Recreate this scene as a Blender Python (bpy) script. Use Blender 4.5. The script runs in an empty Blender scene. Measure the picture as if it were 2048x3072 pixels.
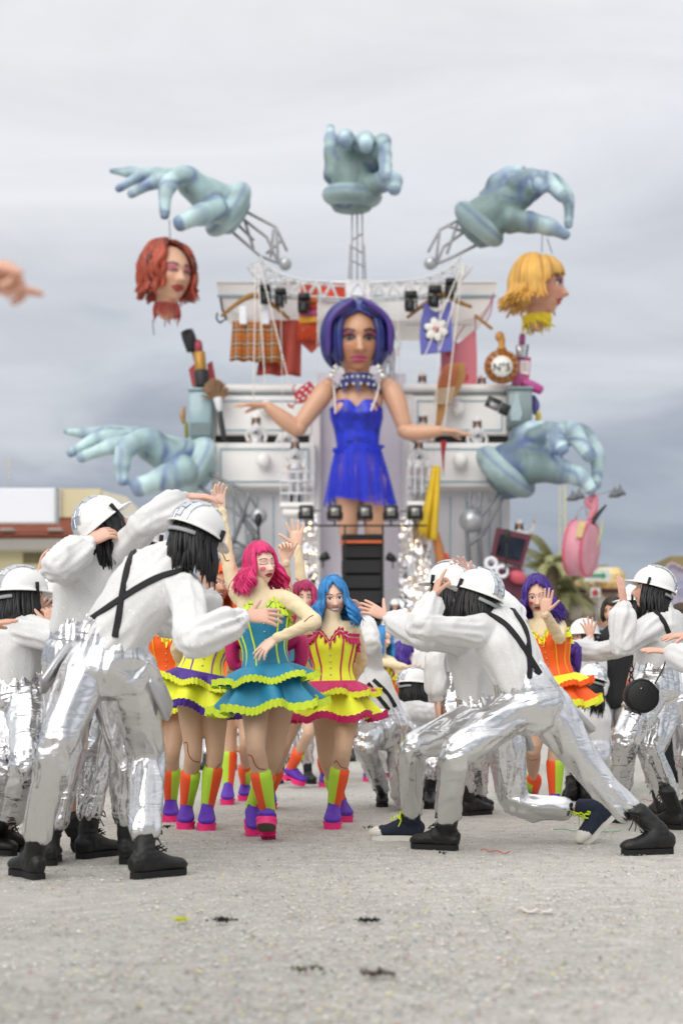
import bpy, bmesh, math, random
import numpy as np
from mathutils import Vector, Matrix
from mathutils.bvhtree import BVHTree
from math import sin, cos, pi, radians, sqrt
random.seed(7); RNG = np.random.default_rng(11)
scn = bpy.context.scene
COL = scn.collection
# ------------------------------------------------------------------ camera
# 50 mm portrait lens, eye 0.75 m above the ground, level, with a little rise (lens shift)
F = 50 / 36 * 3072; CX = 1024.0; HY = 2127.0; CH = 0.75
cam_d = bpy.data.cameras.new('camera'); cam = bpy.data.objects.new('camera', cam_d); COL.objects.link(cam)
cam.location = (0, 0, CH); cam.rotation_euler = (radians(90), 0, 0)
cam_d.sensor_fit = 'VERTICAL'; cam_d.sensor_height = 36; cam_d.sensor_width = 24; cam_d.lens = 50
cam_d.shift_y = (HY - 1536) / 3072
cam_d.clip_start = 0.05; cam_d.clip_end = 5000
cam_d.dof.use_dof = True; cam_d.dof.focus_distance = 8.2; cam_d.dof.aperture_fstop = 2.0
scn.camera = cam
# ------------------------------------------------------------------ sky: thin sun behind a full cloud deck
SUN_EL, SUN_AZ = 35, 205      # sun high, behind the camera and to the left
world = bpy.data.worlds.new('World'); scn.world = world; world.use_nodes = True
wt = world.node_tree; wt.nodes.clear()
def wn(t, **k):
    n = wt.nodes.new(t)
    for a, b in k.items(): setattr(n, a, b)
    return n
wl = wt.links.new
sky = wn('ShaderNodeTexSky', sky_type='NISHITA', sun_disc=False)
sky.sun_elevation = radians(SUN_EL); sky.sun_rotation = radians(SUN_AZ)
tc = wn('ShaderNodeTexCoord'); sep = wn('ShaderNodeSeparateXYZ'); wl(tc.outputs['Generated'], sep.inputs[0])
zc = wn('ShaderNodeMath', operation='MAXIMUM'); wl(sep.outputs[2], zc.inputs[0]); zc.inputs[1].default_value = 0.0
zp = wn('ShaderNodeMath', operation='ADD'); wl(zc.outputs[0], zp.inputs[0]); zp.inputs[1].default_value = 0.16
dx = wn('ShaderNodeMath', operation='DIVIDE'); wl(sep.outputs[0], dx.inputs[0]); wl(zp.outputs[0], dx.inputs[1])
dy = wn('ShaderNodeMath', operation='DIVIDE'); wl(sep.outputs[1], dy.inputs[0]); wl(zp.outputs[0], dy.inputs[1])
cmb = wn('ShaderNodeCombineXYZ'); wl(dx.outputs[0], cmb.inputs[0]); wl(dy.outputs[0], cmb.inputs[1])
n1 = wn('ShaderNodeTexNoise'); n1.inputs['Scale'].default_value = 1.1; n1.inputs['Detail'].default_value = 6; n1.inputs['Roughness'].default_value = .5
n1.inputs['Distortion'].default_value = .6
wl(cmb.outputs[0], n1.inputs['Vector'])
nm = wn('ShaderNodeMath', operation='MULTIPLY_ADD'); wl(n1.outputs['Fac'], nm.inputs[0]); nm.inputs[1].default_value = .50; nm.inputs[2].default_value = -.25
za = wn('ShaderNodeMath', operation='ADD'); wl(sep.outputs[2], za.inputs[0]); wl(nm.outputs[0], za.inputs[1])
ramp = wn('ShaderNodeValToRGB'); wl(za.outputs[0], ramp.inputs[0])
R_ = ramp.color_ramp; R_.interpolation = 'EASE'
stops = [(0.0, (.35, .375, .425)), (.05, (.25, .28, .34)), (.13, (.32, .35, .41)), (.25, (.54, .56, .60)), (.38, (.68, .69, .715)), (.55, (.76, .765, .775)), (1.0, (1.25, 1.25, 1.24))]
while len(R_.elements) < len(stops): R_.elements.new(.5)
for e, (p, c) in zip(R_.elements, stops): e.position = p; e.color = (*c, 1)
bg1 = wn('ShaderNodeBackground'); bg1.inputs[1].default_value = .1; wl(sky.outputs[0], bg1.inputs[0])
bg2 = wn('ShaderNodeBackground'); bg2.inputs[1].default_value = 1.0
mp2 = wn('ShaderNodeMapping'); mp2.inputs['Scale'].default_value = (1.0, 2.2, 1); mp2.inputs['Rotation'].default_value = (0, 0, .35); wl(cmb.outputs[0], mp2.inputs[0])
n2 = wn('ShaderNodeTexNoise'); n2.inputs['Scale'].default_value = 1.7; n2.inputs['Detail'].default_value = 7; n2.inputs['Roughness'].default_value = .55; n2.inputs['Distortion'].default_value = .8; wl(mp2.outputs[0], n2.inputs['Vector'])
mr2 = wn('ShaderNodeMapRange'); mr2.inputs[1].default_value = .3; mr2.inputs[2].default_value = .7; mr2.inputs[3].default_value = .90; mr2.inputs[4].default_value = 1.07; wl(n2.outputs['Fac'], mr2.inputs[0])
vm = wn('ShaderNodeVectorMath', operation='SCALE'); wl(ramp.outputs[0], vm.inputs[0]); wl(mr2.outputs[0], vm.inputs['Scale']); wl(vm.outputs[0], bg2.inputs[0])
mx = wn('ShaderNodeMixShader'); mx.inputs[0].default_value = .93; wl(bg1.outputs[0], mx.inputs[1]); wl(bg2.outputs[0], mx.inputs[2])
wo = wn('ShaderNodeOutputWorld'); wl(mx.outputs[0], wo.inputs[0])
sl = bpy.data.lights.new('sun', 'SUN'); sun = bpy.data.objects.new('sun', sl); COL.objects.link(sun)
sl.energy = 1.5; sl.angle = radians(55); sl.color = (1, .96, .9)
az = radians(SUN_AZ); el = radians(SUN_EL)
sdir = Vector((sin(az) * cos(el), cos(az) * cos(el), sin(el)))
sun.rotation_euler = sdir.to_track_quat('Z', 'Y').to_euler(); sun.location = (0, 0, 30)
vs = scn.view_settings; vs.view_transform = 'Standard'; vs.look = 'None'; vs.gamma = 1; vs.exposure = 0.30; vs.use_curve_mapping = False
# ------------------------------------------------------------------ helpers
def A(*v): return np.array(v, float)
def nrm(v): return v / (np.linalg.norm(v) + 1e-12)
def P(px, py, d): return A((px - CX) / F * d, d, CH - (py - HY) / F * d)       # photo pixel + distance -> place
def G(px, py, z=0.0):                                                          # photo pixel on the ground -> place
    d = F * (CH - z) / (py - HY); return P(px, py, d)
def lin(h):
    h = h.lstrip('#'); c = [int(h[i:i + 2], 16) / 255 for i in (0, 2, 4)]
    return tuple(x / 12.92 if x <= .04045 else ((x + .055) / 1.055) ** 2.4 for x in c)
def lerp(a, b, t): return a + (b - a) * t
def sstep(x, a, b):
    t = np.clip((x - a) / (b - a), 0, 1); return t * t * (3 - 2 * t)
def vnoise(p):
    """value noise, p (N,3) -> [-1,1]"""
    i = np.floor(p).astype(np.int64); f = p - i; f = f * f * (3 - 2 * f)
    def h(x, y, z):
        n = (x * 73856093) ^ (y * 19349663) ^ (z * 83492791); n = (n ^ (n >> 13)) * 1274126177
        return ((n ^ (n >> 16)) & 0xffff) / 32767.5 - 1
    x, y, z = i[:, 0], i[:, 1], i[:, 2]; r = 0
    for a in (0, 1):
        for b in (0, 1):
            for c in (0, 1):
                w = (f[:, 0] if a else 1 - f[:, 0]) * (f[:, 1] if b else 1 - f[:, 1]) * (f[:, 2] if c else 1 - f[:, 2])
                r = r + w * h(x + a, y + b, z + c)
    return r
def cr(p, sub):
    """Catmull-Rom resampling"""
    p = np.asarray(p, float)
    if p.ndim == 1: p = p[:, None]
    k = len(p)
    if k == 2 or sub <= 1:
        if k == 2:
            t = np.linspace(0, 1, max(2, sub + 1))[:, None]; return p[0] * (1 - t) + p[1] * t
        return p
    q = np.vstack([2 * p[0] - p[1], p, 2 * p[-1] - p[-2]]); out = []
    for i in range(k - 1):
        a, b, c, d = q[i:i + 4]
        for j in range(sub):
            t = j / sub
            out.append(.5 * (2 * b + (c - a) * t + (2 * a - 5 * b + 4 * c - d) * t * t + (3 * b - a - 3 * c + d) * t ** 3))
    out.append(p[-1]); return np.array(out)
class MB:
    def __init__(s): s.V = []; s.F = []; s.M = []; s.n = 0; s.C = []
    def add(s, V, Fc, m=0, col=None):
        V = np.asarray(V, float); s.V.append(V)
        o = s.n; s.F.extend([tuple(i + o for i in f) for f in Fc]); s.M.extend([m] * len(Fc) if isinstance(m, int) else m)
        s.n += len(V)
        if col is not None: s.C.append(np.broadcast_to(np.asarray(col, float), (len(V), 3)))
        return s
    def tube(s, pts, rad, n=10, ref=None, sub=3, cap=True, m=0, col=None, prof=None):
        pts = cr(pts, sub); rad = cr(rad, sub)
        if rad.shape[0] != len(pts): rad = np.repeat(rad[:1], len(pts), 0)
        if rad.shape[1] == 1: rad = np.repeat(rad, 2, 1)
        rad = np.maximum(rad, 1e-4)
        T = np.gradient(pts, axis=0); T /= np.linalg.norm(T, axis=1)[:, None] + 1e-12
        if ref is None:
            t0 = nrm(pts[-1] - pts[0]); ref = np.eye(3)[np.argmin(abs(t0))]; par = True
        else: par = False; ref = np.asarray(ref, float)
        th = np.linspace(0, 2 * pi, n, endpoint=False); c, sn = np.cos(th), np.sin(th)
        if prof is not None: c, sn = prof(th)
        rings = []; r_ = ref
        for i in range(len(pts)):
            a = nrm(r_ - T[i] * np.dot(r_, T[i])); b = np.cross(T[i], a)
            if par: r_ = a
            rings.append((pts[i], a, b, rad[i], T[i]))
        L = []
        def ring(p, a, b, r, k=1.): L.append(p + np.outer(c * r[0] * k, a) + np.outer(sn * r[1] * k, b))
        p, a, b, r, t = rings[0]
        if cap: ring(p - t * min(r) * .45, a, b, r, .75)
        for q in rings: ring(*q[:4])
        p, a, b, r, t = rings[-1]
        if cap: ring(p + t * min(r) * .45, a, b, r, .75)
        V = np.vstack(L); k = len(L); Fc = []
        for i in range(k - 1):
            for j in range(n):
                j2 = (j + 1) % n; Fc.append((i * n + j, i * n + j2, (i + 1) * n + j2, (i + 1) * n + j))
        if cap:
            V = np.vstack([V, rings[0][0] - rings[0][4] * min(rings[0][3]) * .6, p + t * min(r) * .6])
            for j in range(n):
                j2 = (j + 1) % n; Fc.append((k * n, j2, j)); Fc.append((k * n + 1, (k - 1) * n + j, (k - 1) * n + j2))
        if callable(m):
            mm = [m(i, j) for i in range(k - 1) for j in range(n)] + ([0] * (2 * n) if cap else [])
            return s.add(V, Fc, mm, col)
        return s.add(V, Fc, m, col)
    def ball(s, c, r, nu=14, nv=9, ax=None, m=0, col=None):
        r = np.broadcast_to(np.asarray(r, float), 3); V = [(0, 0, 1)]; Fc = []
        for i in range(1, nv):
            a = pi * i / nv
            for j in range(nu): b = 2 * pi * j / nu; V.append((sin(a) * cos(b), sin(a) * sin(b), cos(a)))
        V.append((0, 0, -1)); V = np.array(V) * r
        if ax is not None: V = V @ np.asarray(ax)          # rows of ax are the axes
        for j in range(nu): Fc.append((0, 1 + j, 1 + (j + 1) % nu))
        for i in range(nv - 2):
            for j in range(nu):
                a0 = 1 + i * nu; Fc.append((a0 + j, a0 + nu + j, a0 + nu + (j + 1) % nu, a0 + (j + 1) % nu))
        e = 1 + (nv - 1) * nu; a0 = 1 + (nv - 2) * nu
        for j in range(nu): Fc.append((a0 + j, e, a0 + (j + 1) % nu))
        return s.add(V + c, Fc, m, col)
    def box(s, c, h, ax=None, m=0, col=None, bev=0.0):
        """box with half sizes h; bev chamfers every edge"""
        c = np.asarray(c, float); h = np.asarray(h, float); ax = np.eye(3) if ax is None else np.asarray(ax)
        if bev <= 0:
            V = np.array([(x, y, z) for x in (-1, 1) for y in (-1, 1) for z in (-1, 1)]) * h
            Fc = [(0, 1, 3, 2), (4, 6, 7, 5), (0, 4, 5, 1), (2, 3, 7, 6), (0, 2, 6, 4), (1, 5, 7, 3)]
            return s.add(V @ ax + c, Fc, m, col)
        bm = bmesh.new(); bmesh.ops.create_cube(bm, size=2)
        for v in bm.verts: v.co = Vector((v.co.x * h[0], v.co.y * h[1], v.co.z * h[2]))
        bmesh.ops.bevel(bm, geom=list(bm.edges), offset=min(bev, min(h) * .9), segments=1, affect='EDGES', profile=.5)
        bm.verts.ensure_lookup_table(); V = np.array([v.co[:] for v in bm.verts]); Fc = [tuple(v.index for v in f.verts) for f in bm.faces]; bm.free()
        return s.add(V @ ax + c, Fc, m, col)
    def bar(s, p, q, r, n=6, m=0): return s.tube([p, q], [r, r], n=n, sub=1, m=m)
    def prism(s, poly, depth_vec, m=0, col=None):
        """closed planar polygon (list of 3-D points) extruded by depth_vec"""
        p = np.asarray(poly, float); k = len(p); V = np.vstack([p, p + depth_vec])
        Fc = [tuple(range(k))[::-1], tuple(range(k, 2 * k))] + [(i, (i + 1) % k, k + (i + 1) % k, k + i) for i in range(k)]
        return s.add(V, Fc, m, col)
    def lathe(s, c, prof, ax=(0, 0, 1), n=20, m=0, ref=None):
        """profile [(r, h)] turned about axis ax through c"""
        ax = nrm(np.asarray(ax, float)); ref = np.eye(3)[np.argmin(abs(ax))] if ref is None else ref
        a = nrm(ref - ax * np.dot(ref, ax)); b = np.cross(ax, a); V = []; Fc = []; k = len(prof)
        for r, h in prof:
            for j in range(n): t = 2 * pi * j / n; V.append(c + ax * h + a * r * cos(t) + b * r * sin(t))
        for i in range(k - 1):
            for j in range(n): j2 = (j + 1) % n; Fc.append((i * n + j, i * n + j2, (i + 1) * n + j2, (i + 1) * n + j))
        Fc.append(tuple(range(n))[::-1]); Fc.append(tuple(range((k - 1) * n, k * n)))
        return s.add(V, Fc, m)
    def grid(s, Pg, m=0, thick=0.0, col=None):
        """sheet from a (rows, cols, 3) array"""
        Pg = np.asarray(Pg, float); r, c = Pg.shape[:2]; V = Pg.reshape(-1, 3)
        Fc = [(i * c + j, i * c + j + 1, (i + 1) * c + j + 1, (i + 1) * c + j) for i in range(r - 1) for j in range(c - 1)]
        return s.add(V, Fc, m, col)
    def mesh(s, name):
        me = bpy.data.meshes.new(name); V = np.vstack(s.V)
        me.from_pydata(V.tolist(), [], s.F)
        if any(s.M): me.polygons.foreach_set('material_index', s.M)
        if s.C and sum(len(c) for c in s.C) == len(V):
            at = me.color_attributes.new('Col', 'FLOAT_COLOR', 'POINT')
            at.data.foreach_set('color', np.hstack([np.vstack(s.C), np.ones((len(V), 1))]).ravel())
        return me
ORG = {}
def link_mesh(name, me, mats, parent=None, smooth=True):
    ob = bpy.data.objects.new(name, me); COL.objects.link(ob)
    for m in (mats if isinstance(mats, (list, tuple)) else [mats]): me.materials.append(m)
    if smooth: me.polygons.foreach_set('use_smooth', [True] * len(me.polygons))
    if parent is not None:
        ob.parent = parent; o = ORG.get(parent.name, A(0, 0, 0)); ORG[ob.name] = o
    else:
        co = np.empty(len(me.vertices) * 3); me.vertices.foreach_get('co', co); co = co.reshape(-1, 3)
        o = (co.min(0) + co.max(0)) / 2; o[2] = co[:, 2].min(); ob.location = o; ORG[ob.name] = o
    me.transform(Matrix.Translation(Vector(-o))); me.update()
    return ob
def mk(name, mb, mats, parent=None, smooth=True): return link_mesh(name, mb.mesh(name), mats, parent, smooth)
def flat(name, mb, mats, parent=None): return mk(name, mb, mats, parent, False)
def tag(o, label, cat, group=None, kind=None):
    if label: o['label'] = label
    if cat: o['category'] = cat
    if group: o['group'] = group
    if kind: o['kind'] = kind
    return o
def thing(name, label, cat, loc, group=None):
    o = bpy.data.objects.new(name, None); COL.objects.link(o); o.location = loc; o.empty_display_size = .2
    ORG[o.name] = np.asarray(loc, float); return tag(o, label, cat, group)
_tmp = bpy.data.objects.new('tmp', bpy.data.meshes.new('tmp')); COL.objects.link(_tmp)
_rm = _tmp.modifiers.new('r', 'REMESH'); _rm.mode = 'VOXEL'; _sm = _tmp.modifiers.new('s', 'SMOOTH'); _sm.factor = .5
def remesh(mb, vox, smooth=3):
    me = mb.mesh('x'); old = _tmp.data; _tmp.data = me; bpy.data.meshes.remove(old)
    _rm.voxel_size = vox; _sm.iterations = smooth
    bpy.context.view_layer.update(); dg = bpy.context.evaluated_depsgraph_get()
    return bpy.data.meshes.new_from_object(_tmp.evaluated_get(dg))
def get_co(me):
    co = np.empty(len(me.vertices) * 3); me.vertices.foreach_get('co', co); return co.reshape(-1, 3)
def set_co(me, co): me.vertices.foreach_set('co', co.ravel()); me.update()
def get_no(me):
    no = np.empty(len(me.vertices) * 3, np.float32); me.vertex_normals.foreach_get('vector', no); return no.reshape(-1, 3).astype(float)
def bone_fields(co, bones):
    """for each bone: distance, metres along it, angle coordinates"""
    out = []
    for a, b in bones:
        ab = b - a; L = np.linalg.norm(ab); t = ab / L; s = (co - a) @ t; sc = np.clip(s, 0, L)
        r = co - a - np.outer(sc, t); dist = np.linalg.norm(r, axis=1) + 1e-6
        e = np.eye(3)[np.argmin(abs(t))]; u = nrm(np.cross(t, e)); v = np.cross(t, u)
        out.append((dist, s, L, (r @ u) / dist, (r @ v) / dist))
    return out
def folds(me, bones, amp, fa=16, fr=.9, seed=0, power=4, lon=0., fine=.25):
    """cloth creases that run round each limb, strongest near the joints; bones = [(a, b, amp_scale, fa_scale, fr_scale)]"""
    co = get_co(me); no = get_no(me); W = 0; D = 0
    for i, ((dist, s, L, cu, cv), (_, _, ka, kf, kr)) in enumerate(zip(bone_fields(co, [b[:2] for b in bones]), bones)):
        w = dist ** -power
        q = np.stack([s * fa * kf + seed + i * 17.3 + cu * 1.3, cu * fr * kr * 1.6 + 5.1, cv * fr * kr * 1.6], 1)
        n = 1 - 2 * abs(vnoise(q)); q2 = q * A(2.1, 1.7, 1.7) + 31.7; n2 = 1 - 2 * abs(vnoise(q2))
        je = .45 + .55 * (np.exp(-(s / .14) ** 2) + np.exp(-((L - s) / .14) ** 2))
        q3 = np.stack([s * 2.2 + seed + i * 7.7, cu * 2.0 + s * 2.2 + 9, cv * 2.0], 1); n3 = 1 - 2.2 * abs(vnoise(q3))
        D = D + w * ka * (je * (n * .8 + n2 * fine) + lon * n3); W = W + w
    set_co(me, co + no * (D / W * amp)[:, None])
# ------------------------------------------------------------------ materials (all procedural)
MATS = {}
def nodes(m):
    m.use_nodes = True; nt = m.node_tree; return nt, nt.nodes['Principled BSDF'], nt.nodes['Material Output']
def mat(name, col, rough=.6, metal=0., var=.1, vs=7., bump=0., bs=60., spec=.5, sheen=0., trans=0., alpha=1., attr=False, emit=0., coat=0., stretch=None, coords='Object'):
    if name in MATS: return MATS[name]
    m = bpy.data.materials.new(name); nt, b, out = nodes(m); L = nt.links.new
    col = lin(col) if isinstance(col, str) else col
    tcn = nt.nodes.new('ShaderNodeTexCoord'); mp = nt.nodes.new('ShaderNodeMapping'); L(tcn.outputs[coords], mp.inputs[0])
    if stretch: mp.inputs['Scale'].default_value = stretch
    n = nt.nodes.new('ShaderNodeTexNoise'); n.inputs['Scale'].default_value = vs; n.inputs['Detail'].default_value = 6; L(mp.outputs[0], n.inputs['Vector'])
    hs = nt.nodes.new('ShaderNodeHueSaturation')
    mr = nt.nodes.new('ShaderNodeMapRange'); mr.inputs[1].default_value = .3; mr.inputs[2].default_value = .7; mr.inputs[3].default_value = 1 - var; mr.inputs[4].default_value = 1 + var * .6
    L(n.outputs['Fac'], mr.inputs[0]); L(mr.outputs[0], hs.inputs['Value'])
    if attr:
        at = nt.nodes.new('ShaderNodeAttribute'); at.attribute_name = 'Col'; L(at.outputs['Color'], hs.inputs['Color'])
    else: hs.inputs['Color'].default_value = (*col, 1)
    L(hs.outputs[0], b.inputs['Base Color'])
    b.inputs['Roughness'].default_value = rough; b.inputs['Metallic'].default_value = metal; b.inputs['Specular IOR Level'].default_value = spec
    if sheen: b.inputs['Sheen Weight'].default_value = sheen
    if coat: b.inputs['Coat Weight'].default_value = coat; b.inputs['Coat Roughness'].default_value = .1
    if trans: b.inputs['Subsurface Weight'].default_value = trans; b.inputs['Subsurface Radius'].default_value = (.02, .008, .004)
    if emit: L(hs.outputs[0], b.inputs['Emission Color']); b.inputs['Emission Strength'].default_value = emit
    if bump:
        n2 = nt.nodes.new('ShaderNodeTexNoise'); n2.inputs['Scale'].default_value = bs; n2.inputs['Detail'].default_value = 4; L(mp.outputs[0], n2.inputs['Vector'])
        bp = nt.nodes.new('ShaderNodeBump'); bp.inputs['Strength'].default_value = bump; bp.inputs['Distance'].default_value = .01
        L(n2.outputs['Fac'], bp.inputs['Height']); L(bp.outputs[0], b.inputs['Normal'])
    if alpha < 1: b.inputs['Alpha'].default_value = alpha
    MATS[name] = m; return m
def mat_shirt():
    m = bpy.data.materials.new('sequin_knit'); nt, b, out = nodes(m); L = nt.links.new
    b.inputs['Base Color'].default_value = (.72, .72, .715, 1); b.inputs['Roughness'].default_value = .75; b.inputs['Sheen Weight'].default_value = .25
    tcn = nt.nodes.new('ShaderNodeTexCoord')
    n = nt.nodes.new('ShaderNodeTexNoise'); n.inputs['Scale'].default_value = 60; n.inputs['Detail'].default_value = 3; L(tcn.outputs['Object'], n.inputs['Vector'])
    bp = nt.nodes.new('ShaderNodeBump'); bp.inputs['Strength'].default_value = .12; bp.inputs['Distance'].default_value = .004; L(n.outputs['Fac'], bp.inputs['Height']); L(bp.outputs[0], b.inputs['Normal'])
    v = nt.nodes.new('ShaderNodeTexVoronoi'); v.inputs['Scale'].default_value = 230; L(tcn.outputs['Object'], v.inputs['Vector'])
    sb = nt.nodes.new('ShaderNodeVectorMath'); sb.operation = 'MULTIPLY_ADD'; L(v.outputs['Color'], sb.inputs[0]); sb.inputs[1].default_value = (.8, .8, .8); sb.inputs[2].default_value = (-.4, -.4, -.2)
    ad = nt.nodes.new('ShaderNodeVectorMath'); ad.operation = 'ADD'; L(sb.outputs[0], ad.inputs[0]); L(bp.outputs[0], ad.inputs[1])
    nn = nt.nodes.new('ShaderNodeVectorMath'); nn.operation = 'NORMALIZE'; L(ad.outputs[0], nn.inputs[0])
    g = nt.nodes.new('ShaderNodeBsdfGlossy'); g.inputs['Roughness'].default_value = .22; g.inputs['Color'].default_value = (1, 1, 1, 1); L(nn.outputs[0], g.inputs['Normal'])
    sp = nt.nodes.new('ShaderNodeSeparateColor'); L(v.outputs['Color'], sp.inputs[0])
    gt = nt.nodes.new('ShaderNodeMath'); gt.operation = 'GREATER_THAN'; L(sp.outputs[1], gt.inputs[0]); gt.inputs[1].default_value = .86
    ml = nt.nodes.new('ShaderNodeMath'); ml.operation = 'MULTIPLY'; L(gt.outputs[0], ml.inputs[0]); ml.inputs[1].default_value = .14
    ms = nt.nodes.new('ShaderNodeMixShader'); L(ml.outputs[0], ms.inputs[0]); L(b.outputs[0], ms.inputs[1]); L(g.outputs[0], ms.inputs[2]); L(ms.outputs[0], out.inputs[0])
    return m
def mat_silver(name='silver_lame', rough=.25, k=1.):
    m = bpy.data.materials.new(name); nt, b, out = nodes(m); L = nt.links.new
    b.inputs['Base Color'].default_value = (.74, .74, .75, 1); b.inputs['Metallic'].default_value = 1; b.inputs['Roughness'].default_value = rough
    tcn = nt.nodes.new('ShaderNodeTexCoord')
    mp = nt.nodes.new('ShaderNodeMapping'); mp.inputs['Scale'].default_value = (1, 1, 2.6); mp.inputs['Rotation'].default_value = (.3, .5, .2); L(tcn.outputs['Object'], mp.inputs[0])
    n = nt.nodes.new('ShaderNodeTexNoise'); n.inputs['Scale'].default_value = 4.5; n.inputs['Detail'].default_value = 2; n.inputs['Distortion'].default_value = 1.2; L(mp.outputs[0], n.inputs['Vector'])
    ab = nt.nodes.new('ShaderNodeMath'); ab.operation = 'SUBTRACT'; L(n.outputs['Fac'], ab.inputs[0]); ab.inputs[1].default_value = .5
    ab2 = nt.nodes.new('ShaderNodeMath'); ab2.operation = 'ABSOLUTE'; L(ab.outputs[0], ab2.inputs[0])
    n2 = nt.nodes.new('ShaderNodeTexNoise'); n2.inputs['Scale'].default_value = 24; n2.inputs['Detail'].default_value = 2; L(mp.outputs[0], n2.inputs['Vector'])
    b1 = nt.nodes.new('ShaderNodeBump'); b1.inputs['Strength'].default_value = .6; b1.inputs['Distance'].default_value = .016 * k; L(ab2.outputs[0], b1.inputs['Height'])
    b2 = nt.nodes.new('ShaderNodeBump'); b2.inputs['Strength'].default_value = .12 * k; b2.inputs['Distance'].default_value = .004; L(n2.outputs['Fac'], b2.inputs['Height']); L(b1.outputs[0], b2.inputs['Normal'])
    L(b2.outputs[0], b.inputs['Normal'])
    return m
SHIRT = mat_shirt(); SILVER = mat_silver(); SILVER2 = mat_silver('silver_foil_cloth', .18, 2.)
HELM = mat('helmet_white', 'e9e9e7', .32, var=.04, coat=.3)
MIRROR = mat('mirror', 'd8dade', .03, 1., var=.02)
STRAP = mat('black_webbing', '15151a', .75, bump=.3, bs=400)
BLACKH = mat('black_wig', '08080a', .42, var=.3, vs=40)
LEATHER = mat('black_leather', '0c0c0d', .5, var=.2, bump=.25, bs=90)
RUBBER = mat('black_rubber', '121213', .8, var=.2)
GREYS = mat('grey_strap', '9a9da0', .5)
SKIN = mat('skin', 'd9a88e', .5, attr=True, var=.05, vs=30, trans=.08)
SKIN_L = mat('hand_skin', 'dba78f', .5, var=.07, vs=40, trans=.08)
TURTLE = mat('nude_jersey', 'ecd8b2', .6, var=.05, bump=.12, bs=14, stretch=(1, 1, 3))
TIGHTS = mat('tan_tights', 'd0ab8e', .5, var=.05, vs=5)
INK = mat('brown_pencil', '9a5a3c', .7)
WHITE = mat('white_cotton', 'eceef5', .7, bump=.2, bs=40)
LIME = mat('neon_lime', 'def63c', .6, var=.04, bump=.15, bs=30)
YELL = mat('neon_yellow', 'f0f53a', .6, var=.04, bump=.15, bs=30)
TEALB = mat('turquoise_satin', '2b8bb0', .55, var=.08, bump=.2, bs=25)
CERISE = mat('cerise_satin', 'c41a63', .5, var=.08, bump=.2, bs=30)
PURP = mat('purple_satin', '46208c', .5, var=.1, bump=.2, bs=30)
ORNG = mat('neon_orange', 'fb6418', .6, var=.05, bump=.2, bs=30)
BVIOL = mat('violet_suede', '5a2cae', .6, var=.08)
BPINK = mat('hot_pink_rubber', 'f0287e', .45)
BORNG = mat('boot_orange', 'f75a24', .6, var=.04); BLIME = mat('boot_lime', 'b9e23c', .6, var=.04)
STEEL = mat('steel_bead', 'c8c8cc', .25, 1.)
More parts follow.
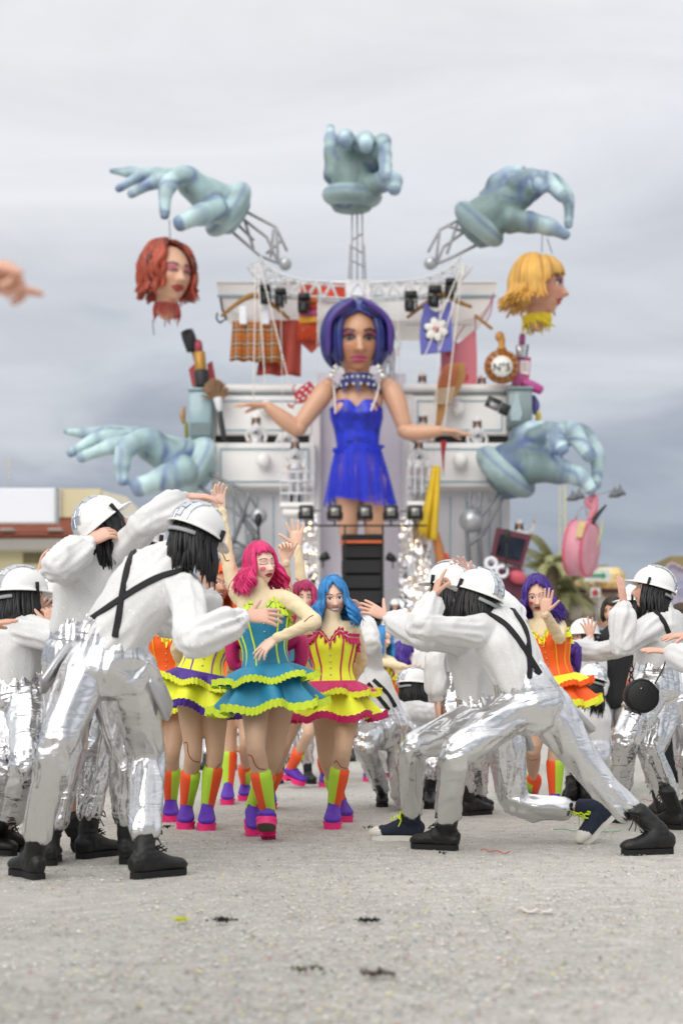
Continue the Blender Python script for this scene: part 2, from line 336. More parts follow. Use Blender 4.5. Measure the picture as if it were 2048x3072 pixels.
# ------------------------------------------------------------------ heads, wigs, helmets, hands, boots
class Frame:
    """head frame: Y looks forward, Z up"""
    def __init__(s, c, fwd, up, sc=1.0):
        s.c = np.asarray(c, float); s.Y = nrm(A(*fwd)); z = A(*up); s.Z = nrm(z - s.Y * np.dot(z, s.Y)); s.X = np.cross(s.Y, s.Z); s.s = sc
        s.R = np.stack([s.X, s.Y, s.Z])
    def w(s, p): return s.c + (np.asarray(p, float) * s.s) @ s.R
    def d(s, v): return np.asarray(v, float) @ s.R
HR = A(.076, .096, .118)
def head_mesh(fr, st=None, na=56, ne=44):
    st = dict(dict(skin='dfae94', lip='b5525a', brow='3a2620', shadow=None, blush=None, iris='2b1d14', eye='open', mouth='closed', liner='1a1212', ek=1.15, lk=1., bk=1., lth=1., sclera='e9e4e0', wide=1., contour=None), **(st or {}))
    u = np.linspace(-1, 1, na + 1)[:-1]; a = pi * (.42 * u + .58 * u ** 3)
    e = np.linspace(-pi / 2 * .985, pi / 2 * .985, ne); Ag, Eg = np.meshgrid(a, e)
    x = np.sin(Ag) * np.cos(Eg) * HR[0]; y = np.cos(Ag) * np.cos(Eg) * HR[1]; z = np.sin(Eg) * HR[2]
    low = np.clip(-z / HR[2], 0, 1); x = x * (1 - .36 * low ** 1.7); y = np.where(y < 0, y * (1 - .5 * low ** 1.2), y * (1 - .05 * low))
    y = np.where(y > 0, np.minimum(y, .093) , y)
    fm = sstep(y, .0, .045); gs = lambda q, c, s_: np.exp(-((q - c) / s_) ** 2)
    ax = abs(x)
    nz = np.clip((.012 - z) / .05, 0, 1) * (z > -.052); nose = .027 * nz ** 1.2 * sstep(-z, -.02, .0) * gs(x, 0, .0085 + .007 * nz) + .010 * gs(z, -.036, .008) * gs(ax, .012, .007)
    d = nose * sstep(z, -.056, -.040)
    d += .004 * gs(z, .026, .012) * gs(ax, .03, .03) - .011 * gs(ax, .031, .017) * gs(z, .002, .014) + .007 * gs(ax, .031, .011) * gs(z, .001, .009)
    d += .006 * gs(ax, .043, .018) * gs(z, -.03, .02)
    mz = -.064
    lipm = gs(x, 0, .024)
    d += lipm * (.0075 * gs(z, mz + .006, .0055) + .009 * gs(z, mz - .007, .006) - .005 * gs(z, mz, .0028)) + .008 * gs(z, -.103, .014) * gs(x, 0, .022) - .004 * gs(z, -.083, .008) * lipm
    if st['mouth'] == 'smile': d -= .004 * gs(z, mz - .001, .004) * gs(x, 0, .022)
    V = np.stack([x, y + d * fm, z], -1).reshape(-1, 3)
    # painted make-up
    C = np.zeros(x.shape + (3,)) + A(*lin(st['skin'])); X, Zz = x, z
    C *= (1 + .03 * vnoise(V * 60).reshape(x.shape))[..., None]
    def mixc(mask, col):
        nonlocal C
        mk_ = (np.clip(mask, 0, 1) * (y > .02))[..., None]; C = C * (1 - mk_) + A(*lin(col)) * mk_
    if st['contour']: mixc(.8 * sstep(abs(X), .040, .064) * sstep(-Zz, -.06, .02), st['contour']); mixc(.6 * gs(ax, .031, .022) * gs(Zz, .010, .022), st['contour']); mixc(.55 * gs(X, 0, .006) * gs(Zz, -.012, .03), 'ecc8ae'); mixc(.4 * gs(X, 0, .03) * gs(Zz, .06, .03), 'e4bc9e')
    mixc(.35 * gs(ax, .045, .02) * gs(Zz, -.03, .02), 'd0806c')
    if st['blush']:
        col, r, bz = st['blush']; mixc(1 - sstep(np.hypot(ax - .040, (Zz - bz)), r * .75, r), col)
    if st['shadow']: mixc(.9 * (1 - sstep(np.hypot((ax - .033) / .022, (Zz - .013) / .016), .6, 1.)), st['shadow'])
    ek = st['ek']; gx = (ax - .031) / (.0165 * ek)
    up = .0072 * ek * (1 - gx ** 2); lo = -.0055 * ek * (1 - gx ** 2)
    ez = Zz - .001
    if st['eye'] == 'open':
        ins = (abs(gx) < 1) & (ez < up) & (ez > lo)
        mixc(ins * 1., st['sclera']); mixc((np.hypot((ax - .031), ez - .001) < .0062 * ek) * ins * 1., st['iris'])
        mixc(((abs(gx) < 1.15) & (ez < up + .0034 * st['lth']) & (ez > up - .001)) * 1., st['liner'])
    elif st['eye'] == 'half':
        ins = (abs(gx) < 1) & (ez < -.001) & (ez > lo); mixc(ins * 1., '5a4238')
        mixc(((abs(gx) < 1.2) & (ez < .0014 * st['lth'] - .001 * gx ** 2) & (ez > -.0018 * st['lth'])) * 1., st['liner']); mixc(((np.hypot(ax - .031, ez + .002) < .006 * ek) & ins) * 1., '1a1010')
    else: mixc(((abs(gx) < 1.2) & (abs(ez + .003 * (1 - gx ** 2)) < .0022)) * 1., st['liner'])
    bzc = .026 + .006 * sstep(ax, .01, .036) - .006 * sstep(ax, .036, .052)
    mixc(((ax > .013) & (ax < .053)) * (1 - sstep(abs(Zz - bzc) / st['bk'], .002, .0042)), st['brow'])
    lw = (.023 if st['mouth'] != 'smile' else .027) * st['lk']
    lx = X / lw; lift = .006 * lx ** 2 if st['mouth'] == 'smile' else 0
    lt = .0095 * st['lk'] * (1 - lx ** 2) * (1 - .25 * np.exp(-(X / .005) ** 2)); lb = -.0125 * st['lk'] * (1 - lx ** 2); q = Zz - mz - lift
    mixc(((abs(lx) < 1) & (q < lt) & (q > lb)) * 1., st['lip'])
    if st['mouth'] == 'smile': mixc(((abs(lx) < .82) & (q < .0045 * st['lk'] * (1 - lx ** 2)) & (q > -.0075 * st['lk'] * (1 - lx ** 2))) * 1., 'f6f1ec')
    elif st['mouth'] == 'open':
        mixc(((abs(lx) < .85) & (q < .004 * (1 - lx ** 2)) & (q > -.0075 * (1 - lx ** 2))) * 1., '5a1c1c')
        mixc(((abs(lx) < .8) & (q < .004 * (1 - lx ** 2)) & (q > .0)) * 1., 'efe8e2')
    else: mixc((abs(lx) < .9) * (abs(q) < .0011) * 1., '5f2427')
    Fc = []
    for i in range(ne - 1):
        for j in range(na): j2 = (j + 1) % na; Fc.append((i * na + j, i * na + j2, (i + 1) * na + j2, (i + 1) * na + j))
    Fc.append(tuple(range(na))[::-1]); Fc.append(tuple(range((ne - 1) * na, ne * na)))
    V = V * A(st['wide'], 1, 1); return fr.w(V), Fc, C.reshape(-1, 3), A(*lin(st['skin']))
def wig(fr, length=.2, wave=.012, wfreq=34, flare=.25, n=130, face=.9, bang=None, lockr=.014, seed=1, grav=.75, cap=True, m=0, bangn=26, curtain=False, vol=.0, nv=5, segs=7):
    rg = np.random.default_rng(seed); mb = MB(); g = nrm(grav * (fr.R @ A(0, 0, -1)) + (1 - grav) * A(0, 0, -1))
    if cap: mb.ball(fr.w((0, -.022, .02)), A(.078, .088, .112) * fr.s * (1 + vol), 20, 14, ax=fr.R)
    H = HR * (1.05 + vol)
    def ell(al, ph, k): return A(H[0] * sin(al) * sin(ph), H[1] * sin(al) * cos(ph) - .004, H[2] * cos(al)) * k
    for i in range(n):
        ph = face + (2 * pi - 2 * face) * (i + rg.random()) / n
        lay = 1 + .10 * rg.random() + .05; a0 = .05 + .35 * rg.random(); a1 = 1.55 + .25 * rg.random()
        pts = [ell(al, ph, lay) for al in np.linspace(a0, a1, 5)]
        out = A(sin(ph), cos(ph), 0); p = pts[-1].copy(); L = length * (.7 + .42 * rg.random()); phs = rg.random() * 6.3; sd = np.cross(out, g); w0 = wave * (.6 + .8 * rg.random())
        for k in range(1, segs + 1):
            t = k / segs; q = p + g * L * t + out * (flare * L * t * (1 - .45 * t)) + (sd * sin(phs + wfreq * L * t) + out * .7 * cos(phs + wfreq * L * t)) * w0 * min(1, 2 * t)
            pts.append(q)
        m_ = len(pts); r = lockr * (.7 + .5 * rg.random()); tt = np.linspace(0, 1, m_); rr = r * np.interp(tt, [0, .25, .75, 1], [.7, 1.1, .95, .18])
        mb.tube(fr.w(np.array(pts)), rr * fr.s, n=nv, sub=2 if segs > 4 else 1, m=m)
    if n > 200:
        for i in range(70):
            ph = face + (2 * pi - 2 * face) * rg.random(); k = 1.12 + .12 * rg.random(); a0, a1 = .1 + rg.random(), 1.6; pts = [ell(al, ph + .1 * sin(3 * al), k) for al in np.linspace(a0, a1, 4)]; p = pts[-1]; o = A(sin(ph), cos(ph), 0); L = length * (.5 + .5 * rg.random())
            for t in (.35, .7, 1.): pts.append(p + g * L * t + o * flare * L * t * (1.3 - .3 * t) + A(*rg.normal(size=3)) * .014 * t)
            mb.tube(fr.w(np.array(pts)), [.0016 * fr.s] * len(pts), n=3, sub=2, cap=False, m=m)
    if bang:
        for i in range(bangn):
            ph = (-1 + 2 * (i + rg.random() * .8) / bangn) * face * 1.12; a1 = bang * (1 + .10 * rg.standard_normal()) * (lerp(.62, 1.15, min(1, abs(ph) / face)) if curtain else 1)
            pts = [ell(al, ph * (1 - .12 * (1 - al)), 1.07 + .05 * rg.random() * sin(al)) for al in np.linspace(.1, a1, 6)]
            mb.tube(fr.w(np.array(pts)), lockr * fr.s * A(.7, 1, 1, 1, .8, .3), n=nv, sub=2, m=m)
    return mb
_tile = None
def helmet(root, fr, tiles=True, seed=0, res=36):
    global _tile
    rx, ry, rz = .112, .138, .128; c0 = A(0, -.012, .042); mb = MB(); V = []; rings = []
    for e in np.linspace(88, 0, 12): rings.append((cos(radians(e)), sin(radians(e)), 0))
    rings += [(1.03, -.02, .6), (1.10, -.07, 1), (1.10, -.12, 1), (1.0, -.10, .5), (.93, .0, 0), (.6, .55, 0), (.05, .8, 0)]
    for r, h, ext in rings:
        for j in range(res):
            ph = 2 * pi * j / res; vis = max(0, cos(ph)) ** 3 * .30 * ext
            rg = 1 + .012 * (abs(((ph / (pi / 2)) + .5) % 1 - .5) < .08) * (.2 < r < .95)
            V.append(c0 + A(rx * r * rg * sin(ph) * (1 - .2 * vis), ry * (r * rg * cos(ph) + vis), rz * h - .02 * vis))
    k = len(rings); Fc = [(i * res + j, (i + 1) * res + j, (i + 1) * res + (j + 1) % res, i * res + (j + 1) % res) for i in range(k - 1) for j in range(res)]
    Fc.append(tuple(range(res))[::-1]); Fc.append(tuple(range((k - 1) * res, k * res)))
    mb.add(fr.w(np.array(V)), Fc)
    h = mk('helmet', mb, HELM, root)
    b = MB(); pts = [fr.w(c0 + A(.102 * sin(t), -.128 * cos(t) - .004, -.034 - .012 * cos(t))) for t in np.linspace(-1.0, 1.0, 15)]
    b.tube(pts, [(.010 * fr.s, .004 * fr.s)] * 15, n=6, ref=fr.Z, sub=1); mk('headband', b, GREYS, h)
    for sx in (-1, 1): mk('clip', MB().box(fr.w(c0 + A(sx * .112, .05, .004)), A(.007, .008, .026) * fr.s, fr.R), STRAP, h)
    if tiles:
        rg = np.random.default_rng(seed)
        if _tile is None:
            q = MB().box((0, 0, 0), (.0135, .0225, .0035), bev=.0012); _tile = q.mesh('mirror_tile'); _tile.materials.append(MIRROR)
        o = ORG[h.name]
        for ci, be in enumerate((-.42, -.14, .14, .42)):
            ga = -.55 + .12 * (ci % 2)
            while ga < 1.42:
                ln = .26 + .1 * rg.random()
                if rg.random() < .93:
                    gm = ga + ln / 2; cb = cos(be)
                    p = A(rx * sin(be), -ry * cb * sin(gm), rz * cb * cos(gm)); nn = nrm(p / A(rx, ry, rz) ** 2); tg = nrm(A(0, -ry * cb * cos(gm), -rz * cb * sin(gm))); sd = np.cross(tg, nn)
                    R = np.stack([sd, tg, nn]) @ fr.R; pos = fr.w(c0 + p * 1.018) - o
                    t = bpy.data.objects.new('mirror_tile', _tile); COL.objects.link(t); t.parent = h
                    Mx = Matrix([[*(R[:, i] * A(1, ln / .34, 1) * fr.s), pos[i]] for i in range(3)] + [[0, 0, 0, 1]]); t.matrix_local = Mx
                ga += ln + .03
    return h
def hand(mb, w, fd, pn, ts=1, k=1., curl=(.25, .25, .3, .35), spread=.12, thumb=.5, tcurl=.3, col=None, n=8):
    """palm + five fingers; w wrist, fd finger direction, pn palm normal, ts thumb side"""
    f = nrm(A(*fd)); p = A(*pn); p = nrm(p - f * np.dot(p, f)); s = np.cross(f, p) * ts; k = k * 1.0
    w = np.asarray(w, float)
    mb.tube([w - f * .03 * k, w, w + f * .035 * k, w + f * .075 * k, w + f * .092 * k], A((.026, .019), (.026, .018), (.036, .017), (.041, .0145), (.036, .011)) * k, n=12, ref=s, sub=2, col=col)
    for i, (off, L) in enumerate(zip((.030, .010, -.011, -.030), (.073, .081, .075, .060))):
        d = nrm(f + s * spread * (1.5 - i)); q = w + (f * (.085 if i in (1, 2) else .079) + s * off) * k; pts = [q - d * .012 * k, q]; c = curl[i] if not np.isscalar(curl) else curl
        ang = 0
        for j, fr_ in enumerate((.45, .31, .24)):
            ang += c * (1., 1.15, .7)[j]; q = q + (d * cos(ang) + p * sin(ang)) * L * fr_ * k; pts.append(q)
        mb.tube(pts, A(.0098, .0098, .0088, .0078, .006) * k, n=n, sub=2, col=col)
    q = w + (f * .022 + s * .024) * k; d = nrm(f * (1 - thumb * .55) + s * thumb + p * .25); pts = [q - d * .012 * k, q]
    for j, L in enumerate((.042, .034, .026)):
        d = nrm(d + (p * .5 + f * .35) * tcurl * (j > 0)); q = q + d * L * k; pts.append(q)
    mb.tube(pts, A(.015, .0145, .0115, .0098, .0072) * k, n=n, sub=2, col=col)
def foot_axes(heel, toe, up):
    f = nrm(toe - heel); s = nrm(np.cross(f, up)); return f, s, np.cross(s, f)
def sole_outline(L, w=1.): return [(x * L, y * w) for x, y in [(-.03, 0), (-.015, .026), (.05, .037), (.25, .036), (.42, .034), (.6, .046), (.74, .052), (.88, .046), (.97, .028), (1.0, 0), (.97, -.026), (.88, -.044), (.74, -.05), (.6, -.044), (.42, -.032), (.25, -.035), (.05, -.036), (-.015, -.026)]]
def boot_black(root, heel, toe, shin, kind='boot', shaft=.17, lace=True, L=.285):
    heel = np.asarray(heel, float); toe = np.asarray(toe, float); up = A(0, 0, 1)
    if kind != 'boot': shaft = .105
    L = min(L, max(.23, np.linalg.norm(toe - heel) * 1.08))
    d = nrm(toe - heel)
    if abs(d[2]) > .8: up = -nrm(A(d[0], d[1], 0)) + A(0, 0, .01)
    f, s, u = foot_axes(heel, toe, up); sh = .03; sx = nrm(A(*shin))
    at = lambda x, y, z: heel + f * x * L + s * y + u * z
    mb = MB()
    mb.tube([at(0, 0, .062), at(.1, 0, .067), at(.3, 0, .078), at(.5, 0, .066), at(.7, 0, .054), at(.88, 0, .05), at(.98, 0, .044)], A((.034, .045), (.04, .055), (.041, .062), (.044, .047), (.051, .036), (.047, .031), (.03, .02)), n=14, ref=s)
    ank = at(.2, 0, .10)
    mb.tube([at(.19, 0, .05), ank, ank + sx * shaft * .5, ank + sx * shaft], A((.040, .05), (.043, .052), (.046, .052), (.048, .052)), n=14, ref=s)
    if kind == 'boot':
        for q in (.92, .98): mb.tube([ank + sx * shaft * q + (s * cos(t) * .05 + f * sin(t) * .054) for t in np.linspace(0, 2 * pi, 13)], [.005] * 13, n=5, sub=1)
    upm, som = (LEATHER, RUBBER) if kind == 'boot' else (mat('navy_canvas', '1c2436', .85, bump=.5, bs=70), mat('white_rubber', 'd8d5cc', .6, var=.15))
    if lace:
        me = remesh(mb, .0075, 5); co = get_co(me); set_co(me, co + get_no(me) * (.0035 * (1 - 2 * abs(vnoise(co * A(26, 26, 40)))) * sstep(np.linalg.norm(co - ank, axis=1), .16, .05))[:, None]); b = link_mesh('boot' if kind == 'boot' else 'sneaker', me, upm, root)
    else: b = mk('boot' if kind == 'boot' else 'sneaker', mb, upm, root)
    q = MB(); sh = .026; o = [tuple(p) for p in cr(np.array(sole_outline(L, .93) + sole_outline(L, .93)[:1]), 3)[:-1]]; q.prism([at(x / L, y, 0) for x, y in o], u * (sh + .004))
    if kind == 'boot': q.prism([at(x / L, y * 1.02, -.012) for x, y in o if x < .33 * L], u * .0125); q.prism([at(x / L, y * 1.0, -.012) for x, y in o if x > .5 * L], u * .0125)
    flat('sole', q, som, b)
    if kind != 'boot':
        q = MB(); q.tube([at(.80, 0, .046), at(.90, 0, .046), at(1.0, 0, .04)], A((.053, .037), (.05, .035), (.03, .024)), n=14, ref=s); mk('toe_cap', q, som, b)
        q = MB(); q.lathe(ank + sx * .03 + s * .047, [(.001, .006), (.024, .004), (.026, 0), (.026, -.01)], s, 16); mk('ankle_patch', q, mat('dark_patch', '0e1424', .6), b)
    if lace:
        q = MB(); lm = STRAP if kind == 'boot' else mat('lime_lace', 'd6f01e', .6)
        LP = cr([at(.58, 0, .112), at(.46, 0, .132), ank + f * .057 + sx * .03, ank + sx * shaft * .8 + f * .053], 4)
        for t in np.linspace(0, 1, 7):
            c = LP[int(round(t * (len(LP) - 1)))]; w = lerp(.018, .024, t)
            q.tube([c - s * w, c + f * .008 + u * .004, c + s * w], [.0035] * 3, n=5, sub=2)
            q.tube([c - s * w, c + f * .006 + u * .014 + s * w], [.0032] * 2, n=5, sub=1)
        c = ank + sx * shaft * .75 + f * .056
        for sg in (-1, 1): q.tube([c, c + s * sg * .035 + u * .012, c + s * sg * .05 - u * .02, c + s * sg * .012 - u * .005], [.0032] * 4, n=5); q.tube([c, c + s * sg * .02 - u * .04, c + s * sg * .03 - u * .07 + f * .012], [.003] * 3, n=5)
        mk('laces', q, lm, b)
    return b
def boot_gogo(root, heel, toe, knee, flip=0, L=.25, shaft=.265):
    heel = np.asarray(heel, float); toe = np.asarray(toe, float)
    f, s, u = foot_axes(heel, toe, A(0, 0, 1) if abs(nrm(toe - heel)[2]) < .85 else A(0, .9, .3)); L = .25
    at = lambda x, y, z: heel + f * x * L + s * y + u * z
    ank = at(.2, 0, .125); sx = nrm(knee - ank)
    mb = MB(); n = 20
    pts = [at(.2, 0, .085), ank, ank + sx * shaft * .3, ank + sx * shaft * .75, ank + sx * shaft]; rr = A((.038, .046), (.042, .05), (.048, .052), (.061, .064), (.062, .066))
    # front of the shaft is +f; panels meet at front and back
    mb.tube(pts, rr, n=n, ref=s, sub=3, m=lambda i, j: (1 if (j * 2 / n - .5) % 2 < 1 else 0) ^ flip)
    b = mk('boot', mb, [BORNG, BLIME], root)
    q = MB(); q.tube([at(-.02, 0, .08), at(.1, 0, .09), at(.3, 0, .10), at(.5, 0, .088), at(.7, 0, .072), at(.88, 0, .064), at(1.0, 0, .058)], A((.032, .03), (.041, .044), (.045, .058), (.05, .048), (.056, .034), (.055, .027), (.042, .018)), n=16, ref=s)
    q.tube([at(.34, 0, .09), at(.36, 0, .125), at(.36, 0, .155), at(.345, 0, .172)], A((.042, .036), (.04, .026), (.034, .02), (.02, .012)), n=14, ref=s); me = remesh(q, .0065, 4); link_mesh('vamp', me, BVIOL, b)
    q = MB(); o = [tuple(p) for p in cr(np.array(sole_outline(L, 1.18) + sole_outline(L, 1.18)[:1]), 3)[:-1]]; fo = [p for p in o if p[0] > .42 * L]
    V0 = np.array([at(x / L, y * .94, .0) for x, y in fo]); q.prism(V0, u * .034); q.prism([at(x / L, y, .030) for x, y in o], u * .018)
    hb = [(-.06, -.04), (-.06, .04), (.24, .044), (.24, -.044)]; top_ = [at(x * .8, y * .82, .045) for x, y in hb]; bot = [at(x, y, 0) for x, y in hb]; q.add(np.vstack([bot, top_]), [(3, 2, 1, 0), (4, 5, 6, 7)] + [(i, (i + 1) % 4, 4 + (i + 1) % 4, 4 + i) for i in range(4)]); flat('sole', q, BPINK, b)
    q = MB(); q.prism([at(x / L, y * .88, -.003) for x, y in fo], u * .006); flat('tread', q, mat('worn_tread', '5f5348', .9), b)
    return b
def ribbon_on(bvh, org, pix, width, mb, off=.004, dirs=None):
    """lay a flat band on a cloth surface along a line of photo pixels"""
    c0 = Vector((0, 0, CH)) - Vector(org); pts = []; nos = []
    px = cr(np.array(pix, float), 6)
    for x, y in px:
        d = (Vector(P(x, y, 1.)) - Vector((0, 0, CH))).normalized(); h = bvh.ray_cast(c0, d)
        if h[0] is not None: pts.append(np.array(h[0]) + org); nos.append(np.array(h[1]))
    if len(pts) < 3: return
    pts = np.array(pts); nos = np.array(nos)
    for _ in range(2): nos[1:-1] = (nos[:-2] + nos[1:-1] + nos[2:]) / 3; pts[1:-1] = (pts[:-2] + 2 * pts[1:-1] + pts[2:]) / 4
    T = np.gradient(pts, axis=0); nos /= np.linalg.norm(nos, axis=1)[:, None] + 1e-9; S = np.cross(T, nos); S /= np.linalg.norm(S, axis=1)[:, None] + 1e-9
    t = .0015; rows = [pts + nos * (off - .012) - S * width, pts + nos * (off + t) - S * width, pts + nos * (off + t) + S * width, pts + nos * (off - .012) + S * width]
    mb.grid(np.array(rows))
def bvh_of(ob):
    me = ob.data; co = get_co(me); return BVHTree.FromPolygons([Vector(c) for c in co], [tuple(p.vertices) for p in me.polygons])
def solve(a, spec, L, d):
    """joint at a photo pixel; '+'/'-' puts it farther/nearer so that the limb has length L"""
    px, py, z = spec
    if not isinstance(z, str): return P(px, py, d + z)
    b = P(px, py, a[1]); e = np.linalg.norm(b - a)
    if e >= L: return b
    sg = 1 if z == '+' else -1; t = 0
    for _ in range(12):
        q = P(px, py, a[1] + sg * t); e = np.linalg.norm((q - a)[[0, 2]]); t = sqrt(max(0, L * L - e * e))
    return P(px, py, a[1] + sg * t)
def feet(J, k, d):
    hp, tp = J[k + 'f']
    heel = G(*hp) if len(hp) == 2 else P(hp[0], hp[1], d + hp[2]); toe = G(*tp) if len(tp) == 2 else P(tp[0], tp[1], d + tp[2])
    f = toe - heel
    if len(hp) == 2 and len(tp) == 2 and f[1] < 0: heel = toe - nrm(f) * .27     # foot pointing at the viewer: trust the toe
    return heel, toe
def skeleton(J, d, leg=(.44, .43), arm=(.29, .26)):
    K = {}
    for n in ('neck', 'waist', 'pelvis', 'head'): K[n] = P(J[n][0], J[n][1], d + (J[n][2] if len(J[n]) > 2 else 0))
    for k in 'LR':
        if k + 's' in J:
            K[k + 's'] = P(J[k + 's'][0], J[k + 's'][1], d + J[k + 's'][2])
            K[k + 'e'] = solve(K[k + 's'], J[k + 'e'], arm[0], d); K[k + 'w'] = solve(K[k + 'e'], J[k + 'w'], arm[1], d)
        if k + 'f' in J:
            K[k + 'heel'], K[k + 'toe'] = feet(J, k, d)
    return K
def hips_of(K, J, w=.095):
    s = A(*J['hipdir']) if 'hipdir' in J else A(1, 0, 0)
    s = nrm(s); return {'L': K['pelvis'] - s * w, 'R': K['pelvis'] + s * w}, s
def body_core(root, K, J, hp, fr, hstyle, na, ne, skinhex, hands, sleeves=True):
    """head, neck, hands and the limbs under the clothes: one mesh"""
    mb = MB(); V, Fc, C, sk = head_mesh(fr, dict(dict(skin=skinhex), **(hstyle or {})), na, ne); mb.add(V, Fc, 0, C)
    nb = fr.w((0, -.02, -.07)); mb.tube([nb, lerp(nb, K['neck'], .5), K['neck'], lerp(K['neck'], K['waist'], .2)], [.050 * fr.s, .046, .045, .045], n=14, col=sk)
    mb.tube([K['neck'], lerp(K['neck'], K['waist'], .5), K['waist'], K['pelvis']], [.06, .09, .08, .08], n=8, col=sk)
    for k in 'LR':
        if k + 's' in K:
            mb.tube([lerp(K['neck'], K['waist'], .15), K[k + 's'], lerp(K[k + 's'], K[k + 'e'], .5), K[k + 'e'], lerp(K[k + 'e'], K[k + 'w'], .5), K[k + 'w']], [.035, .03, .027, .024, .024, .023], n=8, sub=1, col=sk)
            hd = hands.get(k)
            if hd: hand(mb, K[k + 'w'], hd['f'], hd['p'], hd.get('t', 1), hd.get('k', 1.), hd.get('curl', .25), hd.get('sp', .12), hd.get('th', .5), hd.get('tc', .3), col=sk)
        if k + 'heel' in K: mb.tube([hp[k], lerp(hp[k], K[k + 'k'], .5), K[k + 'k'], lerp(K[k + 'k'], K[k + 'a'], .5), K[k + 'a']], [.05, .04, .03, .022, .018], n=8, sub=1, col=sk)
    return mk('body', mb, SKIN, root)
NW = [0]
def worker(label, d, J, group='silver workers dancing', vox=.011, near=True, tiles=True, hair=True, slv=1., hands={}, shoes='boot', strap=None, skin='deb09b', pouch=True, silver=None, helm=1., legs=True, mic=False, cuffs=(), hairlen=.16):
    NW[0] += 1; seed = NW[0] * 13.7
    K = skeleton(J, d); hp, hs = hips_of(K, J)
    base = K['pelvis'].copy(); base[2] = 0
    root = thing('person', label, 'person', base, group)
    for k in 'LR':
        if k + 'heel' in K:
            f = nrm(K[k + 'toe'] - K[k + 'heel']); K[k + 'a'] = K[k + 'heel'] + f * .055 + A(0, 0, .11) * (1 if abs(f[2]) < .8 else .5) + (A(0, -.0, 0))
            if k + 'a' in J: K[k + 'a'] = P(J[k + 'a'][0], J[k + 'a'][1], d + J[k + 'a'][2])
            K[k + 'k'] = solve(hp[k], J[k + 'k'], .44, d)
    fr = Frame(K['head'], J['hf'], J['hu'], 1.0)
    body_core(root, K, J, hp, fr, None, 36 if near else 20, 30 if near else 16, skin, hands)
    # shirt
    mb = MB(); sv = nrm(K['Rs'] - K['Ls']) if 'Rs' in K and 'Ls' in K else hs
    w, nk = K['waist'], K['neck']; bl = nrm(w - nk)
    mb.tube([w + bl * .05, w, lerp(w, nk, .3), lerp(w, nk, .62), lerp(w, nk, .88), nk - bl * .035], A((.145, .114), (.152, .119), (.163, .128), (.18, .128), (.143, .096), (.06, .06)), n=20, ref=sv, sub=3)
    bones = [(w, lerp(w, nk, .9), .9, .6, 2.4)]
    for k in 'LR':
        if k + 's' in K:
            s_, e_, w_ = K[k + 's'], K[k + 'e'], K[k + 'w']; wd = nrm(w_ - e_)
            mb.tube([lerp(nk, w, .2), lerp(s_, lerp(nk, w, .25), .25), s_ + nrm(e_ - s_) * .06, lerp(s_, e_, .75), e_, lerp(e_, w_, .35), lerp(e_, w_, .72), w_ - wd * .05, w_ - wd * .025], np.array([.08, .081, .070, .061, .063, .067, .064, .042, .034]) * slv, n=14, sub=3)
            bones += [(s_, e_, 1., 1., 1.), (e_, w_, 1.2, 1.1, 1.)]
    me = remesh(mb, vox, 3); folds(me, bones, .013, 8, .5, seed, lon=.9, fine=.06)
    shirt = link_mesh('shirt', me, SHIRT, root)
    for k in cuffs:
        q = MB(); wd = nrm(K[k + 'w'] - K[k + 'e']); q.tube([K[k + 'w'] - wd * .06, K[k + 'w'] - wd * .015, K[k + 'w'] + wd * .005], [.037, .034, .031], n=14, cap=False); mk('cuff', q, WHITE, root)
    # trousers
    if legs:
        mb = MB(); pv = K['pelvis']
        mb.tube([w - nrm(pv - w) * .015, lerp(w, pv, .3), pv, pv + nrm(pv - w) * .05], A((.145, .114), (.16, .132), (.174, .152), (.14, .13)), n=20, ref=hs, sub=3)
        bones = [(lerp(w, pv, -.3), pv, .9, .35, 4.5)]
        for k in 'LR':
            if k + 'heel' in K:
                h_, k_, a_ = hp[k], K[k + 'k'], K[k + 'a']
                kn = nrm(a_ - k_)
                mb.tube([lerp(h_, pv, .1), h_, lerp(h_, k_, .5), k_ - nrm(k_ - h_) * .05, k_ + kn * .05, lerp(k_, a_, .32), lerp(k_, a_, .58), a_ - kn * .11], [.112, .118, .098, .078, .071, .069, .063, .060], n=16, sub=3)
                bones += [(h_, k_, 1.15, .8, 1.1), (k_, a_, 1.2, .9, 1.)]
        me = remesh(mb, vox, 4); folds(me, bones, .0165, 7.5, .7, seed + 5, lon=.45)
        pants = link_mesh('trousers', me, silver or SILVER, root)
        q = MB(); wv = nrm(nk - w); sp = w + wv * .0; f2 = np.cross(hs, wv)
        h1 = nrm(hs - wv * np.dot(hs, wv)); h2 = nrm(f2); tt = np.linspace(0, 2 * pi, 241); rows = []
        for vv in (-.045, -.03, -.016, -.004, .008, .016):
            gz = .0055 * np.sin(tt * 43 + 1.7 * np.sin(tt * 3) + seed) * (1 if vv < .02 else .5) + .006 * np.exp(-((vv - .012) / .02) ** 2); gz[-1] = gz[0]
            rows.append(sp + np.outer((.143 + gz) * np.cos(tt), h1) + np.outer((.113 + gz) * np.sin(tt), h2) + np.outer(np.full(241, vv), wv) - np.outer(np.zeros(241), wv))
        q.grid(np.array(rows)); mk('waistband', q, silver or SILVER, root)
        if pouch:
            for k in 'LR':
                if k + 'heel' not in K: continue
                sg = -1 if k == 'L' else 1; q = MB(); dn = nrm(K[k + 'k'] - hp[k]); c = hp[k] + hs * sg * .128 + dn * .055
                a2 = nrm(np.cross(dn, hs)); a1 = nrm(np.cross(a2, dn)); dn2 = nrm(dn + hs * sg * .22); a1 = nrm(np.cross(a2, dn2)); q.box(c, (.018, .07, .115), np.stack([a1, a2, -dn2]), bev=.014); mk('pocket_pouch', q, mat('silver_padded', 'c4c4c6', .38, .85, bump=.3, bs=18), root)
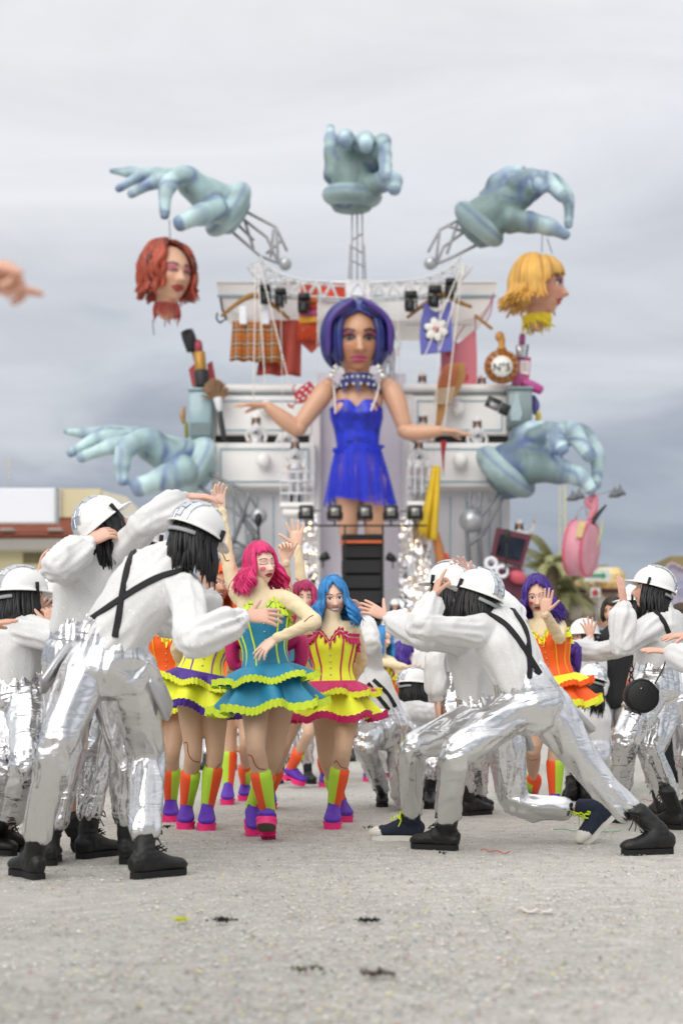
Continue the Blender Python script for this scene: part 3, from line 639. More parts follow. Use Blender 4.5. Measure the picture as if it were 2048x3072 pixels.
        for k in 'LR':
            if k + 'heel' in K: boot_black(root, K[k + 'heel'], K[k + 'toe'], nrm(K[k + 'k'] - K[k + 'a']), shoes, lace=near)
    if hair: mk('hair', wig(fr, hairlen, .006, 18, .22, 110 if near else 40, 1.0, None, .012 if near else .02, int(seed), grav=.85, nv=5 if near else 4, segs=6 if near else 4), BLACKH, root)
    if helm: helmet(root, fr, tiles and near, int(seed), 36 if near else 20)
    if mic: q = MB(); q.tube([fr.w((.07, .03, -.02)), fr.w((.075, .08, -.05)), fr.w((.05, .11, -.065))], [.004] * 3, n=5); mk('microphone', q, STRAP, root)
    if strap:
        bv = bvh_of(shirt); q = MB()
        for line in strap: ribbon_on(bv, ORG[shirt.name], line, .014, q, .009)
        if q.V: flat('suspenders', q, STRAP, root)
    return root, K, fr
# ------------------------------------------------------------------ dancers
def gather(mb, ring, out, h, down, n=220, k=58, amp=.012, m=0, seed=0):
    """a gathered frill: a short band with a fast wave along a closed or open line"""
    ring = cr(ring, max(1, n // (len(ring) - 1))); out = cr(out, max(1, n // (len(out) - 1)))[:len(ring)]; ring = ring[:len(out)]
    t = np.linspace(0, 1, len(ring)); rg = np.random.default_rng(seed); ph = np.cumsum(rg.random(len(t)) * .35)
    rows = []
    for v in (0, .33, .66, 1.):
        w = np.sin(2 * pi * k * t + ph) * amp * (.25 + v); w2 = np.cos(2 * pi * k * t * .97 + ph + 1) * amp * .6 * v
        rows.append(ring + out * (w + amp * .4)[:, None] + np.outer(v * h + w2, down))
    mb.grid(np.array(rows), m)
def dancer(label, d, J, cols, hairm, hk, style, group='dancers in frilled corset dresses', hands={}, near=True, skin='ecc3ab', flips=(0, 1), bustle=None, pix=None, vox=.009, skirt=(1., 1.), arms=True, beads=True):
    NW[0] += 1; seed = NW[0]
    main, trim, pipe, tier, hem, ruf = cols
    K = skeleton(J, d, arm=(.27, .24)); hp, hs = hips_of(K, J, .08)
    base = K['pelvis'].copy(); base[2] = 0; root = thing('person', label, 'person', base, group)
    for k in 'LR':
        if k + 'heel' in K:
            f = nrm(K[k + 'toe'] - K[k + 'heel']); K[k + 'k'] = solve(hp[k], J[k + 'k'], .42, d); f_, s_, u_ = foot_axes(K[k + 'heel'], K[k + 'toe'], A(0, 0, 1) if abs(f[2]) < .85 else A(0, .9, .3)); K[k + 'a'] = K[k + 'heel'] + f_ * .05 + u_ * .125
    fr = Frame(K['head'], J['hf'], J['hu'], J.get('hsc', .98))
    body_core(root, K, J, hp, fr, style, 120 if near else 40, 96 if near else 32, skin, hands)
    w, nk, pv = K['waist'], K['neck'], K['pelvis']
    sv = nrm(K['Rs'] - K['Ls']) if 'Ls' in K else hs; upv = nrm(nk - w); fw = nrm(A(*J['front'])) if 'front' in J else nrm(np.cross(upv, sv))
    if np.dot(fw, A(0, -1, 0)) < 0 and 'front' not in J: fw = -fw
    sv = nrm(np.cross(fw, upv)); fw = nrm(np.cross(upv, sv))
    # nude top
    mb = MB(); mb.tube([w, lerp(w, nk, .35), lerp(w, nk, .62), lerp(w, nk, .86), nk, nk + upv * .06], A((.11, .085), (.128, .10), (.14, .105), (.12, .08), (.062, .06), (.058, .058)), n=18, ref=sv)
    bones = [(w, nk, .6, .8, 1.2)]
    for k in 'LR':
        if k + 's' in K:
            s_, e_, w_ = K[k + 's'], K[k + 'e'], K[k + 'w']; mb.tube([lerp(nk, w, .2), lerp(s_, lerp(nk, w, .2), .2), lerp(s_, e_, .3), lerp(s_, e_, .8), e_, lerp(e_, w_, .3), w_], [.058, .057, .048, .041, .039, .038, .028], n=14); bones += [(s_, e_, .8, 1.2, 1), (e_, w_, .8, 1.3, 1)]
    me = remesh(mb, vox, 2); folds(me, bones, .0065, 20, .6, seed); top = link_mesh('turtleneck', me, TURTLE, root)
    # tights
    mb = MB(); mb.tube([w, lerp(w, pv, .6), pv], A((.1, .085), (.135, .11), (.15, .12)), n=18, ref=hs)
    for k in 'LR':
        if k + 'heel' in K:
            h_, k_, a_ = hp[k], K[k + 'k'], K[k + 'a']; mb.tube([lerp(h_, pv, .2), h_, lerp(h_, k_, .35), lerp(h_, k_, .75), k_, lerp(k_, a_, .2), lerp(k_, a_, .42), lerp(k_, a_, .55)], [.09, .092, .084, .064, .055, .053, .046, .034], n=16)
    me = remesh(mb, vox, 4); tights = link_mesh('tights', me, TIGHTS, root)
    if pix:
        q = MB(); qb = MB()
        for ob, line in pix:
            o = {'top': top, 'tights': tights}[ob]; ribbon_on(bvh_of(o), ORG[o.name], line, .0028, q, .0015)
        if q.V: flat('drawn_joint_line', q, INK, root)
    # bodice
    n = 72; th = np.linspace(0, 2 * pi, n + 1); ct, stn = np.cos(th), np.sin(th)      # th=0 side, pi/2 front
    Lb = np.linalg.norm(nk - w); lev = np.linspace(-.22, .66, 15)
    def ringr(v): return np.interp(v, [-.25, 0, .12, .45, .6, .7], [.158, .128, .126, .15, .158, .157]), np.interp(v, [-.25, 0, .12, .45, .6, .7], [.13, .10, .10, .128, .128, .12])
    frontm = np.exp(-((th - pi / 2) / .55) ** 2)
    def surf(v, off=0.):
        top_ = v
        a, b = ringr(v); bust = .022 * np.exp(-((v - .52) / .13) ** 2) * (np.exp(-((th - pi / 2 - .42) / .3) ** 2) + np.exp(-((th - pi / 2 + .42) / .3) ** 2))
        heart = np.where(v > .5, (v - .5) / .16, 0) * (.045 * np.exp(-((abs(th - pi / 2) - .42) / .22) ** 2) - .035 * np.exp(-((th - pi / 2) / .12) ** 2) - .05 * (np.sin(th) < 0))
        dip = np.where(v < 0, v / -.22, 0) * .02 * frontm
        return w + np.outer((a + off) * ct, sv) + np.outer((b + off + bust) * stn, fw) + np.outer(v * Lb + heart - dip, upv)
    mb = MB(); mb.grid(np.array([surf(v) for v in lev])); bod = mk('corset', mb, main, root)
    q = MB()
    for a in (-1.05, -.52, .52, 1.05) + ((-1.7, 1.7) if near else ()):
        i = int(round((pi / 2 + a) / (2 * pi) * n)) % n; sl_ = np.array([surf(v, .004)[i] for v in lev]); x = i - n // 4
        drift = np.linspace(-.012, .012, len(sl_)) * np.sign(a); sl_ = sl_ + np.outer(drift, sv) * -1
        q.tube(sl_, [(.0055, .0022)] * len(sl_), n=6, ref=sv, sub=1)
    mk('piping', q, pipe, bod)
    if beads:
        for v in np.linspace(-.15, .45, 6): mk('busk_stud', MB().ball(surf(v, .004)[n // 4], .006, 8, 6), STEEL, bod)
    q = MB(); r0 = surf(.645, .006); outv = nrm_rows(r0 - (w + upv * .6 * Lb)); gather(q, r0, outv, .045, -upv * .75, 576, 20, .013, seed=seed); gather(q, r0 + upv * .008, outv, .028, upv * .6, 576, 26, .010, seed=seed + 3); mk('neckline_frill', q, ruf, bod)
    # skirt tiers
    dn = -nrm(upv * .6 + A(0, 0, 1) * .4); c = w - upv * .16 * Lb
    kx, kz = skirt
    def tierm(nm, r0, r1, drop, waves, amp, hemm, m, top_off=0., hk_=.036, parent=root, ph=0., k2=64, ex=.8):
        N = 260; t = np.linspace(0, 2 * pi, N + 1); rows = []; rg = np.random.default_rng(seed + waves); pj = np.cumsum(rg.random(N + 1) * .02)
        wv = np.sin(waves * t + ph + .9 * np.sin(t * 2 + ph)) ; wv2 = np.sin(waves * 1.7 * t + 2 * ph)
        wv[-1] = wv[0]; wv2[-1] = wv2[0]
        for v in np.linspace(0, 1, 9):
            r = lerp(r0, r1, v ** ex) + amp * v * (wv * .75 + wv2 * .3); z = top_off + drop * v + .3 * amp * v * np.cos(waves * t + ph + 1.1)
            rows.append(c + np.outer(r * 1.12 * np.cos(t), sv) + np.outer(r * np.sin(t), fw) + np.outer(z, dn))
        q = MB(); q.grid(np.array(rows)); ob = mk(nm, q, m, parent)
        hemr = rows[-1]; ov = nrm_rows(hemr - c - np.outer((hemr - c) @ dn, dn)); hemr = hemr + ov * .009; q = MB(); gather(q, hemr - np.outer(np.full(len(hemr), hk_ * .45), dn), ov, hk_, dn, N, k2, .0075, seed=seed + 9); gather(q, hemr - np.outer(np.full(len(hemr), hk_ * .45), dn), ov, -hk_ * .35, dn, N, k2, .006, seed=seed + 19)
        mk('frill', q, hemm, ob); return ob
    tierm('skirt_tier', .14, .268 * kx, .225 * kz, 7, .058, hem, tier[1], 0.02, .034, ph=seed, ex=1.25)
    tierm('skirt_tier', .137, .232 * kx, .088 * kz, 7, .046, hem if tier[2] is None else tier[2], tier[0], .0, .028, ph=seed * 2.)
    q = MB(); wr = surf(-.2, .008); gather(q, wr, nrm_rows(wr - c), .022, dn, 216, 40, .006, seed=seed); mk('waist_frill', q, pipe if beads else trim, root)
    q = MB(); t = np.linspace(0, 2 * pi, 60); rows = [c + np.outer(r * np.cos(t), sv) + np.outer(r * np.sin(t), fw) + np.outer(np.full(60, z), dn) for r, z in ((.12, .05), (.165 * kx, .17 * kz), (.185 * kx, .215 * kz))]; q.grid(np.array(rows)); mk('petticoat', q, WHITE, root)
    for k, fl in zip('LR', flips):
        if k + 'heel' in K: boot_gogo(root, K[k + 'heel'], K[k + 'toe'], K[k + 'k'], fl)
    if hairm: mk('hair', wig(fr, **hk), hairm, root)
    return root, K, fr
def nrm_rows(a): return a / (np.linalg.norm(a, axis=1)[:, None] + 1e-9)
# ------------------------------------------------------------------ ground
def ground():
    m = bpy.data.materials.new('gravel_asphalt'); nt, b, out = nodes(m); L = nt.links.new
    tcn = nt.nodes.new('ShaderNodeTexCoord')
    def noise(s, d=8, r=.6): n = nt.nodes.new('ShaderNodeTexNoise'); n.inputs['Scale'].default_value = s; n.inputs['Detail'].default_value = d; n.inputs['Roughness'].default_value = r; L(tcn.outputs['Object'], n.inputs['Vector']); return n
    big = noise(.35); mid = noise(9, 6); fine = nt.nodes.new('ShaderNodeTexVoronoi'); fine.inputs['Scale'].default_value = 230; L(tcn.outputs['Object'], fine.inputs['Vector'])
    r1 = nt.nodes.new('ShaderNodeValToRGB'); L(fine.outputs['Color'], r1.inputs[0])
    for e, (p, c) in zip(r1.color_ramp.elements, ((0.1, (.42, .40, .365, 1)), (.9, (.66, .635, .59, 1)))): e.position = p; e.color = c
    m1 = nt.nodes.new('ShaderNodeMix'); m1.data_type = 'RGBA'; m1.blend_type = 'MULTIPLY'; m1.inputs[0].default_value = 1; L(r1.outputs[0], m1.inputs[6])
    r2 = nt.nodes.new('ShaderNodeMapRange'); r2.inputs[1].default_value = .3; r2.inputs[2].default_value = .7; r2.inputs[3].default_value = .82; r2.inputs[4].default_value = 1.1; L(big.outputs['Fac'], r2.inputs[0])
    r3 = nt.nodes.new('ShaderNodeMapRange'); r3.inputs[1].default_value = .3; r3.inputs[2].default_value = .7; r3.inputs[3].default_value = .82; r3.inputs[4].default_value = 1.10; L(mid.outputs['Fac'], r3.inputs[0])
    mm = nt.nodes.new('ShaderNodeMath'); mm.operation = 'MULTIPLY'; L(r2.outputs[0], mm.inputs[0]); L(r3.outputs[0], mm.inputs[1]); L(mm.outputs[0], m1.inputs[7])
    L(m1.outputs[2], b.inputs['Base Color']); b.inputs['Roughness'].default_value = .92; b.inputs['Specular IOR Level'].default_value = .25
    bp = nt.nodes.new('ShaderNodeBump'); bp.inputs['Strength'].default_value = .5; bp.inputs['Distance'].default_value = .008; L(fine.outputs['Distance'], bp.inputs['Height']); L(bp.outputs[0], b.inputs['Normal'])
    q = MB(); q.grid(np.array([[(x, y, 0) for x in (-1500, -30, 30, 1500)] for y in (-60, 0, 60, 2500)])); o = flat('ground', q, m); o['kind'] = 'structure'
    # confetti: paper scraps trodden into the gravel
    cols = [lin(c) for c in ('e8e4da', 'f2f0ea', 'd9cf8a', 'e6d84a', 'c9525e', '6e8fb8', '9a9488', '7fae7a', '6d665c', 'b9a79a', 'e2e2e4', '55504a')]
    rg = np.random.default_rng(3); N = 150000; y = 2.6 + 20 * rg.random(N) ** 1.35; x = (rg.random(N) - .5) * (1.5 + y * .62)
    keep = vnoise(np.stack([x * .8, y * .6, np.zeros(N)], 1)) + .5 * vnoise(np.stack([x * 3.1, y * 2., np.zeros(N)], 1)) + rg.random(N) * 1.5 - .45 * (y < 4.6) > .25; x, y = x[keep], y[keep]; N = len(x)
    s = .0024 + .0042 * rg.random(N) ** 2.2; lw = s * (.4 + .55 * rg.random(N)); a = rg.random(N) * 6.3; t1, t2 = (rg.random((2, N)) - .5) * .9; V = np.zeros((N, 4, 3))
    for i, (u, v) in enumerate(((-1, -1), (1, -1), (1, 1), (-1, 1))): uu, vv = u * s, v * lw; V[:, i] = np.stack([x + uu * np.cos(a) - vv * np.sin(a), y + uu * np.sin(a) + vv * np.cos(a), .005 + abs(uu * t1 + vv * t2)], 1)
    C = np.repeat(np.array(cols)[rg.choice(12, N, p=[.16, .14, .06, .035, .04, .045, .15, .02, .15, .10, .02, .08])], 4, 0); V = V.reshape(-1, 3); Fc = np.arange(4 * N).reshape(-1, 4).tolist()
    q = MB(); q.add(np.array(V), Fc, 0, np.array(C)); o = flat('confetti', q, mat('paper', 'ffffff', .8, attr=True, var=.1)); tag(o, 'small trodden paper confetti strewn over the gravel', 'confetti', kind='stuff')
ground()
def scrap(name, label, px, py, mt, n, size, flatk=.35, seed=0, ln=1.):
    rg = np.random.default_rng(seed); q = MB(); c = G(px, py)
    for i in range(n):
        p = c + A(rg.normal() * size * ln, rg.normal() * size * .5, .008 + abs(rg.normal()) * size * flatk); d = A(rg.normal(), rg.normal(), rg.normal() * .5) * size * .5
        q.tube([p, p + d * .5 + A(0, 0, .006), p + d], [(.0032, .0012)] * 3, n=4, sub=2)
    o = mk(name, q, mt); o.location.z = .006; tag(o, label, 'scrap', 'litter on the ground'); return o
BF = mat('black_feather', '1d1a1a', .9); GF = mat('lime_tissue', 'c9cf3a', .8); RT = mat('red_tissue', 'c2474f', .8); BR = mat('brown_leaf', '5a4a42', .9)
scrap('feather_tuft', 'crumpled black feather tuft lying beside a lime scrap in the foreground', 668, 2775, BF, 46, .012, seed=1, ln=1.6)
scrap('feather_tuft', 'black feather tuft with a trailing end, alone in the middle foreground', 1105, 2774, BF, 46, .012, seed=2, ln=1.8)
scrap('tissue_scrap', 'lime yellow tissue scrap in the left foreground', 545, 2772, GF, 40, .012, seed=3)
scrap('leaf_scrap', 'dark leaf with a lime stripe near the bottom edge', 930, 2930, mat('dark_leaf', '4b4630', .9), 20, .016, seed=4, ln=1.8)
scrap('leaf_scrap', 'small brown crumpled leaf near the bottom edge', 1140, 2938, BR, 60, .014, seed=5, ln=1.5)
scrap('feather_tuft', 'tiny black tuft in front of the lunging workers boot', 1330, 2567, BF, 12, .012, seed=7)
scrap('feather_tuft', 'black feather tuft by the toe of the navy sneaker', 1120, 2490, BF, 24, .02, seed=8, ln=1.8)
scrap('feather_tuft', 'black bead string lying under the left dancers', 505, 2490, BF, 20, .016, seed=9, ln=1.8)
def strip(name, label, p0, p1, mt, w, seed):
    q = MB(); a, b = G(*p0), G(*p1); pts = [lerp(a, b, t) + A(0, .02 * sin(9 * t + seed), .012 + .006 * sin(14 * t)) for t in np.linspace(0, 1, 8)]; q.tube(pts, [(w, .0025)] * 8, n=6, ref=A(0, 1, .1), sub=2); o = mk(name, q, mt); tag(o, label, 'scrap', 'litter on the ground')
strip('plastic_strip', 'pale plastic wrapper strip in the right foreground', (1552, 2737), (1652, 2744), mat('wrapper', 'd8cfc6', .4), .012, 1)
strip('paper_streamer', 'short red paper streamer before the black lunge boot', (1440, 2556), (1530, 2566), RT, .004, 5)
strip('paper_streamer', 'thin red paper streamer behind the kicking worker', (1920, 2405), (2010, 2402), RT, .006, 2)
strip('paper_streamer', 'thin green paper streamer beneath the raised sneaker', (1660, 2494), (1860, 2500), mat('green_paper', '5fa57c', .8), .005, 3)

# ------------------------------------------------------------------ workers in silver, left group
D = 6.24
worker('bending person in white sequin shirt with crossed black suspenders, nearest of all at left', 6.30, dict(
    head=(588, 1622), hf=(.62, .70, -.35), hu=(.32, .15, .9), neck=(505, 1672), waist=(340, 1908), pelvis=(328, 2012),
    Ls=(425, 1700, .12), Le=(600, 1830, .36), Lw=(622, 1765, .34), Rs=(560, 1775, -.10), Re=(575, 1925, '-'), Rw=(738, 1848, '+'),
    hipdir=(.86, .1, -.22), Lk=(165, 2250, '-'), Rk=(442, 2268, '+'), Lf=((118, 2640), (44, 2622)), Rf=((402, 2638), (556, 2622))), vox=.009,
    hands={'L': dict(f=(-.1, .1, 1), p=(.5, .6, .2), curl=.4, t=1), 'R': dict(f=(1, .15, .02), p=(.1, .8, -.6), t=1, curl=(.12, .16, .2, .2), sp=.14, th=.9, tc=.0)}, cuffs='R',
    strap=[[(346, 1912), (352, 1882), (366, 1800), (385, 1700), (412, 1640), (440, 1618)], [(270, 1862), (360, 1800), (470, 1735), (575, 1708)]])
worker('person in silver trousers behind the bending worker, helmet tipped back and arm stretched over', 6.85, dict(
    head=(325, 1583), hf=(.62, .45, .62), hu=(-.58, -.1, .8), neck=(292, 1650), waist=(255, 1880), pelvis=(262, 1975),
    Ls=(225, 1705, -.05), Le=(165, 1705, '-'), Lw=(272, 1625, '+'), Rs=(345, 1680, .0), Re=(440, 1570, '-'), Rw=(568, 1490, '+'),
    hipdir=(1, .1, 0), Lk=(205, 2270, '+'), Rk=(378, 2262, '+'), Lf=((150, 2598), (165, 2570)), Rf=((378, 2594), (392, 2566))),
    hands={'L': dict(f=(.8, .2, .5), p=(.3, .8, -.4), curl=.5, t=1, sp=.03), 'R': dict(f=(.95, .1, .0), p=(.1, .3, -1), curl=.22, t=1)}, cuffs='L', pouch=False)
worker('person whose helmet shows between the two left workers, in heavy stitched boots', 7.2, dict(
    head=(425, 1645), hf=(.7, .6, -.1), hu=(.1, 0, 1), neck=(395, 1710), waist=(320, 1900), pelvis=(300, 1990),
    Ls=(330, 1745, .1), Le=(360, 1880, .2), Lw=(430, 1900, .3), Rs=(440, 1750, -.05), Re=(480, 1860, .1), Rw=(540, 1880, .2),
    hipdir=(.9, -.3, 0), Lk=(255, 2260, '-'), Rk=(290, 2262, '-'), Lf=((212, 2480, .05), (248, 2556)), Rf=((240, 2578), (362, 2562))),
    hands={'R': dict(f=(1, .3, 0), p=(0, 0, -1))}, pouch=False, silver=SILVER2)
worker('person in white sequin shirt at the left edge, leaning right with hands under the chin', 7.25, dict(
    head=(72, 1796), hf=(.82, .45, .0), hu=(-.12, 0, 1), neck=(42, 1856), waist=(40, 2030), pelvis=(45, 2105),
    Ls=(-30, 1880, .12), Le=(60, 1960, .34), Lw=(112, 1872, .32), Rs=(85, 1892, -.12), Re=(196, 1920, '-'), Rw=(158, 1885, '+'),
    hipdir=(.9, -.4, 0), Lk=(-10, 2310, '-'), Rk=(75, 2300, '-'), Lf=((-70, 2560), (40, 2568)), Rf=((-20, 2562), (58, 2556)), Ra=(28, 2480, .05)),
    hands={'L': dict(f=(.35, 0, .9), p=(.8, -.5, 0), curl=.15, sp=.2, t=-1), 'R': dict(f=(-.1, .1, 1), p=(-.6, .8, 0), curl=.9, t=1)},
    strap=[[(15, 1865), (38, 1855), (60, 1842)]], silver=SILVER2)
worker('person with helmet half hidden behind the left edge worker, arm up', 8.9, dict(
    head=(170, 1800), hf=(.6, .7, 0), hu=(0, 0, 1), neck=(160, 1850), waist=(140, 2010), pelvis=(140, 2085),
    Ls=(105, 1880, .0), Le=(95, 1790, '+'), Lw=(120, 1715, '+'), Rs=(205, 1880, 0), Re=(215, 1970, 0), Rw=(190, 1900, -.1),
    hipdir=(1, 0, 0), Lk=(110, 2270, '-'), Rk=(175, 2270, '-'), Lf=((95, 2480), (115, 2490)), Rf=((165, 2480), (190, 2488))),
    vox=.014, hands={'L': dict(f=(.2, 0, 1), p=(1, 0, 0)), 'R': dict(f=(0, 0, 1), p=(0, 1, 0))}, silver=SILVER2, pouch=False)
# right group
worker('person lunging in front at right, crossed black suspenders, fingers framing the face', 7.42, dict(
    head=(1420, 1798), hf=(-.72, .58, .26), hu=(.3, .05, .95), neck=(1478, 1850), waist=(1560, 2030), pelvis=(1597, 2128),
    Ls=(1392, 1892, -.16), Le=(1258, 1880, '-'), Lw=(1302, 1792, '+'), Rs=(1535, 1850, .16), Re=(1500, 1800, .40), Rw=(1395, 1752, .45),
    hipdir=(.75, .35, .0), Lk=(1362, 2262, '-'), Rk=(1785, 2335, '+'), Lf=((1368, 2552), (1243, 2546)), Rf=((1980, 2562), (1872, 2566)), Ra=(1925, 2478, .0)), vox=.009,
    hands={'L': dict(f=(.25, .1, .95), p=(.9, .2, -.1), curl=(.1, .9, 1., 1.05), t=-1, th=.9, tc=.1), 'R': dict(f=(-.3, .1, 1), p=(-.3, -.9, 0), curl=.3, t=1)},
    strap=[[(1455, 1838), (1510, 1870), (1550, 1915), (1582, 1965), (1618, 2022)], [(1534, 1828), (1570, 1880), (1583, 1935), (1587, 2034)]])
worker('person lunging behind in navy high top sneakers with lime laces, watch arm stretched left', 7.95, dict(
    head=(1340, 1772), hf=(-.8, .5, .1), hu=(.1, 0, 1), neck=(1400, 1850), waist=(1440, 2090), pelvis=(1465, 2170),
    Ls=(1395, 1930, -.1), Le=(1272, 1915, '-'), Lw=(1158, 1850, '+'), Rs=(1470, 1900, .16), Re=(1510, 2000, .3), Rw=(1480, 2080, .35),
    hipdir=(.7, .5, 0), Lk=(1232, 2245, '-'), Rk=(1545, 2418, '+'), Lf=((1262, 2522), (1116, 2520)), Rf=((1836, 2452, 0.05), (1752, 2532)), Ra=(1748, 2432, .05)),
    hands={'L': dict(f=(-.86, .1, .45), p=(-.1, .85, -.5), curl=(.1, .12, .15, .2), t=-1, th=.95, tc=0, sp=.1)}, shoes='sneaker')
q = MB(); wp = P(1168, 1856, 7.95)
wr = nrm(P(1158, 1850, 7.95) - P(1272, 1915, 7.9)); sdv = nrm(np.cross(wr, A(0, 1, 0))); q.tube([wp + (sdv * cos(t) + A(0, 1, 0) * sin(t)) * .036 for t in np.linspace(0, 2 * pi, 17)], [(.012, .003)] * 17, n=6, ref=wr, sub=1, cap=False)
wo_ = mk('wristwatch', q, STRAP); tag(wo_, 'black square wristwatch on the stretched wrist of the sneaker wearing worker', 'watch')
q = MB(); q.box(wp + A(0, -.038, 0) + sdv * .006, (.021, .007, .025), np.stack([wr, A(0, 1, 0), sdv]), bev=.005); mk('watch_case', q, mat('watch_glass', '0c0c10', .1, coat=1), wo_)
q = MB(); q.box(wp + A(0, -.0455, 0) + sdv * .006, (.012, .001, .012), np.stack([wr, A(0, 1, 0), sdv])); flat('watch_dial', q, mat('dial_red', '6a2a2c', .2), wo_)
worker('person standing upright behind the lunging pair, arm hanging straight down', 9.97, dict(
    head=(1388, 1760), hf=(-.3, .9, 0), hu=(0, 0, 1), neck=(1380, 1835), waist=(1390, 2010), pelvis=(1392, 2090),
    Ls=(1318, 1880, -.05), Le=(1302, 1990, '-'), Lw=(1312, 2108, '-'), Rs=(1450, 1880, 0), Re=(1475, 1990, '-'), Rw=(1470, 2100, '-'),
    hipdir=(1, .1, 0), Lk=(1365, 2260, '-'), Rk=(1430, 2265, '-'), Lf=((1392, 2448), (1490, 2440)), Rf=((1425, 2436), (1492, 2425)), La=(1410, 2398, .05)), vox=.013,
    hands={'L': dict(f=(.05, 0, -1), p=(1, .2, 0), curl=.45, t=-1, k=1.1), 'R': dict(f=(0, 0, -1), p=(-1, 0, 0), curl=.4)}, silver=SILVER2, pouch=False)
worker('person kneeling beside the blue haired dancer with one arm raised', 10.4, dict(
    head=(1056, 1965), hf=(.3, .9, -.1), hu=(.1, 0, 1), neck=(1080, 2015), waist=(1140, 2130), pelvis=(1160, 2195),
    Ls=(1030, 2040, -.05), Le=(1000, 2130, 0), Lw=(1040, 2200, 0), Rs=(1120, 2020, .05), Re=(1112, 1930, '-'), Rw=(1090, 1850, '+'),
    hipdir=(.9, .3, 0), Lk=(1090, 2230, '-'), Rk=(1207, 2385, '+'), Lf=((1146, 2400), (1146, 2422)), Rf=((1230, 2375), (1225, 2402)), Ra=(1222, 2385, .5)), vox=.013,
    hands={'R': dict(f=(-.5, 0, .9), p=(-.5, -.3, 0), curl=.3), 'L': dict(f=(0, 0, -1), p=(1, 0, 0))}, strap=[[(1102, 2050), (1135, 2090), (1165, 2130)], [(1120, 2040), (1160, 2080), (1185, 2120)]])
worker('person crouching low with helmet turned right, between the kneeling worker and the lunging pair', 11.3, dict(
    head=(1245, 2065), hf=(.85, .4, -.1), hu=(-.3, 0, .95), neck=(1225, 2105), waist=(1190, 2210), pelvis=(1195, 2270),
    Ls=(1190, 2120, .1), Le=(1260, 2160, '-'), Lw=(1330, 2140, '-'), Rs=(1245, 2130, -.1), Re=(1300, 2140, '-'), Rw=(1365, 2125, '+'),
    hipdir=(.8, -.4, 0), Lk=(1260, 2280, '-'), Rk=(1300, 2290, '-'), Lf=((1270, 2400), (1310, 2405)), Rf=((1282, 2410), (1290, 2428))), vox=.014,
    hands={'R': dict(f=(.9, 0, .2), p=(0, 0, -1)), 'L': dict(f=(.9, 0, .3), p=(0, 0, -1))}, pouch=False)
_, KK, _ = worker('person in profile at right with round black shoulder bag, hand lifted before the face', 8.94, dict(
    head=(1950, 1776), hf=(-.92, .1, .27), hu=(.28, 0, .95), neck=(1990, 1840), waist=(1962, 1995), pelvis=(1958, 2070),
    Ls=(1950, 1885, -.14), Le=(1862, 1940, '-'), Lw=(1868, 1806, '+'), Rs=(2015, 1865, .15), Re=(2050, 1960, .2), Rw=(1990, 1990, .3),
    hipdir=(.5, .8, 0), Lk=(1872, 2225, '-'), Rk=(1940, 2235, '-'), Lf=((1866, 2470), (1812, 2464)), Rf=((2045, 2490), (1964, 2484)), Ra=(2020, 2425, .0)), vox=.011,
    hands={'L': dict(f=(-.12, .0, 1), p=(-.75, .6, 0), curl=.12, t=-1, sp=.1, th=.6), 'R': dict(f=(-1, 0, 0), p=(0, 0, -1))}, strap=[[(1958, 1828), (1985, 1860), (2004, 1900)]], silver=SILVER2)
worker('person behind the right profile worker, sleeve stretched left towards the purple haired dancer', 10.2, dict(
    head=(1912, 1815), hf=(-.9, .2, 0), hu=(0, 0, 1), neck=(1945, 1880), waist=(2010, 2040), pelvis=(2030, 2115),
    Ls=(1900, 1930, -.1), Le=(1800, 1955, '+'), Lw=(1700, 1945, '+'), Rs=(1990, 1915, .1), Re=(2040, 2010, 0), Rw=(2080, 2080, 0),
    hipdir=(.8, .4, 0), Lk=(1950, 2270, '-'), Rk=(2060, 2290, '-'), Lf=((1985, 2452), (1962, 2446)), Rf=((2090, 2440), (2050, 2436))), vox=.013,
    hands={'L': dict(f=(-1, 0, 0), p=(0, .5, -1)), 'R': dict(f=(0, 0, -1), p=(1, 0, 0))}, tiles=False)
worker('person kneeling with back turned below the purple haired dancers skirt, black hair showing', 11.6, dict(
    head=(1770, 2050), hf=(-.3, .9, .0), hu=(.25, 0, .95), neck=(1760, 2100), waist=(1765, 2225), pelvis=(1768, 2275),
    Ls=(1728, 2125, 0), Le=(1715, 2200, '-'), Lw=(1740, 2260, '+'), Rs=(1798, 2125, 0), Re=(1808, 2210, '+'), Rw=(1790, 2260, '+'),
    hipdir=(1, 0, 0), Lk=(1735, 2385, '+'), Rk=(1790, 2385, '+'), Lf=((1710, 2330, .0), (1700, 2400)), Rf=((1745, 2340, 0.), (1735, 2400))), vox=.014, hairlen=.24,
    hands={'L': dict(f=(0, 0, -1), p=(1, 0, 0)), 'R': dict(f=(0, 0, -1), p=(1, 0, 0))}, pouch=False)
worker('person with helmet and lifted hand glimpsed behind the stretched right sleeve', 12.4, dict(
    head=(1748, 1912), hf=(-.7, -.3, 0), hu=(0, 0, 1), neck=(1755, 1960), waist=(1760, 2080), pelvis=(1760, 2140),
    Ls=(1722, 1980, -.1), Le=(1710, 2040, '-'), Lw=(1770, 1908, -.3), Rs=(1790, 1980, 0), Re=(1800, 2050, 0), Rw=(1790, 2100, 0),
    hipdir=(1, 0, 0), Lk=(1745, 2270, '-'), Rk=(1780, 2270, '-'), Lf=((1740, 2385), (1735, 2392)), Rf=((1780, 2385), (1785, 2392))), vox=.016, near=False,
    hands={'L': dict(f=(-.3, 0, 1), p=(0, -1, 0), sp=.3, curl=.1), 'R': dict(f=(0, 0, -1), p=(1, 0, 0))}, pouch=False)
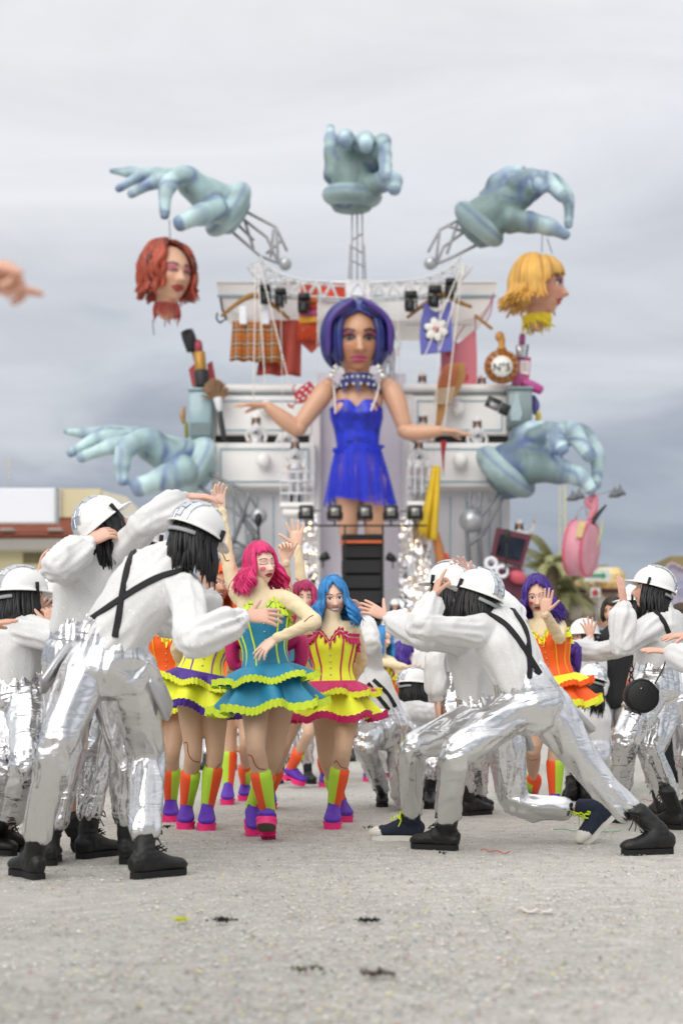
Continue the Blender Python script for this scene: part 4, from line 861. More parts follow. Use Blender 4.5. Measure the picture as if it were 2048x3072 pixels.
worker('person beyond the right picture edge reaching both hands into view', 8.3, dict(
    head=(2190, 1740), hf=(-.9, .3, 0), hu=(0, 0, 1), neck=(2200, 1830), waist=(2200, 2010), pelvis=(2200, 2090),
    Ls=(2140, 1890, -.1), Le=(2085, 1990, '-'), Lw=(2006, 1955, '+'), Rs=(2250, 1880, .1), Re=(2130, 1950, .2), Rw=(2062, 1905, .2),
    hipdir=(.8, .4, 0), Lk=(2180, 2290, '-'), Rk=(2240, 2290, '-'), Lf=((2200, 2510), (2150, 2510)), Rf=((2240, 2500), (2190, 2500))), vox=.012, tiles=False,
    hands={'L': dict(f=(-1, 0, .1), p=(.1, .3, -1), curl=.08, t=-1, sp=.06), 'R': dict(f=(-.95, 0, -.05), p=(0, .3, -1), curl=.15, t=1, sp=.25)}, pouch=False)
for (lab, px, dd, sl2) in (('person in white helmet glimpsed between the far dancers and the lunging pair', 1292, 16.5, SILVER), ('person in white helmet small and far, just right of the blue haired dancer', 1095, 21.0, SILVER2), ('person in silver far behind the left edge workers', 205, 12.5, SILVER2), ('person in silver far behind the orange haired dancer', 655, 18.0, SILVER), ('person in silver trousers far behind the gap between the two front dancers', 880, 14.5, SILVER2), ('person in silver far behind, left of the front pink haired dancers boots', 835, 15.5, SILVER)):
    s = F / dd; gy = HY + CH * s; x = px
    worker(lab, dd, dict(head=(x, gy - 1.62 * s), hf=(.2, .9, 0), hu=(0, 0, 1), neck=(x, gy - 1.46 * s), waist=(x, gy - 1.05 * s), pelvis=(x, gy - .92 * s),
        Ls=(x - .19 * s, gy - 1.38 * s, 0), Le=(x - .25 * s, gy - 1.12 * s, 0), Lw=(x - .2 * s, gy - .9 * s, -.1), Rs=(x + .19 * s, gy - 1.38 * s, 0), Re=(x + .25 * s, gy - 1.12 * s, 0), Rw=(x + .22 * s, gy - .88 * s, -.1),
        hipdir=(1, 0, 0), Lk=(x - .1 * s, gy - .5 * s, '-'), Rk=(x + .12 * s, gy - .5 * s, '-'), Lf=((x - .13 * s, gy + 2), (x - .2 * s, gy + 6)), Rf=((x + .12 * s, gy), (x + .2 * s, gy + 5))),
        vox=.018, near=False, hands={'L': dict(f=(0, 0, -1), p=(1, 0, 0)), 'R': dict(f=(0, 0, -1), p=(-1, 0, 0))}, silver=sl2, pouch=False)

# black shoulder bag of the profile worker
bg = P(1922, 2088, 8.66); root = thing('shoulder_bag', 'round faceted black shoulder bag with chain link at the right workers hip', 'bag', bg - A(0, 0, .11))
q = MB(); n_ = 8; R0 = .108
poly = [(cos(2 * pi * i / n_ + .3) * R0 * (1 if i not in (1, 2) else .9), sin(2 * pi * i / n_ + .3) * R0 * .98) for i in range(n_)]
def ringp(k, y): return [bg + A(x * k, y, z * k) for x, z in cr(np.array(poly + poly[:1]), 4)[:-1]]
rr_ = [ringp(.80, -.052), ringp(.95, -.044), ringp(1, -.03), ringp(1, .03), ringp(.93, .05)]; nn_ = len(rr_[0]); V = np.vstack(rr_)
q.add(V, [(i * nn_ + j, i * nn_ + (j + 1) % nn_, (i + 1) * nn_ + (j + 1) % nn_, (i + 1) * nn_ + j) for i in range(4) for j in range(nn_)] + [tuple(range(nn_))[::-1], tuple(range(4 * nn_, 5 * nn_))])
mk('bag_body', q, mat('black_pu', '121214', .5, bump=.3, bs=120), root)
q = MB(); q.tube([p + A(0, -.0015, 0) for p in ringp(.905, -.047)] + [ringp(.905, -.047)[0]], [.002] * (nn_ + 1), n=5, sub=1); mk('seam', q, STRAP, root)
q = MB(); q.ball(bg + A(-.012, -.053, .045), .006, 10, 7); mk('stud', q, STEEL, root)
q = MB()
for i in range(4):
    c = P(1892, 1992 + i * 16, 8.70); q.tube([c + A(cos(t) * .012 * (1 if i % 2 else .5), sin(t) * .008 * (0 if i % 2 else 1), sin(t) * .018) for t in np.linspace(0, 2 * pi, 13)], [.0045] * 13, n=6, sub=1)
q.tube([P(1890, 2050, 8.70), P(1886, 2075, 8.68)], [.005] * 2, n=6); q.tube([P(1963, 2050, 8.66), P(1985, 2010, 8.7), P(1998, 1975, 8.72)], [.005] * 3, n=6); mk('chain', q, mat('black_plastic', '111113', .35), root)
# raised hand of someone close to the camera, out of frame on the left
def loose_arm(label, d, sh, el, wr, hd, sleeve, skin):
    s_, e_, w_ = [P(x, y, d + z) for x, y, z in (sh, el, wr)]; b = s_.copy(); b[2] = 0
    root = thing('person', label, 'person', b); q = MB(); sk = A(*lin(skin)); q.tube([s_, e_, w_], [.045, .04, .027], n=12, col=sk); hand(q, w_, col=sk, **hd)
    # head, trunk and legs stand outside the picture
    hc = s_ + A(-.2, .05, .22); fr = Frame(hc, (.9, .3, 0), (0, 0, 1)); V, Fc, C, _ = head_mesh(fr, dict(skin=skin), 24, 20); q.add(V, Fc, 0, C); nk = s_ + A(-.2, 0, .04); pv = A(nk[0], nk[1], .95)
    q.tube([hc - A(0, 0, .05), nk, lerp(nk, pv, .5), pv], A((.05, .05), (.06, .06), (.16, .1), (.15, .11)), n=14, ref=A(1, 0, 0), col=sk)
    for sg in (-1, 1): q.tube([pv + A(sg * .09, 0, 0), pv + A(sg * .1, 0, -.45), A(pv[0] + sg * .1, pv[1], .05)], [.09, .06, .04], n=10, col=sk)
    mk('body', q, SKIN, root); q = MB(); q.tube([nk + A(.0, 0, -.05), lerp(nk, s_, .8), lerp(s_, e_, .5), e_, lerp(e_, w_, .7)], [.07, .08, .07, .07, .06], n=14); q.tube([nk, lerp(nk, pv, .4), pv], A((.1, .08), (.2, .14), (.17, .13)), n=16, ref=A(1, 0, 0)); mk('shirt', q, sleeve, root)
    q = MB()
    for sg in (-1, 1): q.tube([pv + A(sg * .08, 0, .05), pv + A(sg * .1, 0, -.45), A(pv[0] + sg * .1, pv[1], .1)], [.115, .085, .06], n=12); 
    mk('trousers', q, SILVER, root)
    for sg in (-1, 1): boot_black(root, A(pv[0] + sg * .1, pv[1] - .1, 0), A(pv[0] + sg * .1 + .05, pv[1] + .15, 0), A(0, 0, 1), lace=False)
    mk('hair', wig(fr, .16, .006, 18, .2, 40, 1., None, .02, 3, segs=4), BLACKH, root)
loose_arm('person close to the camera beyond the left edge, only a blurred raised hand in view', 2.75, (-420, 1080, 0), (-320, 950, 0), (-98, 842, 0), dict(fd=(1, .1, .12), pn=(.15, -.5, -.9), ts=-1, curl=(1.0, 1.0, .9, .1), spread=.12, thumb=.3, tcurl=.9), SHIRT, 'd9a58c')
loose_arm('person beyond the left edge, only fingertips in view beside the leaning worker', 6.1, (-300, 1900, 0), (-180, 1960, 0), (-62, 1885, 0), dict(fd=(.95, .1, .28), pn=(.2, .2, -1), ts=1, curl=.1, spread=.05), SHIRT, 'd9a58c')
# ------------------------------------------------------------------ dancers
HPINK = mat('pink_wig', 'd8266f', .40, var=.4, vs=22); HBLUE = mat('blue_wig', '2f86c8', .40, var=.4, vs=22); HPURP = mat('purple_wig', '3d1486', .40, var=.45, vs=22); HORNG = mat('orange_wig', 'f5661d', .40, var=.4, vs=22)
MAKE = dict(lk=1.2, ek=1.25, lip='a83348', brow='4a2e26', blush=('e0708c', .016, -.028), shadow='e0b8b0')
r_, K1, f1 = dancer('dancer with pink bob wig and turquoise corset dress with lime frills, striding in the middle', 8.25, dict(
    head=(782, 1696), hf=(.60, -.80, .04), hu=(-.20, .05, 1), neck=(775, 1768), waist=(796, 1965), pelvis=(805, 2050),
    Ls=(712, 1790, .04), Le=(678, 1655, '-'), Lw=(664, 1530, '+'), Rs=(862, 1795, -.02), Re=(946, 1865, '-'), Rw=(826, 1916, '-'), hipdir=(1, .1, 0), front=(.12, -1, .05), hsc=.98,
    Lk=(768, 2248, '-'), Rk=(822, 2262, '+'), Lf=((806, 2518), (800, 2484, -.22)), Rf=((752, 2478, .35), (768, 2510))),
    (TEALB, LIME, LIME, (TEALB, TEALB, None), LIME, LIME), HPINK, dict(length=.135, wave=.017, wfreq=50, flare=.8, n=280, face=.98, bang=1.08, lockr=.0095, seed=3, vol=.03, grav=.6, bangn=44, segs=9), dict(MAKE, eye='closed', mouth='closed', skin='f0cbb6'),
    hands={'L': dict(f=(-.15, .1, 1), p=(.5, -.6, .2), curl=.3, t=-1), 'R': dict(f=(-.75, -.1, -.66), p=(.35, .6, -.6), t=-1, curl=(.12, .16, .22, .3), sp=.16, th=.6)}, skin='f0cbb6', flips=(0, 1),
    pix=[('top', [(653, 1650), (668, 1660), (678, 1682), (688, 1680)]), ('top', [(912, 1866), (928, 1852), (940, 1846)]), ('tights', [(742, 2264), (756, 2268), (764, 2290), (776, 2305), (795, 2308)])], skirt=(1.02, 1.0))
r_, K2, f2 = dancer('dancer with wavy blue wig and yellow corset dress with cerise frills, smiling', 9.1, dict(
    head=(1000, 1795), hf=(.10, -.98, -.10), hu=(-.08, -.05, 1), neck=(995, 1862), waist=(998, 2018), pelvis=(1010, 2085),
    Ls=(930, 1890, .02), Le=(905, 1985, '+'), Lw=(935, 2040, .22), Rs=(1060, 1888, .02), Re=(1085, 1985, '+'), Rw=(1050, 2050, .25), hipdir=(1, 0, 0), front=(-.12, -1, 0), hsc=1.0,
    Lk=(978, 2270, '+'), Rk=(1028, 2256, '-'), Lf=((984, 2448), (1042, 2468)), Rf=((1008, 2464), (996, 2490))),
    (YELL, CERISE, CERISE, (CERISE, YELL, YELL), CERISE, CERISE), HBLUE, dict(length=.155, wave=.022, wfreq=58, flare=.75, n=280, face=.78, bang=1.18, curtain=True, lockr=.0095, seed=5, vol=.05, grav=.7, segs=10), dict(MAKE, mouth='smile', lk=1.3, lip='c0606a', blush=('eaa0a0', .012, -.03)),
    hands={'L': dict(f=(.2, .2, -1), p=(1, 0, 0)), 'R': dict(f=(-.2, .2, -1), p=(-1, 0, 0))}, skin='eec6ae', flips=(1, 1),
    pix=[('tights', [(1002, 2290), (1010, 2282), (1022, 2300), (1044, 2306)])], skirt=(.98, .95))
dancer('laughing dancer with orange wig and yellow corset dress with purple frills', 8.85, dict(
    head=(655, 1757), hf=(.30, -.92, .05), hu=(.08, 0, 1), neck=(640, 1832), waist=(608, 1990), pelvis=(608, 2060),
    Ls=(560, 1855, .05), Le=(530, 1950, '+'), Lw=(560, 2030, '+'), Rs=(695, 1850, .05), Re=(715, 1950, '+'), Rw=(690, 2020, '+'), hipdir=(1, 0, 0), front=(.1, -1, 0),
    Lk=(580, 2262, '-'), Rk=(645, 2270, '-'), Lf=((570, 2455), (556, 2490)), Rf=((626, 2460), (620, 2494))),
    (YELL, PURP, mat('lilac_piping', '8a4fb0', .5), (PURP, YELL, YELL), PURP, YELL), HORNG, dict(length=.22, wave=.008, wfreq=26, flare=.3, n=220, face=.8, bang=1.02, lockr=.0095, seed=8, vol=.05), dict(MAKE, mouth='open', lip='b04458', skin='cf9a7e', blush=None),
    hands={'L': dict(f=(0, 0, -1), p=(1, 0, 0)), 'R': dict(f=(0, 0, -1), p=(-1, 0, 0))}, skin='d3a085', flips=(0, 1), pix=[('tights', [(552, 2230), (562, 2228), (566, 2262), (580, 2282), (600, 2286)]), ('tights', [(612, 2270), (622, 2300), (640, 2312), (662, 2290)])], skirt=(.92, .9))
dancer('dancer with purple wavy wig and orange corset dress with yellow frills, palm held out', 9.9, dict(
    head=(1612, 1792), hf=(-.18, -.95, -.12), hu=(-.08, 0, 1), neck=(1625, 1856), waist=(1655, 2005), pelvis=(1672, 2065),
    Ls=(1570, 1880, .06), Le=(1550, 1985, .12), Lw=(1590, 2060, .15), Rs=(1678, 1876, .02), Re=(1676, 1915, -.22), Rw=(1633, 1838, -.42), hipdir=(1, .2, 0), front=(-.35, -.9, 0), hsc=1.06,
    Lk=(1598, 2248, '-'), Rk=(1664, 2272, '-'), Lf=((1602, 2425), (1578, 2432)), Rf=((1660, 2432), (1666, 2455))),
    (ORNG, YELL, mat('amber_piping', 'fbb01c', .6), (YELL, ORNG, ORNG), YELL, YELL), HPURP, dict(length=.145, wave=.022, wfreq=58, flare=.8, n=270, face=.82, bang=1.1, curtain=True, lockr=.010, seed=11, vol=.08, segs=9), dict(MAKE, lip='9a3a4c', blush=('d8485e', .013, -.03)),
    hands={'L': dict(f=(0, 0, -1), p=(1, 0, 0)), 'R': dict(f=(.1, -.1, 1), p=(-.3, -.9, 0), curl=(.08, .08, .1, .15), t=1, sp=.08, th=.7)}, skin='e8bca4', flips=(1, 0), pix=[('tights', [(1570, 2264), (1590, 2280), (1612, 2276)]), ('tights', [(1642, 2276), (1650, 2300), (1676, 2310)])], skirt=(.95, .9))
# the ones farther back
dancer('dancer in orange corset half hidden behind the left workers', 9.5, dict(
    head=(500, 1790), hf=(.2, -1, 0), hu=(0, 0, 1), neck=(500, 1860), waist=(500, 2015), pelvis=(502, 2080),
    Ls=(450, 1880, 0), Le=(430, 1970, '+'), Lw=(440, 2060, '+'), Rs=(555, 1880, 0), Re=(570, 1970, '+'), Rw=(560, 2060, '+'), hipdir=(1, 0, 0), front=(.1, -1, 0), Lk=(470, 2262, '-'), Rk=(516, 2262, '-'), Lf=((462, 2440), (455, 2460)), Rf=((516, 2440), (512, 2468))),
    (ORNG, YELL, mat('amber_piping', 'fbb01c', .6), (YELL, ORNG, ORNG), YELL, YELL), HORNG, dict(length=.2, n=70, bang=1.05, lockr=.018, seed=12, segs=4), dict(MAKE), near=False, hands={}, vox=.013, skirt=(.85, .85), flips=(1, 0))
dancer('dancer with magenta wig waving both arms behind the pink and blue haired pair', 10.3, dict(
    head=(912, 1800), hf=(.1, -1, .05), hu=(0, 0, 1), neck=(912, 1862), waist=(912, 2005), pelvis=(912, 2065),
    Ls=(862, 1880, 0), Le=(862, 1775, '-'), Lw=(856, 1682, '-'), Rs=(958, 1880, 0), Re=(905, 1755, '-'), Rw=(892, 1640, '-'), hipdir=(1, 0, 0), front=(0, -1, 0), Lk=(890, 2230, '-'), Rk=(935, 2230, '-'), Lf=((690, 2412), (684, 2418)), Rf=((738, 2398), (732, 2406))) if False else dict(
    head=(912, 1800), hf=(.1, -1, .05), hu=(0, 0, 1), neck=(912, 1862), waist=(892, 2005), pelvis=(880, 2065),
    Ls=(862, 1880, 0), Le=(862, 1775, '-'), Lw=(856, 1682, '-'), Rs=(958, 1880, 0), Re=(905, 1755, '-'), Rw=(892, 1640, '-'), hipdir=(1, 0, 0), front=(0, -1, 0), Lk=(815, 2232, '-'), Rk=(850, 2238, '-'), Lf=((775, 2412), (772, 2432)), Rf=((812, 2412), (808, 2430))),
    (TEALB, CERISE, CERISE, (CERISE, TEALB, None), CERISE, CERISE), mat('magenta_wig', 'b01a5c', .40, var=.4, vs=22), dict(length=.18, wave=.012, wfreq=40, flare=.4, n=90, face=.75, bang=1.05, lockr=.016, seed=14, vol=.05, segs=5), dict(MAKE), near=False, vox=.012, skirt=(.8, .85),
    hands={'L': dict(f=(-.1, .0, 1), p=(.3, -.9, 0), curl=1.0, t=1, k=1.15), 'R': dict(f=(-.08, 0, 1), p=(.1, -1, 0), curl=.06, t=-1, sp=.26, th=.8, tc=0, k=1.2)}, pix=[('top', [(886, 1735), (896, 1742), (905, 1760)])])
dancer('dancer seen only by boots behind the orange haired and pink haired pair', 11.3, dict(
    head=(715, 1830), hf=(.1, -1, 0), hu=(0, 0, 1), neck=(715, 1888), waist=(712, 2020), pelvis=(712, 2075), Ls=(670, 1900, 0), Le=(660, 1980, '+'), Lw=(680, 2050, '+'), Rs=(760, 1900, 0), Re=(770, 1980, '+'), Rw=(750, 2050, '+'), hipdir=(1, 0, 0), front=(0, -1, 0),
    Lk=(690, 2235, '-'), Rk=(738, 2230, '-'), Lf=((690, 2395), (682, 2416)), Rf=((742, 2385), (734, 2404))), (ORNG, YELL, YELL, (YELL, ORNG, ORNG), YELL, YELL), HORNG, dict(length=.2, n=60, bang=1.05, lockr=.02, seed=15, segs=4), dict(MAKE), near=False, hands={}, vox=.015, skirt=(.7, .8), flips=(1, 0))
dancer('dancer kicking up an orange boot far behind the front pair', 13.4, dict(
    head=(945, 1890), hf=(-.4, -.9, 0), hu=(0, 0, 1), neck=(945, 1935), waist=(948, 2045), pelvis=(950, 2090), Ls=(912, 1945, 0), Le=(905, 2010, '+'), Lw=(920, 2060, '+'), Rs=(985, 1945, 0), Re=(990, 2010, '+'), Rw=(980, 2060, '+'), hipdir=(1, 0, 0), front=(-.2, -1, 0),
    Lk=(925, 2200, '-'), Rk=(966, 2210, '-'), Lf=((856, 2338, .25), (905, 2356, .1)), Rf=((968, 2348), (974, 2362))), (YELL, CERISE, CERISE, (CERISE, YELL, YELL), CERISE, CERISE), HBLUE, dict(length=.2, n=60, bang=1.05, lockr=.02, seed=16, segs=4), dict(MAKE), near=False, hands={}, vox=.016, skirt=(.75, .8), flips=(0, 0))
dancer('small far dancer with blue wig and rosy cheek reaching right, lime dress', 14.5, dict(
    head=(1148, 1918), hf=(.6, -.75, -.05), hu=(.15, 0, 1), neck=(1140, 1965), waist=(1128, 2062), pelvis=(1126, 2105), Ls=(1112, 1982, 0), Le=(1165, 1990, '-'), Lw=(1215, 2000, '-'), Rs=(1170, 1982, -.05), Re=(1200, 2015, '-'), Rw=(1255, 2030, '-'), hipdir=(1, 0, 0), front=(.3, -1, 0),
    Lk=(1105, 2215, '-'), Rk=(1130, 2215, '-'), Lf=((1108, 2335), (1104, 2345)), Rf=((1130, 2335), (1130, 2347))), (LIME, CERISE, CERISE, (CERISE, LIME, LIME), CERISE, CERISE), HBLUE, dict(length=.22, wave=.014, wfreq=40, flare=.3, n=80, face=.7, lockr=.016, seed=17, segs=5), dict(MAKE, mouth='smile', blush=('e8708c', .014, -.028)), vox=.014, skirt=(.8, .85), hands={'L': dict(f=(.9, 0, -.1), p=(0, 0, 1)), 'R': dict(f=(.9, 0, -.2), p=(0, 0, 1))}, beads=False)
dancer('small far dancer with purple wig in profile and orange dress, bending right', 15.2, dict(
    head=(1208, 1962), hf=(.9, -.2, -.3), hu=(.3, 0, .95), neck=(1192, 2003), waist=(1175, 2090), pelvis=(1165, 2120), Ls=(1175, 2015, .1), Le=(1220, 2040, '-'), Lw=(1260, 2050, '-'), Rs=(1205, 2020, -.1), Re=(1230, 2060, '-'), Rw=(1275, 2065, '-'), hipdir=(.5, -.8, 0), front=(.9, -.4, 0),
    Lk=(1165, 2215, '-'), Rk=(1185, 2215, '-'), Lf=((1160, 2330), (1168, 2334)), Rf=((1185, 2330), (1195, 2335))), (ORNG, YELL, YELL, (YELL, ORNG, ORNG), YELL, YELL), HPURP, dict(length=.16, wave=.014, wfreq=40, flare=.4, n=80, face=.75, bang=1.05, lockr=.016, seed=18, vol=.06, segs=5), dict(MAKE, blush=('d8607c', .015, -.03)), vox=.015, skirt=(.85, .85), hands={'L': dict(f=(.9, 0, 0), p=(0, 0, 1)), 'R': dict(f=(.9, 0, 0), p=(0, 0, 1))}, beads=False, near=False)
# big padded bows at the back of the dresses
def bow(label, c, r, mt, name='bow', sv=A(1, 0, 0)):
    q = MB()
    for sg in (-1, 1): q.tube([c, c + sv * sg * r * .6 + A(0, .02, .05), c + sv * sg * r + A(0, .03, .09), c + sv * sg * r * .95 + A(0, .03, -.07), c + sv * sg * r * .4 + A(0, .01, -.05)], A((.025, .02), (.05, .035), (.07, .045), (.06, .04), (.03, .02)), n=12, ref=A(0, 1, 0))
    q.ball(c, (.035, .03, .04)); o = mk(name, q, mt); tag(o, label, 'bow', 'bows at the back of the dresses')
bow('cerise padded bow behind the turquoise corset waist', P(800, 1962, 8.45), .20, CERISE)
bow('purple padded bow at the back of the orange corset', P(1690, 1968, 10.02), .10, PURP, sv=A(.9, .3, -.3))
# ------------------------------------------------------------------ the carnival float, about 40 m off
DF = 40.0
FW = mat('float_white', 'f0eeec', .55, var=.06, vs=.9, bump=.2, bs=3); FW2 = mat('float_grey_white', 'e4e4e8', .6, var=.08, vs=.7); LIL = mat('float_lilac', 'ece6f0', .6, var=.05, vs=.5)
TRIM = mat('trim_blue', '9fb9c2', .6); GAP_SHADE = mat('painted_gap_shade', '2c2a2a', .9); GREYM = mat('grey_steel', 'a0a2a4', .45, .4, var=.15, vs=3); WSTEEL = mat('white_steel', 'dfe0e2', .45)
BLKM = mat('black_metal', '17181a', .5); SHEET = mat('grey_ball', 'b9bcc0', .3, .5)
def bx(q, x0, y0, x1, y1, d, th, bev=0., m=0):
    a, b = P(x0, y1, d), P(x1, y0, d); c = (a + b) / 2; q.box(c + A(0, th / 2, 0), ((b[0] - a[0]) / 2, th / 2, (b[2] - a[2]) / 2), bev=bev, m=m); return q
def pr(q, pts, d, th, m=0): return q.prism([P(x, y, d) for x, y in pts], A(0, th, 0), m)
def tb(q, pts, r, d, n=8, sub=3, m=0):
    p = [P(x[0], x[1], d + (x[2] if len(x) > 2 else 0)) for x in pts]; rr = r if np.ndim(r) else [r] * len(p); return q.tube(p, np.asarray(rr) * d / F, n=n, sub=sub, m=m)
flt = thing('parade_float', 'towering white carnival float built like a chest of drawers with cornice', 'float', P(1085, 2207, 40))
q = MB(); bx(q, 952, 1120, 1218, 1990, 40.9, .4); mk('centre_panel', q, LIL, flt, False)
q = MB(); bx(q, 1010, 940, 1120, 1125, 41.2, .9); mk('neck_column', q, FW, flt, False)
for sgn, X in ((0, lambda x: x), (1, lambda x: 2170 - x)):
    def bb(nm, x0, y0, x1, y1, d, th, m, bev=.02, parent=flt):
        a, b = sorted((X(x0), X(x1))); q = MB(); bx(q, a, y0, b, y1, d, th, bev); return mk(nm, q, m, parent, False)
    car = bb('carcass', 634, 1172, 952, 1470, 40.45, 2.6, FW)
    bb('top_ledge', 622, 1152, 966, 1173, 40.2, 2.9, FW, .05)
    bb('ledge_trim', 628, 1174, 960, 1180, 40.36, .2, TRIM)
    dr = bb('drawer_front', 648, 1186, 936, 1306, 40.30, .15, FW, .05)
    for (x0, y0, x1, y1) in ((664, 1200, 920, 1204), (664, 1288, 920, 1292), (664, 1204, 668, 1288), (916, 1204, 920, 1288)): bb('trim_line', x0, y0, x1, y1, 40.27, .04, TRIM, 0, dr)
    bb('gap_shade_strip', 646, 1308, 940, 1326, 40.40, .2, GAP_SHADE)  # near-black slab: shade inside the open drawer put in as colour
    lo = bb('drawer_front', 638, 1328, 948, 1462, 40.0, .16, FW, .05)
    for (x0, y0, x1, y1) in ((660, 1344, 926, 1348), (660, 1442, 926, 1446), (660, 1348, 664, 1442), (922, 1348, 926, 1442)): bb('trim_line', x0, y0, x1, y1, 39.96, .04, TRIM, 0, lo)
    bb('drawer_side', 640, 1329, 646, 1462, 40.17, .4, FW2); bb('drawer_side', 940, 1329, 946, 1462, 40.17, .4, FW2); bb('drawer_floor', 646, 1452, 940, 1460, 40.17, .4, FW2)
    bb('cabinet', 640, 1471, 955, 2195, 40.6, 2.4, FW2)
    for x in (668, 700, 735, 770, 818, 862, 905): bb('cabinet_groove', x, 1490, x + 4, 1990, 40.57, .05, TRIM, 0)
    bb('pilaster', 928, 1180, 962, 1990, 40.35, .5, FW, .04)
    for kx, ky, kd, pa in ((792, 1386, 40.0, lo), (800, 1230, 40.3, dr)):
        q = MB(); c = P(X(kx), ky, kd); q.lathe(c, [(.10, .02), (.10, -.10), (.19, -.16), (.215, -.26), (.17, -.36), (.05, -.40)], (0, 1, 0), 20); mk('knob', q, FW, pa)
q = MB(); hull = [(655, 848), (655, 890), (690, 926), (735, 952), (790, 962), (1385, 962), (1435, 948), (1462, 918), (1484, 886), (1484, 848)]; pr(q, hull[::-1], 40.8, 2.2); mk('cornice', q, FW, flt, False)
q = MB(); bx(q, 652, 884, 1487, 890, 40.72, .1); mk('cornice_trim', q, TRIM, flt, False)
q = MB(); bx(q, 648, 842, 1490, 850, 40.74, 2.4, .04); mk('cornice_cap', q, FW, flt, False)
q = MB(); bx(q, 1036, 838, 1112, 906, 40.2, .6, .03); eb = mk('emblem_box', q, FW, flt, False)
q = MB(); pr(q, [(1056, 846), (1090, 850), (1088, 888), (1052, 884)], 40.1, .06); tb(q, [(1050, 880), (1072, 850), (1098, 884)], 2.2, 40.08, 6); mk('paper_sheet', q, WHITE, eb, False)
q = MB(); bx(q, 600, 1760, 1570, 2200, 40.2, 3.2, .05); mk('float_base', q, FW2, flt, False)
# lighting truss, an arc under the cornice
def truss(pts, w, d, r=.022, dep=.3):
    pts = [P(x, y, d) for x, y in pts]; c = cr(np.array(pts), 6); T = nrm_rows(np.gradient(c, axis=0)); N = np.stack([-T[:, 2], T[:, 1] * 0, T[:, 0]], 1); h = w * d / F / 2
    lines = [[c + N * h * a + A(0, b, 0)][0] for a in (-1, 1) for b in (0, dep)]; q = MB()
    for l in lines: q.tube(l, [r * 1.3] * len(l), n=5, sub=1)
    for i in range(0, len(c) - 4, 4):
        q.bar(lines[0][i], lines[2][i + 2], r, 4); q.bar(lines[2][i + 2], lines[0][i + 4], r, 4); q.bar(lines[1][i], lines[3][i + 2], r, 4); q.bar(lines[3][i + 2], lines[1][i + 4], r, 4); q.bar(lines[0][i], lines[1][i], r, 4); q.bar(lines[2][i], lines[3][i], r, 4)
    return q
mk('lighting_truss', truss([(762, 782), (785, 812), (830, 842), (900, 862), (970, 868), (1036, 872)], 46, 39.7), WSTEEL, flt)
mk('lighting_truss', truss([(1112, 872), (1180, 868), (1250, 862), (1320, 842), (1372, 812), (1398, 782)], 46, 39.7), WSTEEL, flt)
# red and orange cloth behind the truss
q = MB(); bx(q, 902, 852, 952, 892, 40.6, .06); bx(q, 962, 852, 1034, 892, 40.6, .06); mk('banner_cloth', q, mat('banner', 'd2492c', .8, var=.5, vs=1.2), flt, False)
# moving-head lamps hung from the truss
for px, py, k in ((795, 886, 1), (842, 896, 1), (912, 914, 1.1), (1232, 908, 1.1), (1304, 894, 1.2), (1352, 866, 1)):
    c = P(px, py, 39.6); t = thing('stage_lamp', 'black moving head stage lamp hanging below the ' + {795: 'left end of the truss', 842: 'left truss, second from its end', 912: 'truss in front of the striped scarf', 1232: 'truss right of the puppet head', 1304: 'truss above the violet vest', 1352: 'right end of the truss'}[px], 'stage lamp', c - A(0, 0, .3), 'stage lamps under the truss')
    q = MB(); q.box(c + A(0, 0, .2 * k), (.15 * k, .12, .08 * k), bev=.03); mk('lamp_base', q, BLKM, t); q = MB()
    for sx in (-1, 1): q.box(c + A(sx * .14 * k, 0, .02), (.025, .06, .16 * k), bev=.01)
    mk('yoke', q, BLKM, t); q = MB(); q.lathe(c + A(0, 0, .1), [(.07, 0), (.11 * k, -.06), (.11 * k, -.25), (.13 * k, -.33), (.02, -.34)], (0.1, .1, 1), 14); mk('lamp_head', q, BLKM, t)
